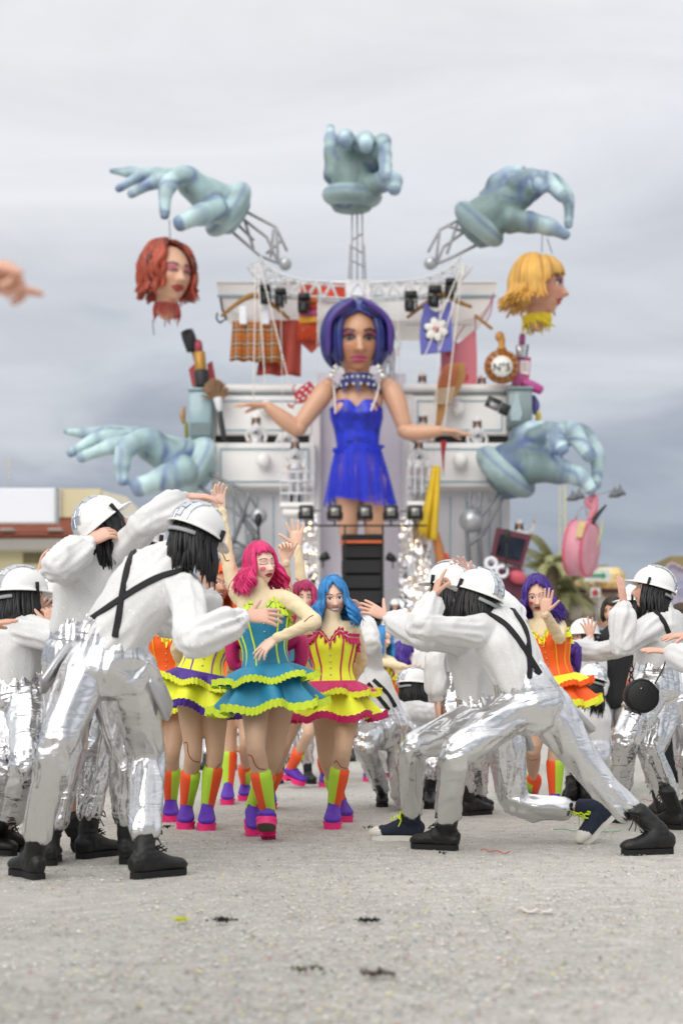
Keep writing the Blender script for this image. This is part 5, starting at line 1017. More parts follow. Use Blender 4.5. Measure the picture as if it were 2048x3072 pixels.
# ------------------------------------------------------------------ giant hands
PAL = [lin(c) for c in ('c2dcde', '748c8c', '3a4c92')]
HANDM = mat('papier_mache_hand', 'ffffff', .5, attr=True, var=.3, vs=1.8, bump=.5, bs=5)
def big_hand(label, d, fingers, palm, cuff, cuff_ax, cuff_r, cuff_h=.55, vox=.05, mid='9db8ba'):
    allp = [(x[0], x[1]) for f in fingers for x in f]; cen = P(np.mean([x for x, y in allp]), max(y for x, y in allp), d); t = thing('giant_hand', label, 'giant hand', cen, 'giant blue hands on crane arms')
    q = MB(); segs = []; MID = A(*lin(mid))
    for f in fingers:
        pts = np.array([P(x[0], x[1], d + x[2]) for x in f]); r = np.array([x[3] for x in f]) * d / F * 1.16; p6 = cr(pts, 6); r6 = cr(r, 6)[:, 0] * (1 + .075 * np.cos(2 * pi * np.arange(len(p6)) / 6)); q.tube(p6, r6, n=16, sub=1); segs.append((pts, r))
    wc = P(cuff[0], cuff[1], d + cuff[2]); pe = P(palm[0][1][0], palm[0][1][1], d + palm[0][1][2]) if cuff_ax[0] < 0 else P(palm[0][1][0], palm[0][1][1], d); q.tube([wc - nrm(A(*cuff_ax)) * .1, lerp(wc, pe, .5), pe], [cuff_r * d / F * .8, cuff_r * d / F * .72, palm[0][1][3] * d / F], n=18, sub=4)
    for a, b in palm: pts = [P(x[0], x[1], d + x[2]) for x in (a, b)]; q.tube(pts, [a[3] * d / F, b[3] * d / F], n=16, sub=4)
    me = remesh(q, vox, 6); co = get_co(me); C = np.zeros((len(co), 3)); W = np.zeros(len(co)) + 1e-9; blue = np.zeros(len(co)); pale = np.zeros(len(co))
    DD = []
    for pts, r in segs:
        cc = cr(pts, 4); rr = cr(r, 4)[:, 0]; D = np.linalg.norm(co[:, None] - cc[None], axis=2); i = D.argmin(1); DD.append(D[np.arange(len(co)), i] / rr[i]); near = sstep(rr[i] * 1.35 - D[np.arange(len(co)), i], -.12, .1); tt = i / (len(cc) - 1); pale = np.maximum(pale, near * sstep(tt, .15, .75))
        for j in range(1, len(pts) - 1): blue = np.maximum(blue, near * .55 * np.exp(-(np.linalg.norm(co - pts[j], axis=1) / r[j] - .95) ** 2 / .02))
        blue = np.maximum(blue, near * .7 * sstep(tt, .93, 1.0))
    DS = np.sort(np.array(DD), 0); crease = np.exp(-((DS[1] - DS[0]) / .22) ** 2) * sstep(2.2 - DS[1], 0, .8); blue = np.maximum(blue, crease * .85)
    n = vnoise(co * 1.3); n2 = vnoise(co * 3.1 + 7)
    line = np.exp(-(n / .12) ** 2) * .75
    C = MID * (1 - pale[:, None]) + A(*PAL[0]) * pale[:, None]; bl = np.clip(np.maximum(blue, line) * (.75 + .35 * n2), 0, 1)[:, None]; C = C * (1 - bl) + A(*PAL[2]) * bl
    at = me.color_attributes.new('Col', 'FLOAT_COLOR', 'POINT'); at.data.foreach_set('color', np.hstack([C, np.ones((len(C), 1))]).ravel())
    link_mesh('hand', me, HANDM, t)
    c = P(cuff[0], cuff[1], d + cuff[2]); ax = nrm(A(*cuff_ax)); q = MB(); R = cuff_r * d / F
    e1 = nrm(np.cross(ax, A(0, 0, 1))); q.ball(c, A(R, R, R * .46), 28, 20, ax=np.stack([e1, np.cross(ax, e1), ax]))
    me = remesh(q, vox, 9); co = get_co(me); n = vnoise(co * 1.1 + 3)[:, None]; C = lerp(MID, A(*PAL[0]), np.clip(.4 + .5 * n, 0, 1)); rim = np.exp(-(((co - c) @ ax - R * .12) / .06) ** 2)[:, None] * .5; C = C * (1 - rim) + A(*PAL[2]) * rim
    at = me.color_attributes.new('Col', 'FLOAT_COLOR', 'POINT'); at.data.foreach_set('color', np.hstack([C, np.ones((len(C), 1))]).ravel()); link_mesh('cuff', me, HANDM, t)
    return t
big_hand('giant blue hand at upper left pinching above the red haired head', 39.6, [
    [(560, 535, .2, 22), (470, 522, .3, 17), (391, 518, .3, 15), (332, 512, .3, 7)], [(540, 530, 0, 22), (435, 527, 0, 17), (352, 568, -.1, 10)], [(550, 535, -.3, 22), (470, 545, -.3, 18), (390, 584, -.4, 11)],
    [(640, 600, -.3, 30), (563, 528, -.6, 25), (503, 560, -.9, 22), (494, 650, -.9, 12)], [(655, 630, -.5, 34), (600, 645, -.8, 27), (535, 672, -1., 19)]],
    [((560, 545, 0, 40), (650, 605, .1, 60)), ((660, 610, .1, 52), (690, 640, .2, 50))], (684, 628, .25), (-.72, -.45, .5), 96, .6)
big_hand('giant blue hand at lower left with index finger pointing down', 39.4, [
    [(440, 1310, .3, 26), (330, 1298, .3, 20), (265, 1301, .3, 17), (196, 1294, .3, 8)], [(430, 1315, .0, 25), (300, 1315, 0, 19), (208, 1362, -.1, 11)], [(430, 1325, -.3, 26), (340, 1338, -.3, 21), (240, 1374, -.4, 14)],
    [(530, 1380, -.3, 36), (448, 1318, -.6, 30), (380, 1345, -.9, 26), (366, 1400, -.9, 21), (370, 1448, -.9, 14)], [(555, 1410, -.5, 40), (494, 1434, -.8, 32), (410, 1464, -1., 24)]],
    [((440, 1335, 0, 46), (555, 1385, .1, 68)), ((560, 1390, .1, 60), (590, 1410, .2, 56))], (572, 1400, .3), (-.7, -.45, .5), 106, .65)
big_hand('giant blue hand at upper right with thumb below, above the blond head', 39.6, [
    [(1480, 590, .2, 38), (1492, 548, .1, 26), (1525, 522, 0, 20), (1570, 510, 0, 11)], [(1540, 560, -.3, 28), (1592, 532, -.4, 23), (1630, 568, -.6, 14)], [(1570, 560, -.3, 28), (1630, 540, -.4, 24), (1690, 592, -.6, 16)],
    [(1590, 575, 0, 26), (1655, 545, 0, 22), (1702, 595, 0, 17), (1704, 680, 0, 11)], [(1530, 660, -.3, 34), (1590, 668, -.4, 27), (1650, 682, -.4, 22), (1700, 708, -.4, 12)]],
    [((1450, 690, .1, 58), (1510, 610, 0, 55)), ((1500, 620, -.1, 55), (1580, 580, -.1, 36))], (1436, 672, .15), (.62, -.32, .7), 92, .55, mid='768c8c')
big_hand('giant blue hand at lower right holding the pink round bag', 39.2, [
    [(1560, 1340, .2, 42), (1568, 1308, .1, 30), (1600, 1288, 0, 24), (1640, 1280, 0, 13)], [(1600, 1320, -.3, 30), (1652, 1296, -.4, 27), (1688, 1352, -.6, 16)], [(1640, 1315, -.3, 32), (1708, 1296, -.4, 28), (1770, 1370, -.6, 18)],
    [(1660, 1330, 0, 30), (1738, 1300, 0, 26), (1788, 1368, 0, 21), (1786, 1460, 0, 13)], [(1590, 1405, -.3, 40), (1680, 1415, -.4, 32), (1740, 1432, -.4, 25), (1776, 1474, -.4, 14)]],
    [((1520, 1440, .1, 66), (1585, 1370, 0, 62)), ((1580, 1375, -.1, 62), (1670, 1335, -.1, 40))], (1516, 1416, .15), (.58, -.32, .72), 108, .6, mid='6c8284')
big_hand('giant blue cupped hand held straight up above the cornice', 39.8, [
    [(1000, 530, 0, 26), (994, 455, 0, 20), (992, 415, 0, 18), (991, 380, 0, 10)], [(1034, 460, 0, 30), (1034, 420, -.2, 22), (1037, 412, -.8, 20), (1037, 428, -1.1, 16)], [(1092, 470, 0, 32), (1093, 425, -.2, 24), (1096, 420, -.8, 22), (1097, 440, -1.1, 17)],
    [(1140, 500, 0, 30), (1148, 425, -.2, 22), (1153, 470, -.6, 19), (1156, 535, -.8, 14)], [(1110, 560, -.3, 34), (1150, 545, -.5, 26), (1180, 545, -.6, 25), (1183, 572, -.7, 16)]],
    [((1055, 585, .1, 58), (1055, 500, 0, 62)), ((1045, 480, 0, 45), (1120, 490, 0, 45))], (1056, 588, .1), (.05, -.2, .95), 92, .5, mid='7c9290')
def crane(label, bars, d, r, balls=(), mt=None):
    p0 = P(bars[0][0][0], bars[0][0][1], d); t = thing('steel_crane', label, 'crane', p0, 'steel arms carrying the giant hands')
    for b in bars:
        q = MB()
        for y in (0, .35): tb(q, [(x[0], x[1], y) for x in b], r, d, 6, 1)
        mk('strut', q, mt or GREYM, t)
    for x, y, rr in balls: q = MB(); q.ball(P(x, y, d), rr * d / F, 18, 12); mk('counterweight', q, SHEET, t)
    return t
crane('jointed steel crane arm behind the upper left hand', [[(700, 615), (828, 682), (860, 752)], [(690, 690), (780, 768), (860, 800)], [(720, 650), (800, 712), (835, 790)], [(735, 665), (760, 745)], [(820, 690), (812, 770)], [(828, 682), (835, 790)], [(760, 720), (700, 660)], [(845, 720), (800, 760)]], 40.2, 4.6, [(855, 792, 20)])
crane('jointed steel crane arm behind the upper right hand', [[(1412, 640), (1318, 690), (1284, 755)], [(1430, 735), (1360, 770), (1290, 800)], [(1400, 690), (1330, 740), (1305, 800)], [(1318, 690), (1305, 800)], [(1375, 660), (1340, 760)], [(1340, 676), (1400, 700)]], 40.2, 4.6, [(1290, 790, 20)])
crane('steel crane arm carrying the lower left hand', [[(588, 1400), (745, 1478), (778, 1540)], [(600, 1462), (740, 1560), (770, 1600)], [(745, 1478), (728, 1560), (770, 1620)], [(690, 1450), (730, 1545)], [(715, 1545), (760, 1548)], [(735, 1640), (660, 1600)], [(660, 1640), (745, 1690)]], 39.3, 5.6, [(776, 1548, 26)], mat('dark_steel', '86888c', .45, .4))
q = MB()
for x0, y0, x1, y1 in ((690, 1640, 742, 1700), (742, 1600, 762, 1690), (655, 1615, 690, 1650)): bx(q, x0, y0, x1, y1, 39.2, .5, .04)
tb(q, [(650, 1690), (700, 1620), (745, 1500)], [5, 7, 4], 39.2, 8); tb(q, [(700, 1700), (770, 1640)], 6, 39.1, 8)
tag(mk('hydraulic_machine', q, mat('machine_grey', '6f7276', .5, .3)), 'grey hydraulic machinery at the foot of the lower left crane arm', 'machinery')
crane('heavy steel crane arm carrying the lower right hand', [[(1520, 1470), (1448, 1600)], [(1495, 1480), (1420, 1580)], [(1410, 1480), (1400, 1600), (1412, 1720)], [(1440, 1480), (1435, 1560), (1445, 1720)], [(1400, 1500), (1440, 1560)], [(1440, 1500), (1405, 1570)], [(1400, 1640), (1450, 1600)]], 39.4, 6.4, [(1412, 1562, 36)], mat('dark_steel', '86888c'))
crane('upright steel mast under the middle hand', [[(1056, 640), (1054, 838)], [(1086, 640), (1088, 838)], [(1071, 640), (1071, 838)], [(1054, 740), (1088, 760)], [(1088, 700), (1056, 720)], [(1050, 780), (1092, 800)], [(1050, 735), (1046, 836)], [(1092, 735), (1096, 836)]], 40.0, 2.6)
# ------------------------------------------------------------------ puppet heads
PSK = dict(wide=1.1, ek=1.18, lk=1.3, bk=1.6, lth=1.5, skin='d2a084', lip='b04a5c', brow='3a2420', shadow='b8506c', iris='2a1a14', eye='half', liner='1c1214', contour='a06a54')
PUPM = mat('puppet_skin', 'ffffff', .42, attr=True, var=.06, vs=2, coat=.15)
def lockset(fr, H, face, n, lockr, a_end, seed, wave=0, wf=10, tail=0., flick=0., sides=6, part=.12, grav=A(0, 0, -1), cap=True, start=.06, m=None, lay=.10, cen=A(0, -.02, .012)):
    rg = np.random.default_rng(seed); q = MB(); H = A(*H)
    if cap: q.ball(fr.w(cen + A(0, -.012, .01)), H * A(.88, .8, .9) * fr.s, 22, 16, ax=fr.R)
    for i in range(n):
        ph = face + (2 * pi - 2 * face) * (i + .5 * rg.random()) / n; k = 1 + lay * rg.random(); ae = a_end * (.93 + .14 * rg.random()); pts = []
        p0 = rg.random() * 6.3
        for al in np.linspace(start + .2 * rg.random(), ae, 12):
            t = al / ae; w = wave * sin(wf * t + p0 + 2 * ph) * t; pp = ph + w
            pts.append(cen + A(H[0] * sin(al) * sin(pp), H[1] * sin(al) * cos(pp), H[2] * cos(al)) * k * (1 + .5 * w))
        g = fr.R @ grav; o = A(sin(ph), cos(ph), 0)
        if tail: 
            e = pts[-1]
            for u in (.5, 1.): pts.append(e + g * tail * u * (.8 + .4 * rg.random()) + o * flick * u * u)
        nP = len(pts); q.tube(fr.w(np.array(pts)), lockr * fr.s * (.8 + .4 * rg.random()) * np.interp(np.linspace(0, 1, nP), [0, .3, .85, 1], [.7, 1.1, .9, .25]), n=sides, sub=2, m=0 if m is None else m(i, rg))
    return q
def puppet_head(name, label, c, d, hf, hu, sc, style, na=150, ne=120):
    fr = Frame(P(c[0], c[1], d), hf, hu, sc); t = thing(name, label, 'puppet head', fr.w((0, 0, -.13))); q = MB(); V, Fc, C, sk = head_mesh(fr, style, na, ne); q.add(V, Fc, 0, C); q.tube([fr.w((0, -.01, -.06)), fr.w((0, -.02, -.13)), fr.w((0, -.025, -.138))], A(.05, .044, .05) * sc, n=18, col=sk); mk('face', q, PUPM, t)
    for sx in (-1, 1):                                  # upper lashes and nostrils give the face depth
        q = MB(); pts = [fr.w((sx * (.031 + x), .093 - abs(x + .004) * .35, .000 + .004 * (1 - (x / .017) ** 2))) for x in np.linspace(-.017, .02, 7)]; q.tube(pts, A(.001, .0018, .002, .002, .002, .0018, .001) * sc, n=5); mk('eyelash', q, BLKM, t)
    return t, fr
ph, pf = puppet_head('hanging_mannequin', 'puppet head with wavy red hair and closed eyes hanging at left', (510, 826), 39.2, (.60, -.8, -.06), (.0, 0, 1), 6.5, dict(PSK, eye='closed', shadow='d0708a', lip='a8443c', skin='d8a88a'))
RED1 = mat('red_lacquer_hair', 'a8452c', .4, var=.35, vs=1.6); RED2 = mat('dark_red_hair', '6a2a1c', .45, var=.3, vs=2)
q = lockset(pf, (.100, .112, .122), .78, 100, .0135, 1.95, 4, wave=.17, wf=12, tail=.045, flick=.02, m=lambda i, rg: int(rg.random() < .2), lay=.15); mk('hair', q, [RED1, RED2], ph)
q = MB(); rg = np.random.default_rng(2)
for i in range(26):
    a = 6.28 * i / 26; b = pf.w((.05 * cos(a), -.02 + .05 * sin(a), -.122)); q.tube([b, b + A(0, 0, -.12 - .2 * rg.random()) + A(rg.normal() * .03, 0, 0), b + A(rg.normal() * .05, 0, -.3 - .25 * rg.random())], [.04, .03, .008], n=5)
mk('torn_fringe', q, mat('torn_red', 'b04a44', .6), ph)
for p0, p1 in (((512, 735), (508, 660)), ((458, 960), (462, 1004))): q = MB(); q.bar(P(*p0, 39.2), P(*p1, 39.2), .012); mk('wire', q, BLKM, ph)
bh, bf = puppet_head('hanging_mannequin', 'puppet head with straight blond fringe in profile hanging at right', (1622, 864), 39.2, (.95, -.3, .02), (0, 0, 1), 6.5, dict(PSK, eye='open', lip='b0202c', shadow='7a3040', skin='c8937a'))
BL1 = mat('blond_hair', 'dfae55', .45, var=.3, vs=1.5); BL2 = mat('dark_blond_hair', 'b98235', .5, var=.3, vs=2)
q = lockset(bf, (.092, .106, .122), 1.12, 110, .0095, 1.66, 6, tail=.07, flick=.05, m=lambda i, rg: int(rg.random() < .25), lay=.12)
for i in range(20):
    ph_ = (-1 + 2 * i / 19) * 1.2; pts = [A(.095 * sin(al) * sin(ph_), .110 * sin(al) * cos(ph_) - .004, .008 + .122 * cos(al)) for al in np.linspace(.08, 1.16 + .30 * abs(ph_) ** 2 + .05 * sin(i * 5.), 6)]; q.tube(bf.w(np.array(pts)), A(.010, .013, .013, .013, .012, .006) * 6.5, n=6, sub=2, m=int(i % 5 == 2))
mk('hair', q, [BL1, BL2], bh)
q = MB()
for i in range(22):
    a = 6.28 * i / 22; b = bf.w((.055 * cos(a), -.02 + .055 * sin(a), -.12)); q.tube([b, b + A(.08 * cos(a), 0, -.15), b + A(rg.normal() * .12 + .1 * cos(a), 0, -.25 - .2 * rg.random())], [.06, .05, .012], n=5)
mk('yellow_ruff', q, mat('yellow_fur', 'd8bf2e', .8), bh)
for p0, p1 in (((1624, 757), (1625, 700)), ((1655, 760), (1640, 715)), ((1594, 975), (1598, 1005))): q = MB(); q.bar(P(*p0, 39.2), P(*p1, 39.2), .012); mk('wire', q, BLKM, bh)
# ------------------------------------------------------------------ the big puppet in the blue dress
DP = 38.5; pup = thing('giant_puppet', 'giant jointed doll with purple bob and short blue dress, arms spread', 'puppet', P(1085, 1790, DP)); sp_ = DP / F
fr = Frame(P(1069, 1024, DP), (.10, -.98, -.14), (-.02, -.05, 1), 7.7)
q = MB(); V, Fc, C, sk = head_mesh(fr, dict(PSK, lip='c45a78', skin='bd8663', shadow='9a3c5c', brow='1e1210', eye='open', sclera='a08c80', ek=1.12, lth=2.2), 170, 130); q.add(V, Fc, 0, C); q.tube([fr.w((0, -.015, -.06)), P(1072, 1130, DP + .1), P(1075, 1165, DP + .15)], [.40, .33, .42], n=20, col=sk); mk('head', q, PUPM, pup)
for sx in (-1, 1):
    q = MB(); pts = [fr.w((sx * (.031 + x), .093 - abs(x + .004) * .35, -.002 + .003 * (1 - (x / .017) ** 2))) for x in np.linspace(-.017, .021, 7)]; q.tube(pts, A(.001, .0018, .0022, .0022, .002, .0018, .001) * 7.9, n=5); mk('eyelash', q, BLKM, pup)
HP1 = mat('indigo_hair', '2a357e', .35, var=.25, vs=1.4, coat=.3); HP2 = mat('violet_hair', '4c3088', .35, var=.25, vs=1.6, coat=.3)
q = lockset(fr, (.106, .115, .130), .66, 84, .0135, 2.15, 9, m=lambda i, rg: int(rg.random() < .05), lay=.09, cen=A(0, -.022, .004), start=.1)
for sg in (-1, 1):
    for i in range(12):
        i = i * .6; pts = [A(lerp(.012 * sg, (.108 + .002 * i) * sin(min(al, 1.7)) * sg, sstep(al, .0, 1.2)), lerp(.10, .085 - .010 * i, al / 2.1) * (.62 + .38 * sin(min(al + .35, 1.57))), .012 + (.128 - .004 * i) * cos(al) - .0) for al in np.linspace(.42 - .05 * i, 2.15, 10)]; q.tube(fr.w(np.array(pts)), A(.006, .009, .010, .010, .010, .010, .010, .009, .007, .003) * 7.9, n=6, sub=2, m=int(i < 1))
for i in range(22):
    ph_ = (-1 + 2 * i / 21) * .8; pts = [A(.104 * sin(al) * sin(ph_), .112 * sin(al) * cos(ph_) - .006, .002 + .131 * cos(al)) for al in np.linspace(.05, .74 + .35 * abs(ph_), 6)]; q.tube(fr.w(np.array(pts)), A(.008, .010, .010, .010, .009, .006) * 8.3, n=6, sub=2, m=int(i % 9 == 4))
mk('hair', q, [HP1, HP2], pup)
SKP = mat('puppet_body', 'cf9f82', .42, var=.06, vs=1.5, coat=.15); tbp = lambda q, pts, r, n=18, ref=None: q.tube([P(x[0], x[1], DP + (x[2] if len(x) > 2 else 0)) for x in pts], np.asarray(r, float) * sp_, n=n, sub=4, ref=ref)
q = MB(); tbp(q, [(1075, 1150, .2), (1076, 1178, .15), (1072, 1215, .1), (1068, 1290, .1), (1070, 1345, .1), (1075, 1410, .1), (1080, 1450, .1)], [(32, 30), (72, 40), (74, 46), (62, 42), (54, 38), (74, 55), (70, 52)], ref=A(1, 0, 0), n=28)
for sx in (-1, 1): q.ball(P(1068 + sx * 34, 1230, DP - .2), A(31, 31, 31) * sp_, 18, 12)
me = remesh(q, .04, 6); link_mesh('torso', me, SKP, pup)
for pts, r in (([(978, 1168, .1), (955, 1200, 0), (900, 1275, -.1)], [30, 31, 23]), ([(892, 1290, -.1), (850, 1258, -.2), (800, 1218, -.3)], [24, 25, 15]), ([(1170, 1166, .1), (1188, 1205, 0), (1212, 1280, -.1)], [30, 31, 23]), ([(1216, 1296, -.1), (1260, 1298, -.25), (1322, 1292, -.4)], [23, 24, 15])):
    q = MB(); tbp(q, pts, r); mk('arm_segment', q, SKP, pup)
for x, y, z, r in ((984, 1162, .1, 27), (895, 1284, -.1, 25), (1163, 1160, .1, 27), (1213, 1290, -.1, 24)): q = MB(); q.ball(P(x, y, DP + z), r * sp_, 18, 12); mk('joint_ball', q, SKP, pup)
hx = [lin('d3a488')]
q = MB(); hand(q, P(797, 1217, DP - .3), (-1, -.1, .05), (-.1, .1, -1), -1, 5.0, (.05, .08, .12, .2), .10, .5, .2, n=10); mk('hand', q, SKP, pup)
q = MB(); hand(q, P(1324, 1292, DP - .4), (.98, -.1, -.08), (0, .1, -1), 1, 4.8, (.05, .1, .12, .2), .08, .45, .3, n=10); mk('hand', q, SKP, pup)
for x, sx in ((1044, -1), (1122, 1)): q = MB(); tbp(q, [(x, 1440, .1), (x, 1520, .1), (x - 2 * sx, 1640, .1), (x - 6 * sx, 1780, .1)], [42, 36, 24, 20]); mk('leg', q, SKP, pup)
BLUE = mat('royal_blue_sequin', '1c2fc0', .35, var=.55, vs=5, bump=.9, bs=6)
q = MB(); th = np.linspace(0, 2 * pi, 121); lev = np.linspace(0, 1, 22); rows = []
for v in lev:
    y = lerp(1362, 1226, v); a = np.interp(v, [0, .15, .5, .8, 1], [66, 63, 69, 80, 80]) * sp_; b = np.interp(v, [0, .15, .5, .8, 1], [46, 44, 48, 54, 52]) * sp_; c = P(lerp(1074, 1068, v), y, DP + .1)
    bust = np.exp(-((v - .82) / .16) ** 2) * .20 * (np.exp(-((th - 1.5 * pi - .5) / .38) ** 2) + np.exp(-((th - 1.5 * pi + .5) / .38) ** 2)); top = (v > .85) * (v - .85) / .15 * (.15 * np.exp(-((abs(th - 1.5 * pi) - .52) / .42) ** 4) - .07 * np.exp(-((th - 1.5 * pi) / .14) ** 2))
    rows.append(c + np.outer((a + bust * .2) * np.cos(th), A(1, 0, 0)) + np.outer((b + bust + .03) * np.sin(th), A(0, 1, 0)) + np.outer(top, A(0, 0, 1)))
q.grid(np.array(rows)[:, ::-1]); bo = mk('bodice', q, BLUE, pup)
def tulle(name, col, al):
    m = bpy.data.materials.new(name); nt, b, out = nodes(m); L = nt.links.new; b.inputs['Base Color'].default_value = (*lin(col), 1); b.inputs['Roughness'].default_value = .7; tr = nt.nodes.new('ShaderNodeBsdfTransparent'); ms = nt.nodes.new('ShaderNodeMixShader'); n = nt.nodes.new('ShaderNodeTexNoise'); tcn = nt.nodes.new('ShaderNodeTexCoord'); mp = nt.nodes.new('ShaderNodeMapping'); mp.inputs['Scale'].default_value = (2.2, 2.2, .25); L(tcn.outputs['Object'], mp.inputs[0]); L(mp.outputs[0], n.inputs['Vector']); n.inputs['Scale'].default_value = 2
    mr = nt.nodes.new('ShaderNodeMapRange'); mr.inputs[1].default_value = .35; mr.inputs[2].default_value = .65; mr.inputs[3].default_value = al - .18; mr.inputs[4].default_value = min(1, al + .18); L(n.outputs['Fac'], mr.inputs[0]); L(mr.outputs[0], ms.inputs[0]); L(tr.outputs[0], ms.inputs[1]); L(b.outputs[0], ms.inputs[2]); L(ms.outputs[0], out.inputs[0]); return m
TUL = tulle('blue_tulle', '2438d8', .46)
for kk, (r1, y1, al, ph0) in enumerate(((100, 1514, 1, 0.), (88, 1502, 1, 2.), (74, 1492, 1, 4.))):
    t = np.linspace(0, 2 * pi, 161); rows = []
    for v in np.linspace(0, 1, 12):
        r = lerp(64, r1, v ** .7) * sp_ * (1 + .09 * v * np.sin(19 * t + ph0 + 2 * np.sin(3 * t)) + .05 * v * np.sin(37 * t)); c = P(lerp(1074, 1078, v), lerp(1338, y1, v), DP + .1); rows.append(c + np.outer(r, A(1, 0, 0)) * np.cos(t)[:, None] + np.outer(r * .8, A(0, 1, 0)) * np.sin(t)[:, None] + np.outer(v * .10 * np.sin(2 * t + kk), A(0, 0, 1)))
    q = MB(); q.grid(np.array(rows)); mk('skirt_layer', q, TUL, pup)
q = MB(); c0 = P(1074, 1352, DP + .1); rg = np.random.default_rng(5)
for i in range(90): a = rg.random() * 6.28; c = c0 + A(cos(a) * .53, sin(a) * .43, rg.normal() * .08); q.tube([c, c + A(rg.normal() * .08, -.03, rg.normal() * .06)], [.045, .035], n=6)
mk('lace_applique', q, BLUE, bo)
q = MB(); n_ = 40; t = np.linspace(0, 2 * pi, n_ + 1); cc = P(1073, 1140, DP + .1); rows = [[cc + A(cos(a) * .42, sin(a) * .42, .12) for a in t], [cc + A(cos(a) * .5, sin(a) * .5, -.12) for a in t], [cc + A(cos(a) * (.62 if i % 2 else .66), sin(a) * (.6), -.20 - (.30 if i % 4 == 2 else .0)) for i, a in enumerate(t)]]
q.grid(np.array(rows)); co_ = mk('choker', q, mat('choker_indigo', '3a3c72', .4, var=.2), pup)
for i, a in enumerate(np.linspace(pi + .3, 2 * pi - .3, 9)):
    for zz, rr in ((-.02, .47), (-.24, .60)): q = MB(); q.ball(cc + A(cos(a + (zz < -.1) * .12) * rr * 1.04, sin(a + (zz < -.1) * .12) * rr * 1.04, zz), .04, 8, 6); mk('gem', q, mat('gem_white', 'dfe6f4', .1, .3), co_)
for pts in ([(1000, 1140, -.05), (1003, 1185, -.3), (1006, 1240, -.4)], [(1140, 1135, -.05), (1130, 1185, -.35), (1112, 1232, -.5)]): q = MB(); tbp(q, pts, [2.6, 3, 3], 6); mk('shoulder_strap', q, mat('clear_strap', 'e4dcda', .3), pup)
for sx, x in ((-1, 1020), (1, 1120)):
    q = MB()
    for i in range(3): c = P(x + sx * (4 + 6 * i), 1108 + 12 * i, DP - .4); q.prism([c, c + A(.08 * sx, 0, .18), c + A(.2 * sx, 0, .0)], A(0, .05, 0))
    mk('earring', q, mat('earring_glass', 'e6e2dc', .1, .4), pup)
# strings from the truss to the puppet
for i, (a, b) in enumerate((((772, 790), (795, 1150)), ((778, 790), (870, 1160)), ((766, 795), (760, 1215)), ((1388, 790), (1330, 1290)), ((1385, 792), (1240, 1150)), ((1392, 800), (1318, 1050)), ((960, 860), (945, 1150)), ((1190, 860), (1200, 1150)), ((842, 900), (850, 1410)), ((1320, 900), (1300, 1400)))):
    q = MB(); q.bar(P(*a, 39.5), P(*b, 38.6), .018 if i < 6 else .010, 5); o = mk('puppet_string', q, mat('white_rope', 'e6e2da', .8)); tag(o, ['white rope from the left truss end to the doll wrist', 'white rope from the left truss end slanting to the doll elbow', 'thin white rope hanging nearly straight at the left truss end', 'white rope from the right truss end to the doll right hand', 'white rope slanting left from the right truss end', 'short white rope beside the violet vest', 'thin rope running down left of the doll head', 'thin rope running down right of the doll head', 'slack rope from the cornice to the left balcony basket', 'slack rope from the cornice to the right balcony basket'][i], 'rope', 'puppet strings')
# ------------------------------------------------------------------ clothes, cosmetics and lamps on the float
def cloth(name, label, cat, corners, d, mt, rows=14, cols=22, wave=.06, wf=9, th=.05, group=None, parent=None, ph=0.):
    """a hanging piece: corners TL, TR, BR, BL in photo pixels"""
    c = [P(x, y, d) for x, y in corners]; g = []
    for i in range(rows):
        v = i / (rows - 1); r = []
        for j in range(cols): u = j / (cols - 1); r.append(lerp(lerp(c[0], c[1], u), lerp(c[3], c[2], u), v) + A(0, wave * (.3 + .7 * v) * sin(wf * u + ph + .8 * v), 0))
        g.append(r)
    q = MB(); q.grid(np.array(g)); o = mk(name, q, mt, parent); md = o.modifiers.new('thick', 'SOLIDIFY'); md.thickness = th
    if label: tag(o, label, cat, group)
    return o
def mat_plaid():
    m = bpy.data.materials.new('plaid'); nt, b, out = nodes(m); L = nt.links.new; tcn = nt.nodes.new('ShaderNodeTexCoord'); sp = nt.nodes.new('ShaderNodeSeparateXYZ'); L(tcn.outputs['Object'], sp.inputs[0]); prev = None; base = (*lin('b5702c'), 1)
    for ax, k in ((0, 3.0), (2, 2.6)):
        fr_ = nt.nodes.new('ShaderNodeMath'); fr_.operation = 'MULTIPLY'; L(sp.outputs[ax], fr_.inputs[0]); fr_.inputs[1].default_value = k; f2_ = nt.nodes.new('ShaderNodeMath'); f2_.operation = 'FRACT'; L(fr_.outputs[0], f2_.inputs[0]); rp = nt.nodes.new('ShaderNodeValToRGB'); rp.color_ramp.interpolation = 'CONSTANT'; L(f2_.outputs[0], rp.inputs[0])
        st = [(0, base), (.22, (*lin('2a2018'), 1)), (.36, (*lin('d9cdbb'), 1)), (.46, (*lin('2a2018'), 1)), (.58, base), (.78, (*lin('a8401e'), 1)), (.9, base)]
        while len(rp.color_ramp.elements) < len(st): rp.color_ramp.elements.new(.5)
        for e, (p, c) in zip(rp.color_ramp.elements, st): e.position = p; e.color = c
        if prev is None: prev = rp.outputs[0]
        else: mx_ = nt.nodes.new('ShaderNodeMix'); mx_.data_type = 'RGBA'; mx_.inputs[0].default_value = .5; L(prev, mx_.inputs[6]); L(rp.outputs[0], mx_.inputs[7]); L(mx_.outputs[2], b.inputs['Base Color'])
    b.inputs['Roughness'].default_value = .8; return m
WOOD = mat('hanger_wood', 'a87a3c', .5, var=.2, vs=3)
def hanger(label, pts, d, hook):
    t = thing('coat_hanger', label, 'coat hanger', P(pts[1][0], pts[0][1], d)); q = MB(); tb(q, pts, [5, 7, 9, 7, 5][:len(pts)] if len(pts) == 5 else 6, d); mk('hanger_bar', q, WOOD, t); q = MB(); tb(q, hook, 2.5, d); mk('hook', q, GREYM, t); return t
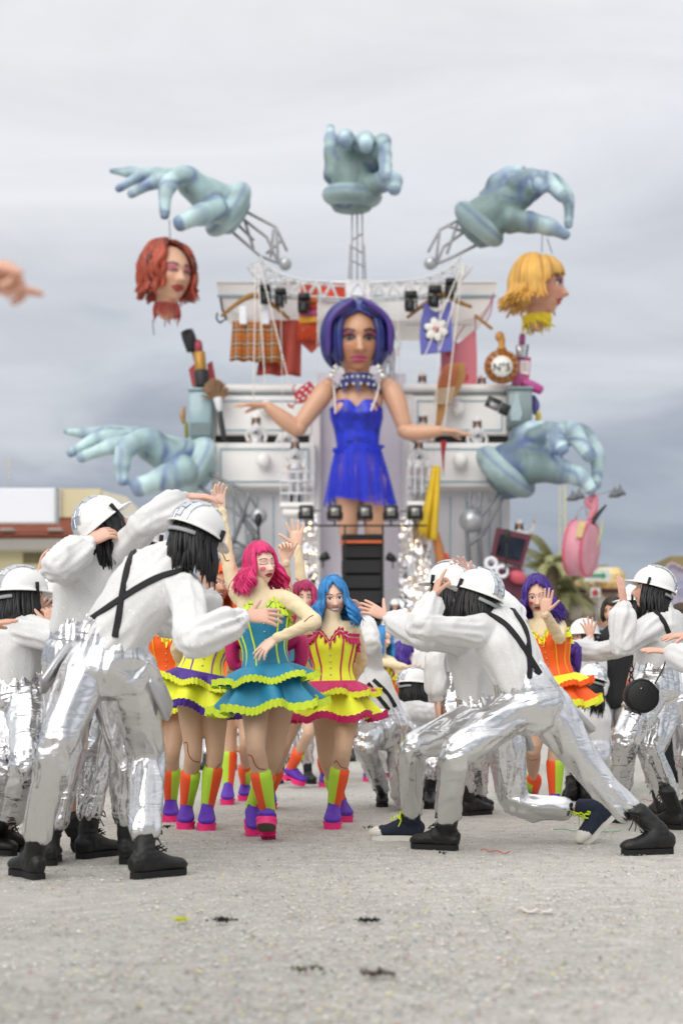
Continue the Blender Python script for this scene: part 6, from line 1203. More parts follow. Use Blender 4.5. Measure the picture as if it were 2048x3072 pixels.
hanger('wooden coat hanger under the left half of the cornice', [(665, 948), (715, 908), (765, 885), (815, 912), (866, 956)], 40.0, [(765, 885), (768, 865), (778, 852)])
hanger('wooden coat hanger under the right half of the cornice', [(1222, 952), (1270, 915), (1330, 884), (1372, 905), (1412, 920)], 40.0, [(1330, 884), (1334, 866), (1342, 852)])
q = MB(); tb(q, [(1425, 946), (1474, 986)], 5, 40.1); o = mk('wooden_stick', q, WOOD); tag(o, 'short wooden stick slanting below the right end of the cornice', 'stick')
cloth('plaid_skirt', 'pleated orange and black plaid skirt hanging at left', 'skirt', [(698, 964), (832, 968), (842, 1090), (688, 1082)], 39.9, mat_plaid(), wave=.10, wf=26)
q = MB(); bx(q, 718, 918, 740, 972, 39.75, .12, .02); tag(mk('skirt_peg', q, WHITE, None, False), 'white clip holding the plaid skirt, left of two', 'clip', 'skirt clips'); q = MB(); bx(q, 786, 918, 808, 972, 39.75, .12, .02); tag(mk('skirt_peg', q, WHITE, None, False), 'white clip holding the plaid skirt, right of two', 'clip', 'skirt clips')
cloth('red_dress', 'plain dull red dress hanging behind the plaid skirt', 'dress', [(798, 962), (905, 962), (902, 1128), (768, 1124)], 40.2, mat('dull_red', 'a84436', .7, var=.12, vs=1.5), wave=.10, wf=14)
q = MB(); pr(q, [(898, 1000), (945, 968), (958, 1035), (934, 1058), (905, 1030)], 40.1, .1); tag(mk('red_scarf_end', q, mat('rust_red', 'b04230', .7), None, False), 'folded rust red cloth end beside the striped scarf', 'cloth')
sc = thing('striped_scarf', 'orange, pink and yellow striped scarf with red fringe left of the doll head', 'scarf', P(920, 1020, 39.9))
for y0, y1, c in ((892, 912, 'd8742c'), (912, 930, 'c8402c'), (930, 950, 'c05a86'), (950, 970, 'e8a83c')): cloth('scarf_band', None, None, [(897, y0), (950, y0), (951, y1), (896, y1)], 39.9, mat('scarf_' + c, c, .8), rows=4, cols=10, wave=.05, wf=5, parent=sc)
for i in range(16): q = MB(); x = 897 + 3.5 * i; tb(q, [(x, 969), (x - 2 + (i % 3), 1000), (x - 5 + 2 * (i % 4), 1018 + 3 * (i % 3))], [1.8, 2, 1], 39.9, 5); mk('fringe_strand', q, mat('fringe_red', 'cc4a22', .8), sc)
# violet vest with a daisy
VV = mat('violet_vest', '6a6cba', .75, var=.08, vs=1.2); vest = thing('violet_vest', 'violet sleeveless vest with a big white daisy hanging at right', 'vest', P(1305, 1062, 39.8))
outl = [(1270, 908), (1280, 908), (1290, 926), (1305, 936), (1325, 930), (1340, 908), (1354, 902), (1352, 940), (1356, 985), (1358, 1052), (1262, 1062), (1258, 1000), (1262, 960), (1268, 935)]
q = MB(); pr(q, outl[::-1], 39.8, .10); mk('vest_cloth', q, VV, vest, False)
dc = (1307, 988)
for i in range(6):
    a = 2 * pi * i / 6 + .3; q = MB(); c = P(dc[0] + 21 * cos(a), dc[1] + 21 * sin(a), 39.74); ax = A(cos(a), 0, -sin(a)); q.ball(c, A(.155, .05, .11), 14, 9, ax=np.stack([ax, A(0, 1, 0), np.cross(ax, A(0, 1, 0))])); mk('daisy_petal', q, mat('petal_white', 'eceae4', .6), vest); q = MB(); q.ball(c + A(0, .03, 0), A(.175, .035, .13), 14, 9, ax=np.stack([ax, A(0, 1, 0), np.cross(ax, A(0, 1, 0))])); mk('petal_outline', q, BLKM, vest)
q = MB(); q.ball(P(dc[0], dc[1], 39.70), A(.085, .06, .085)); mk('daisy_centre', q, mat('daisy_red', 'b8302c', .6), vest)
q = MB(); tb(q, [(1218, 974), (1300, 974), (1414, 974)], 1.6, 40.0, 5); tag(mk('wire_rail', q, GREYM), 'thin horizontal rail behind the violet vest', 'rail')
q = MB(); pr(q, [(1322, 1050), (1362, 1022), (1374, 1030), (1426, 986), (1430, 1060), (1430, 1155), (1322, 1155)][::-1], 40.4, .12)
def mat_dots(name, a, b, s):
    m = bpy.data.materials.new(name); nt, bs, out = nodes(m); L = nt.links.new; tcn = nt.nodes.new('ShaderNodeTexCoord'); v = nt.nodes.new('ShaderNodeTexVoronoi'); v.inputs['Scale'].default_value = s; v.inputs['Randomness'].default_value = .6; L(tcn.outputs['Object'], v.inputs['Vector']); rp = nt.nodes.new('ShaderNodeValToRGB'); L(v.outputs['Distance'], rp.inputs[0])
    for e, (p, c) in zip(rp.color_ramp.elements, ((.3, b), (.42, a))): e.position = p; e.color = (*lin(c), 1)
    L(rp.outputs[0], bs.inputs['Base Color']); bs.inputs['Roughness'].default_value = .7; return m
tag(mk('dotted_dress', q, mat_dots('dotted_red', 'd07a86', 'b2393f', 2.4), None, False), 'pink sundress with red dots hanging behind the wooden brush', 'dress')
q = MB()
for pts in ([(1363, 1026), (1376, 1000), (1395, 975)], [(1426, 988), (1424, 950)], [(1480, 880), (1465, 920), (1440, 960)], [(1478, 890), (1470, 940), (1455, 970)]): tb(q, pts, 2, 40.2, 5)
tag(mk('pink_ribbon', q, mat('pink_ribbon', 'b85a80', .7)), 'pink ribbon strings trailing from the right end of the cornice', 'ribbon')
# dark straps hanging at the left end of the cornice
q = MB(); tb(q, [(662, 895), (668, 930), (680, 960), (672, 935)], 4, 40.3, 6); tb(q, [(652, 940), (650, 955), (660, 968), (672, 960)], 3, 40.3, 6); tag(mk('hanging_belt', q, mat('belt_dark', '4a4248', .6)), 'dark belt looped at the left end of the cornice', 'belt')
# ---- cosmetics
BLK = mat('mascara_black', '2b2b2f', .5); GOLD = mat('gold_case', 'b98a42', .4, .4); LIPR = mat('lip_rose', 'a8465a', .4)
t = thing('mascara_brush', 'upside down dark grey mascara cap with wand at upper left', 'mascara', P(590, 1080, 40.2)); ax = P(562, 998, 40.2) - P(580, 1052, 40.2); q = MB(); q.lathe(P(580, 1052, 40.2), [(.14, 0), (.19, .02), (.2, .4), (.18, .58), (.06, .62)], ax, 18); mk('cap', q, BLK, t); q = MB(); q.bar(P(578, 1048, 40.2), P(592, 1105, 40.2), .05); mk('wand', q, BLK, t)
t = thing('giant_lipstick', 'giant rose lipstick in gold and black case at left', 'lipstick', P(608, 1160, 40)); c = P(608, 1160, 40.0); u = A(-.10, 0, 1)
q = MB(); q.lathe(c, [(.19, 0), (.2, .03), (.2, .42), (.19, .45)], u, 18); mk('base', q, BLK, t); q = MB(); q.lathe(c + u * .45, [(.16, 0), (.165, .02), (.165, .5), (.15, .52)], u, 18); mk('case', q, GOLD, t); q = MB(); q.lathe(c + u * .96, [(.11, 0), (.115, .2), (.10, .3), (.05, .36), (.01, .37)], u, 16); mk('bullet', q, LIPR, t)
t = thing('red_compact', 'red open cosmetics box behind the gold lipstick', 'box', P(605, 1160, 40.6)); q = MB(); pr(q, [(566, 1108), (590, 1085), (596, 1155), (576, 1155)][::-1], 40.4, .3); mk('box_lid', q, mat('lacquer_red', 'a83038', .4), t, False); q = MB(); pr(q, [(622, 1092), (636, 1082), (648, 1145), (626, 1155)][::-1], 40.4, .3); mk('box_side', q, mat('lacquer_red', 'a83038', .4), t, False)
t = thing('glass_tumbler', 'blue grey square glass jar on the left corner of the dresser', 'jar', P(600, 1312, 39.8)); q = MB(); bx(q, 566, 1170, 634, 1312, 39.8, .65, .06); mk('glass', q, mat('blue_glass', '9db6bc', .25, var=.15, vs=1), t); q = MB(); bx(q, 570, 1268, 630, 1306, 39.76, .03); mk('liquid', q, mat('grey_liquid', '6f7f82', .3), t, False); q = MB(); bx(q, 562, 1162, 638, 1171, 39.75, .75, .03); mk('rim', q, mat('blue_glass', '9db6bc'), t)
t = thing('powder_brush', 'giant make-up brush leaning against the left dresser edge', 'brush', P(672, 1322, 39.7)); q = MB(); rg = np.random.default_rng(8); c0 = P(652, 1196, 39.7)
for i in range(90): a = rg.normal() * .45; e = c0 + A(sin(a) * .42 - .04, rg.normal() * .12, cos(a) * .5 * (.95 + .1 * rg.random())); q.tube([c0 + A(a * .12, 0, 0), lerp(c0, e, .6) + A(a * .03, 0, 0), e], [.03, .035, .02], n=5)
mk('bristles', q, mat('tan_bristle', '9c7c60', .8, var=.3, vs=2), t); q = MB(); q.lathe(P(660, 1236, 39.7), [(.07, 0), (.09, .1), (.13, .38), (.12, .4)], P(652, 1190, 39.7) - P(660, 1236, 39.7), 16); mk('ferrule', q, WSTEEL, t); q = MB(); tb(q, [(660, 1236), (666, 1280), (674, 1322)], [7, 8.5, 7], 39.7, 12); mk('handle', q, BLK, t)
t = thing('perfume_bottle', 'round amber perfume bottle with white label on the right dresser corner', 'perfume bottle', P(1505, 1152, 39.7)); AMB = mat('amber', 'b0702c', .25, var=.25, vs=1.5, coat=.5); q = MB(); q.lathe(P(1504, 1100, 39.7), [(.15, -.22), (.42, -.14), (.49, 0), (.42, .14), (.15, .22)], (0, 1, 0), 32); mk('flask', q, AMB, t); q = MB(); q.lathe(P(1504, 1052, 39.7), [(.13, 0), (.13, .08), (.09, .12), (.10, .34), (.06, .36)], (0, 0, 1), 16); q.ball(P(1498, 1010, 39.7), (.13, .12, .15)); mk('stopper', q, mat('cork_amber', 'c08a44', .4), t); q = MB(); q.lathe(P(1504, 1100, 39.52), [(.01, -.07), (.29, -.06), (.30, 0)], (0, 1, 0), 28); lb = mk('label', q, mat('label_white', 'eeece6', .5), t)
for i in range(14): a = 2 * pi * i / 14; q = MB(); q.tube([P(1504, 1100, 39.7) + A(cos(a) * r, -.22 + (r - .32) * .5, sin(a) * r) for r in (.33, .40, .45)], [.025, .02, .012], n=5); mk('flask_rib', q, mat('amber_dark', '7c4a1c', .3), t)
def text3d(name, body, c, size, mt, parent, rot=(pi / 2, 0, 0), ext=.01):
    cu = bpy.data.curves.new(name, 'FONT'); cu.body = body; cu.size = size; cu.extrude = ext; cu.align_x = 'CENTER'; cu.align_y = 'CENTER'; tmp = bpy.data.objects.new('t', cu); COL.objects.link(tmp); bpy.context.view_layer.update(); me = bpy.data.meshes.new_from_object(tmp.evaluated_get(bpy.context.evaluated_depsgraph_get())); bpy.data.objects.remove(tmp); me.name = name
    from mathutils import Euler
    me.transform(Matrix.Translation(Vector(c)) @ Euler(rot).to_matrix().to_4x4()); return link_mesh(name, me, mt, parent, False)
text3d('lettering', 'N°5', P(1504, 1102, 39.42), .30, BLKM, lb); text3d('lettering', 'PROFUMO', P(1504, 1085, 39.43), .07, BLKM, lb) if False else None
t = thing('giant_lipstick', 'purple lipstick in silver case behind the amber bottle', 'lipstick', P(1562, 1075, 40)); q = MB(); q.lathe(P(1558, 1072, 40), [(.13, 0), (.13, .32), (.1, .34)], (.05, 0, 1), 14); mk('case', q, mat('silver_case', 'c8c8cc', .3, .7), t); q = MB(); q.lathe(P(1564, 1040, 40), [(.09, 0), (.09, .28), (.06, .36), (.01, .38)], (.05, 0, 1), 14); mk('bullet', q, mat('lip_plum', '9a4a86', .4), t); q = MB(); q.bar(P(1578, 1068, 40.1), P(1582, 1035, 40.1), .03); mk('pin', q, BLK, t)
t = thing('pink_bottle', 'pink square bottle with pale label beside the amber perfume', 'bottle', P(1562, 1160, 40.1)); q = MB(); pr(q, [(1538, 1066), (1592, 1072), (1584, 1160), (1536, 1155)][::-1], 40.1, .4); mk('flask', q, mat('pink_glass', 'c25a94', .35), t, False); q = MB(); pr(q, [(1560, 1080), (1588, 1084), (1584, 1124), (1560, 1120)][::-1], 40.06, .04); lb2 = mk('label', q, mat('label_white', 'eeece6'), t, False); 
for k in range(3): q = MB(); bx(q, 1566, 1090 + 9 * k, 1582, 1092 + 9 * k, 40.04, .015); mk('label_line', q, mat('line_pink', 'b07a98', .6), lb2, False)
q = MB(); tb(q, [(1570, 1146), (1595, 1158), (1620, 1170)], [12, 16, 14], 40, 12); tag(mk('nail_polish', q, mat('magenta_plastic', 'b84a90', .4)), 'magenta rounded tube lying under the pink bottle', 'tube')
t = thing('glass_tumbler', 'grey square glass jar on the right corner of the dresser', 'jar', P(1558, 1278, 39.8)); q = MB(); bx(q, 1522, 1166, 1596, 1278, 39.8, .7, .06); mk('glass', q, mat('grey_glass', '8a9a9c', .25, var=.2, vs=1), t); q = MB(); bx(q, 1517, 1158, 1600, 1168, 39.74, .8, .03); mk('rim', q, mat('grey_glass', '8a9a9c'), t); q = MB(); pr(q, [(1545, 1180), (1552, 1180), (1566, 1240), (1560, 1262), (1532, 1262), (1530, 1240)][::-1], 39.76, .03); mk('painted_drop', q, mat('drop_pale', 'a8bcc0', .4), t, False)
for nm, lab, pts, r, c in (('violet_toy', 'violet and white rounded toy peeking at the far right of the dresser', [(1598, 1190), (1606, 1215), (1604, 1240)], [8, 12, 8], '5d5a9a'), ('yellow_toy', 'yellow rounded object below the violet toy at right', [(1606, 1228), (1614, 1248), (1610, 1262)], [6, 9, 6], 'cdb83a'), ('wooden_figure', 'small tan carved object at the far left of the dresser', [(552, 1222), (548, 1248), (552, 1268)], [5, 9, 6], 'b08a62'), ('green_bottle', 'slim olive bottle behind the lower left glass jar', [(558, 1270), (560, 1310)], [6, 6], '8a8f3a')):
    q = MB(); tb(q, pts, r, 40.3, 12); tag(mk(nm, q, mat(nm, c, .5)), lab, 'toy' if 'toy' in nm else 'ornament')
t = thing('wooden_brush', 'large wooden hairbrush with pale bristles leaning before the right drawers', 'hairbrush', P(1315, 1272, 39.4)); q = MB(); pr(q, [(1340, 1092), (1392, 1088), (1396, 1130), (1372, 1180), (1340, 1222), (1322, 1275), (1304, 1270), (1312, 1215), (1304, 1180), (1318, 1130)][::-1], 39.5, .2); mk('brush_back', q, WOOD, t, False)
for i in range(16): q = MB(); y = 1098 + 7.2 * i; x0 = lerp(1316, 1298, i / 15) + 2; tb(q, [(x0, y + 6), (x0 + lerp(60, 55, i / 15), y)], 1.6, 39.35, 5, 1); mk('bristle_row', q, mat('pale_bristle', 'd9cfbe', .7) if i > 8 else mat('red_bristle', 'c05a48', .7), t)
t = thing('dotted_mask', 'red cloth mask with white polka dots beside the doll shoulder', 'mask', P(910, 1205, 39.3)); q = MB(); pr(q, [(884, 1185), (900, 1162), (928, 1143), (942, 1158), (932, 1190), (905, 1208), (886, 1206)][::-1], 39.3, .12); mk('mask_cloth', q, mat('mask_red', 'c02c34', .7), t, False)
for x, y in ((920, 1158), (932, 1168), (907, 1170), (918, 1180), (899, 1188), (926, 1188), (893, 1202), (910, 1196)): q = MB(); q.lathe(P(x, y, 39.3), [(.04, -.02), (.042, .01)], (0, 1, 0), 12); mk('dot', q, WHITE, t)
q = MB(); tb(q, [(886, 1190), (878, 1165), (886, 1155)], 2, 39.3, 5); tb(q, [(890, 1205), (872, 1222), (862, 1210), (880, 1225)], 2, 39.3, 5); mk('tie', q, mat('mask_red', 'c02c34'), t)
q = MB(); pr(q, [(1320, 1322), (1340, 1322), (1333, 1365), (1330, 1432)][::-1], 39.3, .05); tag(mk('red_pennant', q, mat('pennant_red', 'a01c30', .7), None, False), 'narrow red pennant hanging from the right open drawer', 'pennant')
# ---- lamps, speakers, foil, baskets in the lower middle
for x, y, dd, k in ((1492, 1216, 39.0, 1.3),):
    t = thing('floodlight', 'black twin floodlight mounted on the right dresser side', 'floodlight', P(x, y + 20, dd)); q = MB(); R2 = np.array([[.9, 0, -.4], [0, 1, 0], [.4, 0, .9]]); q.box(P(x - 14, y - 6, dd), (.2, .12, .14), R2, bev=.02); q.box(P(x + 20, y + 12, dd), (.14, .12, .14), R2, bev=.02); mk('housing', q, BLKM, t); q = MB(); q.box(P(x - 12, y, dd - .13), (.13, .01, .08), R2); mk('lens', q, mat('lens_grey', '9a9a9c', .2, .5), t)
bar = thing('lighting_bar', 'black bar on two stands carrying the row of floodlights', 'lighting bar', P(1090, 1860, 37.6)); q = MB(); tb(q, [(905, 1577), (1280, 1577)], 3, 37.6, 6, 1); tb(q, [(930, 1532), (960, 1532)], 2, 37.7, 6, 1); tb(q, [(1200, 1534), (1230, 1534)], 2, 37.7, 6, 1); mk('rail', q, BLKM, bar)
for x in (1034, 1148): q = MB(); tb(q, [(x, 1577), (x, 1860)], 2.6, 37.6, 6, 1); mk('stand', q, BLKM, bar)
for i, x in enumerate((918, 1004, 1094, 1172, 1245)):
    c = P(x, 1537, 37.4); t = thing('floodlight', 'black square floodlight on the bar, %s from left' % ('first', 'second', 'third', 'fourth', 'fifth')[i], 'floodlight', c - A(0, 0, .3), 'floodlights on the bar'); q = MB(); q.box(c, (.185, .1, .185), bev=.03); mk('housing', q, BLKM, t); q = MB(); q.box(c + A(0, -.105, .0), (.10, .012, .10), bev=.01); mk('lens', q, mat('lens_glass', '8c8a86', .15, .6, var=.4, vs=9), t); q = MB(); q.tube([c + A(-.2, 0, 0), c + A(-.18, 0, -.2), c + A(0, 0, -.22), c + A(.18, 0, -.2), c + A(.2, 0, 0)], [.015] * 5, n=5); q.bar(c + A(0, 0, -.22), c + A(0, 0, -.35), .025); mk('bracket', q, BLKM, t)
st = thing('speaker_stack', 'tall stack of black line array loudspeakers below the doll', 'loudspeaker', P(1086, 1990, 38)); GR = mat('speaker_grille', '1d1e22', .7, bump=.6, bs=160)
for i in range(8): q = MB(); y = 1602 if i == 0 else 1631 + 46 * (i - 1); bx(q, 1024 + (i % 2), y, 1148, y + (26 if i == 0 else 44), 38.0 + .03 * (i % 2), .9, .04); cb = mk('speaker_cabinet', q, mat('speaker_black', '141518', .6), st, False); q = MB(); bx(q, 1032, y + 3, 1140, y + (23 if i == 0 else 41), 37.96, .04); mk('grille', q, GR, cb, False)
q = MB(); bx(q, 1020, 1621, 1152, 1629, 37.85, .1); mk('orange_strap', q, mat('strap_orange', 'd8683a', .6), st, False)
def foil(label, x0, x1, y0, y1, d, seed):
    g = []; n = 60; mm = 26; rg = np.random.default_rng(seed)
    for i in range(n): 
        for j in range(mm): g.append(P(lerp(x0, x1, j / (mm - 1)), lerp(y0, y1, i / (n - 1)), d))
    g = np.array(g); k = A(3.2, 0, 3.2); g[:, 1] += -.16 * abs(vnoise(g * k + seed)) - .07 * abs(vnoise(g * k * 2.3 + 9 + seed)); t = thing('foil_curtain', label, 'foil curtain', P((x0 + x1) / 2, y1, d), 'foil curtains beside the loudspeakers'); q = MB(); q.grid(g.reshape(n, mm, 3)); mk('foil', q, mat('crumpled_foil', 'd4d4d8', .32, 1., var=.05, bump=.5, bs=5), t, False)
    bm_ = MB(); bm_.ball((0, 0, 0), .032, 8, 6); me = bm_.mesh('bulb'); me.materials.append(mat('warm_bulb', 'ffd9b0', .4, emit=2.6)); o = ORG[t.name]
    for i in range(28): b = bpy.data.objects.new('bulb', me); COL.objects.link(b); b.parent = t; b.location = P(lerp(x0, x1, rg.random()), y0 + (y1 - y0) * (.02 + .95 * rg.random() ** .8), d - .3) - o
foil('crumpled silver foil curtain with fairy lights left of the loudspeakers', 905, 952, 1545, 1860, 38.6, 1); foil('crumpled silver foil curtain with fairy lights right of the loudspeakers', 1196, 1290, 1550, 1870, 38.6, 2)
for i, (x, y) in enumerate(((968, 1674), (1178, 1676))):
    c = P(x, y, 37.8); t = thing('spotlight', 'small black spotlight tilted inwards %s the loudspeaker stack' % ('left of', 'right of')[i], 'spotlight', c - A(0, 0, .2)); q = MB(); q.lathe(c, [(.05, -.1), (.1, 0), (.12, .16), (.02, .17)], (.8 - 1.6 * i, -.3, .4), 12); mk('lamp_head', q, BLKM, t); q = MB(); q.bar(c, c - A(0, 0, .25), .02); mk('stem', q, BLKM, t)
def basket(label, x0, x1, y0, y1, d):
    a, b = P(x0, y1, d), P(x1, y0, d); t = thing('balcony_basket', label, 'basket', (a + b) / 2 * A(1, 1, 0) + A(0, 0, a[2]), 'white balcony baskets'); c = (a + b) / 2; w = (b[0] - a[0]) / 2
    q = MB(); q.box(A(c[0], d + .4, a[2]), (w * 1.05, .45, .07), bev=.03); q.box(A(c[0], d + .35, a[2] - .18), (w * .9, .35, .10), bev=.05); mk('floor', q, FW, t, False); H = b[2] - a[2]
    for zz in (.35 * H, .72 * H, H): q = MB(); q.tube([A(c[0] - w, d + .8, a[2] + zz), A(c[0] - w, d, a[2] + zz), A(c[0] + w, d, a[2] + zz), A(c[0] + w, d + .8, a[2] + zz)], [.03] * 4, n=6, sub=1); mk('rail', q, WSTEEL, t)
    for u in np.linspace(-1, 1, 5): q = MB(); q.bar(A(c[0] + u * w, d, a[2]), A(c[0] + u * w, d, a[2] + H), .016, 5); mk('baluster', q, WSTEEL, t)
basket('white railed balcony basket with a performer left of the doll', 842, 940, 1415, 1515, 38.6); basket('white railed balcony basket with a performer right of the doll', 1222, 1308, 1400, 1512, 38.6)
cloth('yellow_drape', 'bright yellow cloth draped below the right balcony basket', 'drape', [(1296, 1400), (1316, 1400), (1306, 1625), (1252, 1600)], 38.3, mat('drape_yellow', 'd8b428', .7, var=.2, vs=2), wave=.14, wf=12)
q = MB(); tb(q, [(1304, 1600), (1318, 1660), (1330, 1740)], [12, 15, 15], 38.4, 12); tag(mk('wooden_crayon', q, mat('crayon_tan', 'b4703e', .5)), 'thick tan crayon leaning below the yellow drape', 'crayon')
q = MB(); tb(q, [(1338, 1662), (1348, 1690), (1354, 1720)], [5, 7, 7], 38.4, 10); tag(mk('red_marker', q, mat('marker_red', 'd0442e', .5)), 'small red marker beside the tan crayon', 'marker')
t = thing('eyeshadow_case', 'open maroon make-up case with dark mirror at lower right', 'make-up case', P(1520, 1800, 38.8)); MAR = mat('maroon', '5c2436', .5); lid = [(1490, 1582), (1594, 1606), (1566, 1700), (1470, 1676)]
q = MB(); pr(q, lid[::-1], 38.8, .25); ld = mk('lid', q, MAR, t, False); q = MB(); pr(q, [(1500, 1602), (1576, 1619), (1558, 1682), (1486, 1664)][::-1], 38.76, .05); mk('mirror', q, mat('dark_mirror', '3a3e48', .12, .8, var=.5, vs=2), ld, False); q = MB(); pr(q, [(1470, 1690), (1560, 1702), (1590, 1760), (1575, 1850), (1450, 1850), (1440, 1760)][::-1], 38.6, .6); mk('tray', q, MAR, t, False); q = MB(); q.ball(P(1552, 1732, 38.4), A(.25, .2, .18), 18, 10, ax=np.array([[.94, 0, -.34], [0, 1, 0], [.34, 0, .94]])); mk('blush_cake', q, mat('blush_pink', 'c85868', .6), t)
t = thing('giant_scissors', 'pair of white scissor rings in front of the maroon case', 'scissors', P(1490, 1830, 38.2))
for x, y in ((1472, 1690), (1504, 1715)): q = MB(); c = P(x, y, 38.2); q.tube([c + A(cos(a) * .14, 0, sin(a) * .14) for a in np.linspace(0, 2 * pi, 25)], [.05] * 25, n=8, sub=1); mk('handle_ring', q, WHITE, t)
for i, (x, y, y1) in enumerate(((775, 1560, 1720), (1520, 1608, 1720))):
    t = thing('microphone', 'black foam microphone on a stand %s' % ('before the left crane arm', 'before the maroon make-up case')[i], 'microphone', P(x, y1, 37.5)); q = MB(); q.ball(P(x, y, 37.5), A(.10, .10, .19), 14, 10); mk('foam', q, BLKM, t); q = MB(); q.bar(P(x, y + 15, 37.5), P(x + 8 - 14 * i, y1, 37.5), .03); mk('stand', q, BLKM, t)
t = thing('round_bag', 'giant pink round handbag dangling from the lower right hand', 'bag', P(1745, 1732, 39)); bc = P(1742, 1645, 39.0); q = MB(); q.lathe(bc, [(.3, -.30), (.68, -.28), (.76, -.21), (.76, .21), (.68, .28), (.3, .30)], (.88, -.47, -.12), 30); mk('bag_body', q, mat('bag_pink', 'd896a4', .55, var=.2, vs=2, bump=.3, bs=6), t); q = MB(); u = nrm(A(.88, -.47, -.12)); b_ = nrm(np.cross(u, A(0, 0, 1)));
for sd in (-.24, .24):
    q = MB(); q.tube([bc + u * sd + b_ * cos(a) * .75 + nrm(np.cross(b_, u)) * sin(a) * .75 for a in np.linspace(0, 2 * pi, 41)], [.04] * 41, n=6, sub=1); mk('piping', q, mat('piping_rose', 'd2607c', .5), t)
q = MB(); pr(q, [(1737, 1563), (1756, 1567), (1744, 1613), (1724, 1610)][::-1], 38.15, .06); mk('luggage_tag', q, mat('tag_sand', 'd2bd84', .6), t, False)
q = MB(); tb(q, [(1784, 1488), (1780, 1530), (1768, 1560)], [10, 12, 9], 39, 8); tb(q, [(1780, 1490), (1758, 1505), (1770, 1525)], [8, 9, 5], 39, 8); mk('pink_knot', q, mat('knot_pink', 'd88a98', .7), t); q = MB(); tb(q, [(1728, 1555), (1735, 1530), (1752, 1522), (1760, 1545)], 2, 39, 6); tb(q, [(1715, 1575), (1730, 1540), (1742, 1525)], 2, 39, 6); mk('ring', q, GREYM, t); q = MB(); tb(q, [(1772, 1570), (1795, 1540), (1816, 1516)], [9, 6, 3], 38.8, 8); mk('key', q, BLKM, t); q = MB(); tb(q, [(1806, 1560), (1800, 1600), (1790, 1640)], [2, 4, 2], 38.9, 6); mk('ribbon_tail', q, mat('tail_lime', 'b9c48a', .7), t)
# ---- people riding on the float
def rider(label, x, ytop, d, lower=True, face=(0, -1, 0), arms=0, k=1.):
    s = F / d * k; Y = lambda h: ytop + (1.80 - h) * s
    J = dict(head=(x, Y(1.62)), hf=face, hu=(0, 0, 1), neck=(x, Y(1.47)), waist=(x, Y(1.06)), pelvis=(x, Y(.93)), Ls=(x - .18 * s, Y(1.39), 0), Rs=(x + .18 * s, Y(1.39), 0), hipdir=(1, 0, 0),
        Le=(x - .28 * s, Y(1.15), 0), Lw=(x - .2 * s, Y(.98), -.2), Re=(x + .28 * s, Y(1.15), 0), Rw=(x + .24 * s, Y(.95), -.2))
    if arms: J.update(Re=(x + .36 * s, Y(1.45), 0), Rw=(x + .42 * s, Y(1.68), 0))
    if lower: J.update(Lk=(x - .1 * s, Y(.5), '-'), Rk=(x + .1 * s, Y(.5), '-'), Lf=((x - .1 * s, Y(0), 0), (x - .11 * s, Y(0), -.25)), Rf=((x + .1 * s, Y(0), 0), (x + .11 * s, Y(0), -.25)))
    r, K, fr = worker(label, d, J, group='riders on the float', vox=.03, near=False, hands={'L': dict(f=(0, -.3, -1), p=(1, 0, 0)), 'R': dict(f=(0, -.3, 1 if arms else -1), p=(-1, 0, 0))}, legs=lower, pouch=False, slv=.72, silver=mat('dull_silver', 'c8c8cc', .5, .6))
    q = MB(); c = lerp(K['waist'], K['neck'], .5) + A(0, -.15, 0); q.box(c + A(0, .02, 0), (.11, .04, .09), bev=.03); mk('chest_plate', q, mat('plate_silver', 'c4c4c8', .5, .4), r)
    q = MB(); q.prism([c + A(-.05, -.055, -.06), c + A(.05, -.055, -.06), c + A(0, -.055, .04)], A(0, .01, 0)); flat('emblem', q, BLKM, r)
    return r
rider('person in silver and white helmet standing in the left open drawer', 768, 1240, 40.3); rider('person in white half hidden under the doll forearm in the left drawer', 858, 1262, 40.3); rider('person in white helmet riding in the left balcony basket', 885, 1312, 38.9); rider('person in white helmet riding in the right balcony basket', 1255, 1312, 38.9)
rider('person in white standing high behind the doll hair', 1163, 945, 40.6, k=1.2); rider('person in helmet looking over the right dresser top', 1266, 1116, 41.0, k=.95); rider('person in helmet behind the doll right forearm', 1268, 1236, 40.3); rider('person in helmet leaning out above the doll right hand', 1430, 1250, 40.3); rider('person in helmet behind the maroon make-up case waving', 1556, 1556, 39.8, arms=1)
rider('person with dark hair beside the amber perfume bottle', 1444, 1125, 41.0, k=.8); rider('person in helmet on the ground before the right foil curtain', 1184, 1795, 33.0)
# ------------------------------------------------------------------ buildings and street behind
DB = 70.0
CRM = mat('cream_plaster', 'd3cba6', .85, var=.08, vs=.3); GRP = mat('grey_plaster', 'b9b6ae', .85, var=.08, vs=.3); TILE = mat('terracotta', '8a4a34', .8, var=.35, vs=1.2)
bl = thing('building', 'low building with red tiled roof and white billboard at left', 'building', P(100, 2172, DB))
q = MB(); bx(q, -400, 1640, 330, 2176, DB, 8); mk('wall', q, CRM, bl, False); q = MB(); bx(q, -420, 1612, 345, 1650, DB - 1., 9.5, .1); mk('eaves', q, GRP, bl, False)
q = MB(); a, b = P(-420, 1614, DB - 1), P(330, 1545, DB + 5)
V = [A(a[0], a[1], a[2]), A(b[0] * .99, a[1], a[2]), A(b[0] * .99, b[1], b[2]), A(a[0], b[1], b[2])]; q.prism(V, A(0, 0, .12)); rf = mk('roof', q, TILE, bl, False)
tl = MB(); tl.tube([A(0, 0, 0), A(0, 1, 0)], [(.11, .05)] * 2, n=6, ref=A(1, 0, 0), sub=1); me = tl.mesh('roof_tile'); me.materials.append(TILE); o = ORG[rf.name]
nx, ny = 40, 7
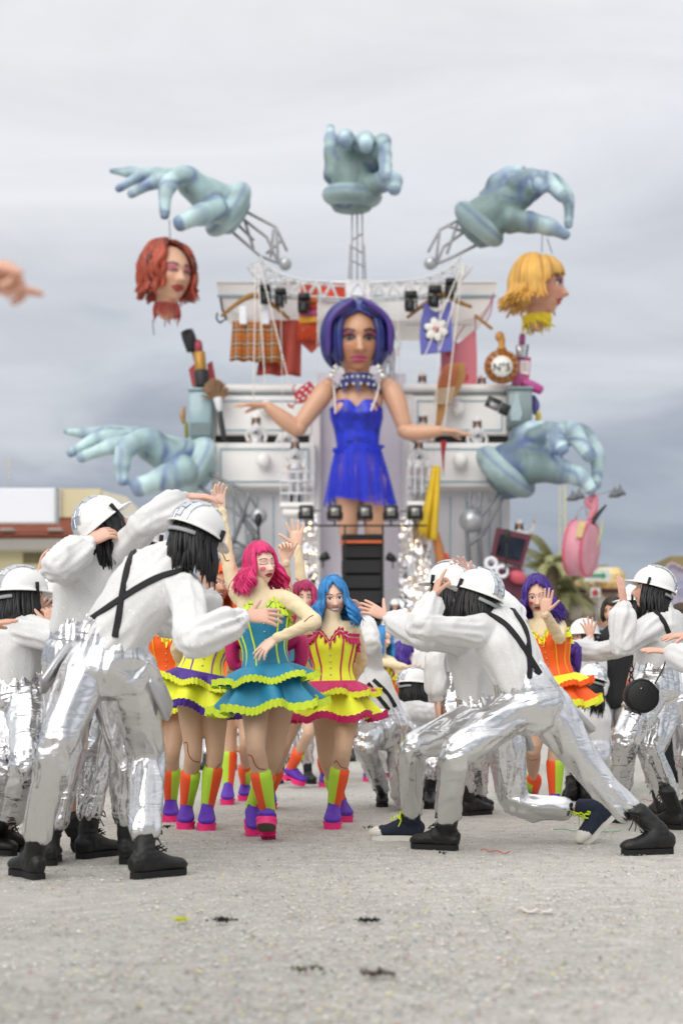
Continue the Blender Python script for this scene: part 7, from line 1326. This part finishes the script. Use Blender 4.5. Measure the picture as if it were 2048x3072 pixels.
for j in range(ny):
    for i in range(nx):
        p = lerp(V[0], V[3], j / ny); p = p + A((V[1][0] - V[0][0]) * (.48 + .52 * (i + .5) / nx), 0, .14); e = lerp(V[0], V[3], (j + 1.04) / ny) - lerp(V[0], V[3], j / ny); t = bpy.data.objects.new('roof_tile', me); COL.objects.link(t); t.parent = rf; yv = e; Mx = Matrix(((1, 0, 0, 0), (0, yv[1], 0, 0), (0, yv[2], 1, 0), (0, 0, 0, 1))); Mx.translation = Vector(p - o); t.matrix_local = Mx
q = MB(); bx(q, -200, 1464, 168, 1568, DB - 3, .5, .05); bbd = mk('billboard', q, mat('billboard_white', 'e2e4ec', .6, var=.02), bl, False); q = MB(); bx(q, 164, 1462, 172, 1570, DB - 3.1, .6); mk('billboard_frame', q, GREYM, bbd, False)
q = MB(); bx(q, 170, 1464, 182, 1552, DB + 3, 6); mk('wall', q, mat('pale_wall', 'dcdad2', .8), bl, False); q = MB(); bx(q, 182, 1466, 302, 1552, DB + 3.2, 6); mk('upper_wall', q, CRM, bl, False)
q = MB(); pr(q, [(302, 1470), (380, 1490), (430, 1560), (430, 1700), (302, 1700)][::-1], DB + 3.3, 6); mk('side_wall', q, mat('beige_wall', 'cbc7b6', .85), bl, False)
for x in (20, 165): q = MB(); bx(q, x - 22, 1584, x + 22, 1596, DB - .6, .6, .05); mk('skylight', q, mat('skylight_pale', 'b5a79c', .5), rf, False)
for x in (70, 250): q = MB(); bx(q, x, 1660, x + 110, 1690, DB - .06, .1); mk('awning', q, mat('awning_olive', '7c7458', .8), bl, False)
t = thing('tv_antenna', 'thin pale aerial on a mast above the left roof', 'antenna', P(28, 1464, DB)); q = MB(); tb(q, [(28, 1375), (28, 1464)], 1.6, DB, 5, 1); mk('mast', q, mat('aerial', 'c8c4b4', .6), t)
for y in (1382, 1390, 1400, 1432): q = MB(); tb(q, [(14, y), (44, y - 2)], 1.0, DB, 5, 1); mk('element', q, mat('aerial', 'c8c4b4'), t)
# painted scenery of another float at right
def mat_paint(name, cols, s):
    m = bpy.data.materials.new(name); nt, b, out = nodes(m); L = nt.links.new; tcn = nt.nodes.new('ShaderNodeTexCoord'); n = nt.nodes.new('ShaderNodeTexNoise'); n.inputs['Scale'].default_value = s; n.inputs['Detail'].default_value = 3; n.inputs['Distortion'].default_value = 1.5; L(tcn.outputs['Object'], n.inputs['Vector']); rp = nt.nodes.new('ShaderNodeValToRGB'); L(n.outputs['Fac'], rp.inputs[0])
    while len(rp.color_ramp.elements) < len(cols): rp.color_ramp.elements.new(.5)
    for e, (p, c) in zip(rp.color_ramp.elements, cols): e.position = p; e.color = (*lin(c), 1)
    L(rp.outputs[0], b.inputs['Base Color']); b.inputs['Roughness'].default_value = .7; return m
fl2 = thing('painted_float', 'pastel painted float with clouds and golden top far at right', 'float', P(1790, 2180, 58)); rg = np.random.default_rng(21)
q = MB(); bx(q, 1600, 1775, 1900, 2180, 58, 6, .2); mk('painted_side', q, mat_paint('cloud_paint', [(.3, 'a9c6ce'), (.42, 'ded8cc'), (.5, 'e2b49c'), (.58, 'dccfba'), (.7, '9dbac8')], .55), fl2, False)
q = MB(); bx(q, 1690, 1700, 1880, 1770, 59, 4, .3); mk('golden_top', q, mat_paint('gold_paint', [(.35, 'b89a5c'), (.5, 'e0c88c'), (.65, 'd8d0b8')], .8), fl2, False)
for i in range(16): q = MB(); x = 1640 + 15 * i; y = 1860 + 40 * sin(i * 2.1) + 30 * rg.random(); q.ball(P(x, y, 57.8), A(.45, .35, .4) * (.7 + .6 * rg.random()), 14, 9); mk('cloud_puff', q, mat(('puff_peach', 'puff_blue', 'puff_cream')[i % 3], ('d8a890', '9fbcc8', 'd8ccb8')[i % 3], .7), fl2)
q = MB(); bx(q, 1680, 1765, 1860, 1778, 57.7, .4); mk('dark_rail', q, mat('rail_maroon', '4a2a2a', .7), fl2, False); q = MB(); bx(q, 1660, 1985, 1870, 2010, 57.6, .4); mk('dark_rail', q, mat('rail_dark', '2a2a2c', .7), fl2, False)
pf2 = thing('painted_float', 'lilac and blue scaly float shape at the right edge', 'float', P(2040, 2150, 52)); q = MB(); pr(q, [(1996, 1712), (2012, 1692), (2060, 1716), (2090, 1740), (2090, 2150), (2010, 2150), (2030, 1900), (2000, 1820)][::-1], 52, 2); mk('scaly_side', q, mat_paint('lilac_paint', [(.3, '8488a8'), (.5, 'b0a6b4'), (.7, '7890b4')], 1.2), pf2, False); q = MB(); tb(q, [(1994, 1712), (2012, 1690), (2062, 1714)], 4, 51.9, 6); mk('edge', q, mat('edge_lilac', 'b9a4b0', .6), pf2)
q = MB(); bx(q, 2010, 1668, 2100, 1712, 75, 5); tag(mk('distant_house', q, mat('olive_house', '8a7c58', .8), None, False), 'olive house roof corner far at the right edge', 'building')
# palms
def palm(label, x, ytop, d, h, n=22, seed=1, L=1.7):
    rg = np.random.default_rng(seed); c = P(x, ytop, d); b = c * A(1, 1, 0); t = thing('palm_tree', label, 'palm tree', b, 'palms behind the float'); q = MB(); q.tube([b, lerp(b, c, .5) + A(.05, 0, 0), c], [.30, .24, .22], n=10); mk('trunk', q, mat('palm_trunk', '7a6c5a', .9, var=.3, vs=3), t); q = MB()
    for i in range(n):
        a = 6.28 * i / n + rg.random() * .3; el = rg.uniform(-.5, 1.3); d0 = A(cos(a) * cos(el), sin(a) * cos(el), sin(el)); p = c.copy(); pts = [p.copy()]; v = d0.copy()
        for k in range(7): v = nrm(v + A(0, 0, -.16)); p = p + v * L / 7; pts.append(p.copy())
        pts = np.array(pts); q.tube(pts, np.linspace(.03, .008, 8), n=4, sub=1); s = nrm(np.cross(v, A(0, 0, 1)))
        cc = cr(pts, 4); T = nrm_rows(np.gradient(cc, axis=0))
        for k in range(3, len(cc), 1):
            for sg in (-1, 1): e = cc[k] + (s * sg * .8 + T[k] * .5 + A(0, 0, -.35)) * (.42 * (1 - .5 * k / len(cc))); w = T[k] * .03; m_ = (cc[k] + e) / 2 + A(0, 0, .03); q.add([cc[k] - w, cc[k] + w, m_ + w, e, m_ - w], [(0, 1, 2, 3, 4)])
    mk('crown', q, mat('palm_leaf', 'a5a676', .7, var=.35, vs=1.5), t, False)
palm('tall yellow green palm just right of the maroon make-up case', 1655, 1690, 56, 6, 26, 2, 2.0); palm('shorter palm with drooping fronds behind the purple haired dancer', 1690, 1770, 57, 5, 26, 5, 2.0); palm('small palm top at the right edge of the float', 1632, 1730, 60, 5, 18, 7, 1.5)
# lamp post, signs, mast
t = thing('street_lamp', 'double armed street lamp post behind the lower right hand', 'street lamp', P(1788, 2185, 55)); q = MB(); tb(q, [(1788, 1480), (1788, 2185)], 4, 55, 8, 1); mk('pole', q, GREYM, t); q = MB(); tb(q, [(1722, 1476), (1788, 1484), (1852, 1468)], 2, 55, 6, 1); mk('arm', q, GREYM, t)
for x, y in ((1716, 1490), (1736, 1484), (1842, 1480), (1858, 1474)): q = MB(); q.lathe(P(x, y, 55), [(.03, .25), (.07, .1), (.22, -.06), (.24, -.14), (.05, -.16)], (0, 0, 1), 14); mk('lamp_shade', q, mat('lamp_grey', '63676c', .5), t)
t = thing('direction_sign', 'white road sign with a green arrow on the lamp post', 'sign', P(1790, 1742, 54.5)); q = MB(); bx(q, 1752, 1708, 1826, 1744, 54.5, .06); mk('panel', q, mat('sign_white', 'd8dcd8', .5), t, False); q = MB(); pr(q, [(1760, 1722), (1805, 1722), (1805, 1716), (1818, 1726), (1805, 1736), (1805, 1730), (1760, 1730)][::-1], 54.45, .03); mk('arrow', q, mat('sign_green', '3a9a62', .5), t, False)
t = thing('street_sign', 'small white sign with a red symbol below the green arrow sign', 'sign', P(1784, 1792, 54.5)); q = MB(); bx(q, 1770, 1764, 1800, 1792, 54.5, .06); mk('panel', q, mat('sign_white', 'd8dcd8'), t, False); q = MB(); q.lathe(P(1784, 1778, 54.44), [(.06, -.02), (.12, -.02), (.12, .02), (.06, .02)], (0, 1, 0), 16); mk('symbol', q, mat('sign_red', 'b8323a', .5), t)
t = thing('lattice_mast', 'pale yellow lattice mast behind the pink bag', 'mast', P(1690, 2180, 62)); MY = mat('mast_yellow', 'c9bf8a', .6)
for x in (1678, 1694): q = MB(); tb(q, [(x, 1455), (x, 2180)], 2.4 if x > 1680 else 1.5, 62, 6, 1); mk('leg', q, MY, t)
for i in range(24): q = MB(); y = 1465 + 24 * i; tb(q, [(1678, y), (1694, y + 12)], 1.2, 62, 4, 1); mk('brace', q, MY, t)
# onlookers
def onlooker(label, x, d, coat, trousers, hat=None, face=(-.6, -.8, 0), h=1.72, hairc='2a211c'):
    s = F / d; gy = HY + CH * s; Y = lambda z: gy - z * s * h / 1.72; W = lambda px, z, dd=0: P(px, Y(z), d + dd); base = W(x, 0); t = thing('person', label, 'person', base, 'onlookers at right'); fr = Frame(W(x, 1.6), face, (0, 0, 1)); q = MB(); V, Fc, C, sk = head_mesh(fr, dict(skin='cf9f86'), 24, 20); q.add(V, Fc, 0, C); q.tube([W(x, 1.52), W(x, 1.38)], [.055, .06], n=10, col=sk)
    for sg in (-1, 1): hand(q, W(x + sg * .27 * s, .86), (0, -.1, -1), (-sg, 0, 0), 1, 1., .4, col=sk)
    q.tube([W(x, 1.3), W(x, .9)], [.1, .1], n=8, col=sk); mk('body', q, SKIN, t); q = MB(); q.tube([W(x, .82), W(x, 1.0), W(x, 1.25), W(x, 1.4), W(x, 1.46)], A((.19, .13), (.18, .13), (.2, .14), (.16, .11), (.07, .07)), n=18, ref=A(1, 0, 0))
    for sg in (-1, 1): q.tube([W(x + sg * .13 * s, 1.38), W(x + sg * .22 * s, 1.32), W(x + sg * .26 * s, 1.1), W(x + sg * .27 * s, .88)], [.08, .075, .065, .05], n=12)
    me = remesh(q, .018, 3); folds(me, [(W(x, .8), W(x, 1.4), 1, .6, 2)], .012, 9, 1, x); link_mesh('jacket', me, coat, t); q = MB()
    for sg in (-1, 1): q.tube([W(x + sg * .08 * s, .95), W(x + sg * .1 * s, .5), W(x + sg * .11 * s, .08)], [.11, .085, .07], n=12)
    mk('trousers', q, trousers, t)
    for sg in (-1, 1): b = W(x + sg * .11 * s, 0, .05); boot_black(t, b, b + A(-.1, -.2, 0), A(0, 0, 1), lace=False, shaft=.06)
    mk('hair', wig(fr, .05, .004, 10, .1, 40, .9, 1.0, .018, int(x), segs=3, nv=4), mat('hair_' + hairc, hairc, .5), t)
    if hat: q = MB(); q.lathe(fr.w((0, -.01, .05)), [(.17, 0), (.175, .012), (.095, .02), (.09, .09), (.05, .11), (.01, .112)], (0, 0, 1), 20); mk('hat', q, mat('hat_brown', hat, .8), t)
JB = mat('black_jacket', '18181b', .75, bump=.2, bs=12); JN = mat('navy_jacket', '1c2436', .8, bump=.2, bs=12); JE = mat('jeans_blue', '33405a', .85); JG = mat('grey_trousers', 'a6a4a8', .85)
onlooker('onlooker in black jacket and grey trousers between the kneeling and profile workers', 1838, 12.6, JB, JG); onlooker('onlooker in navy jacket with brown hat at the right edge', 2046, 13.5, JN, mat('dark_trousers', '16181c', .85), hat='4a3c2e'); onlooker('onlooker in dark clothes behind the right profile worker', 1995, 14.5, JB, JE, hairc='4a3828'); onlooker('onlooker far back beside the purple haired dancers hip', 1760, 17, JN, JE)
bpy.data.objects.remove(_tmp)
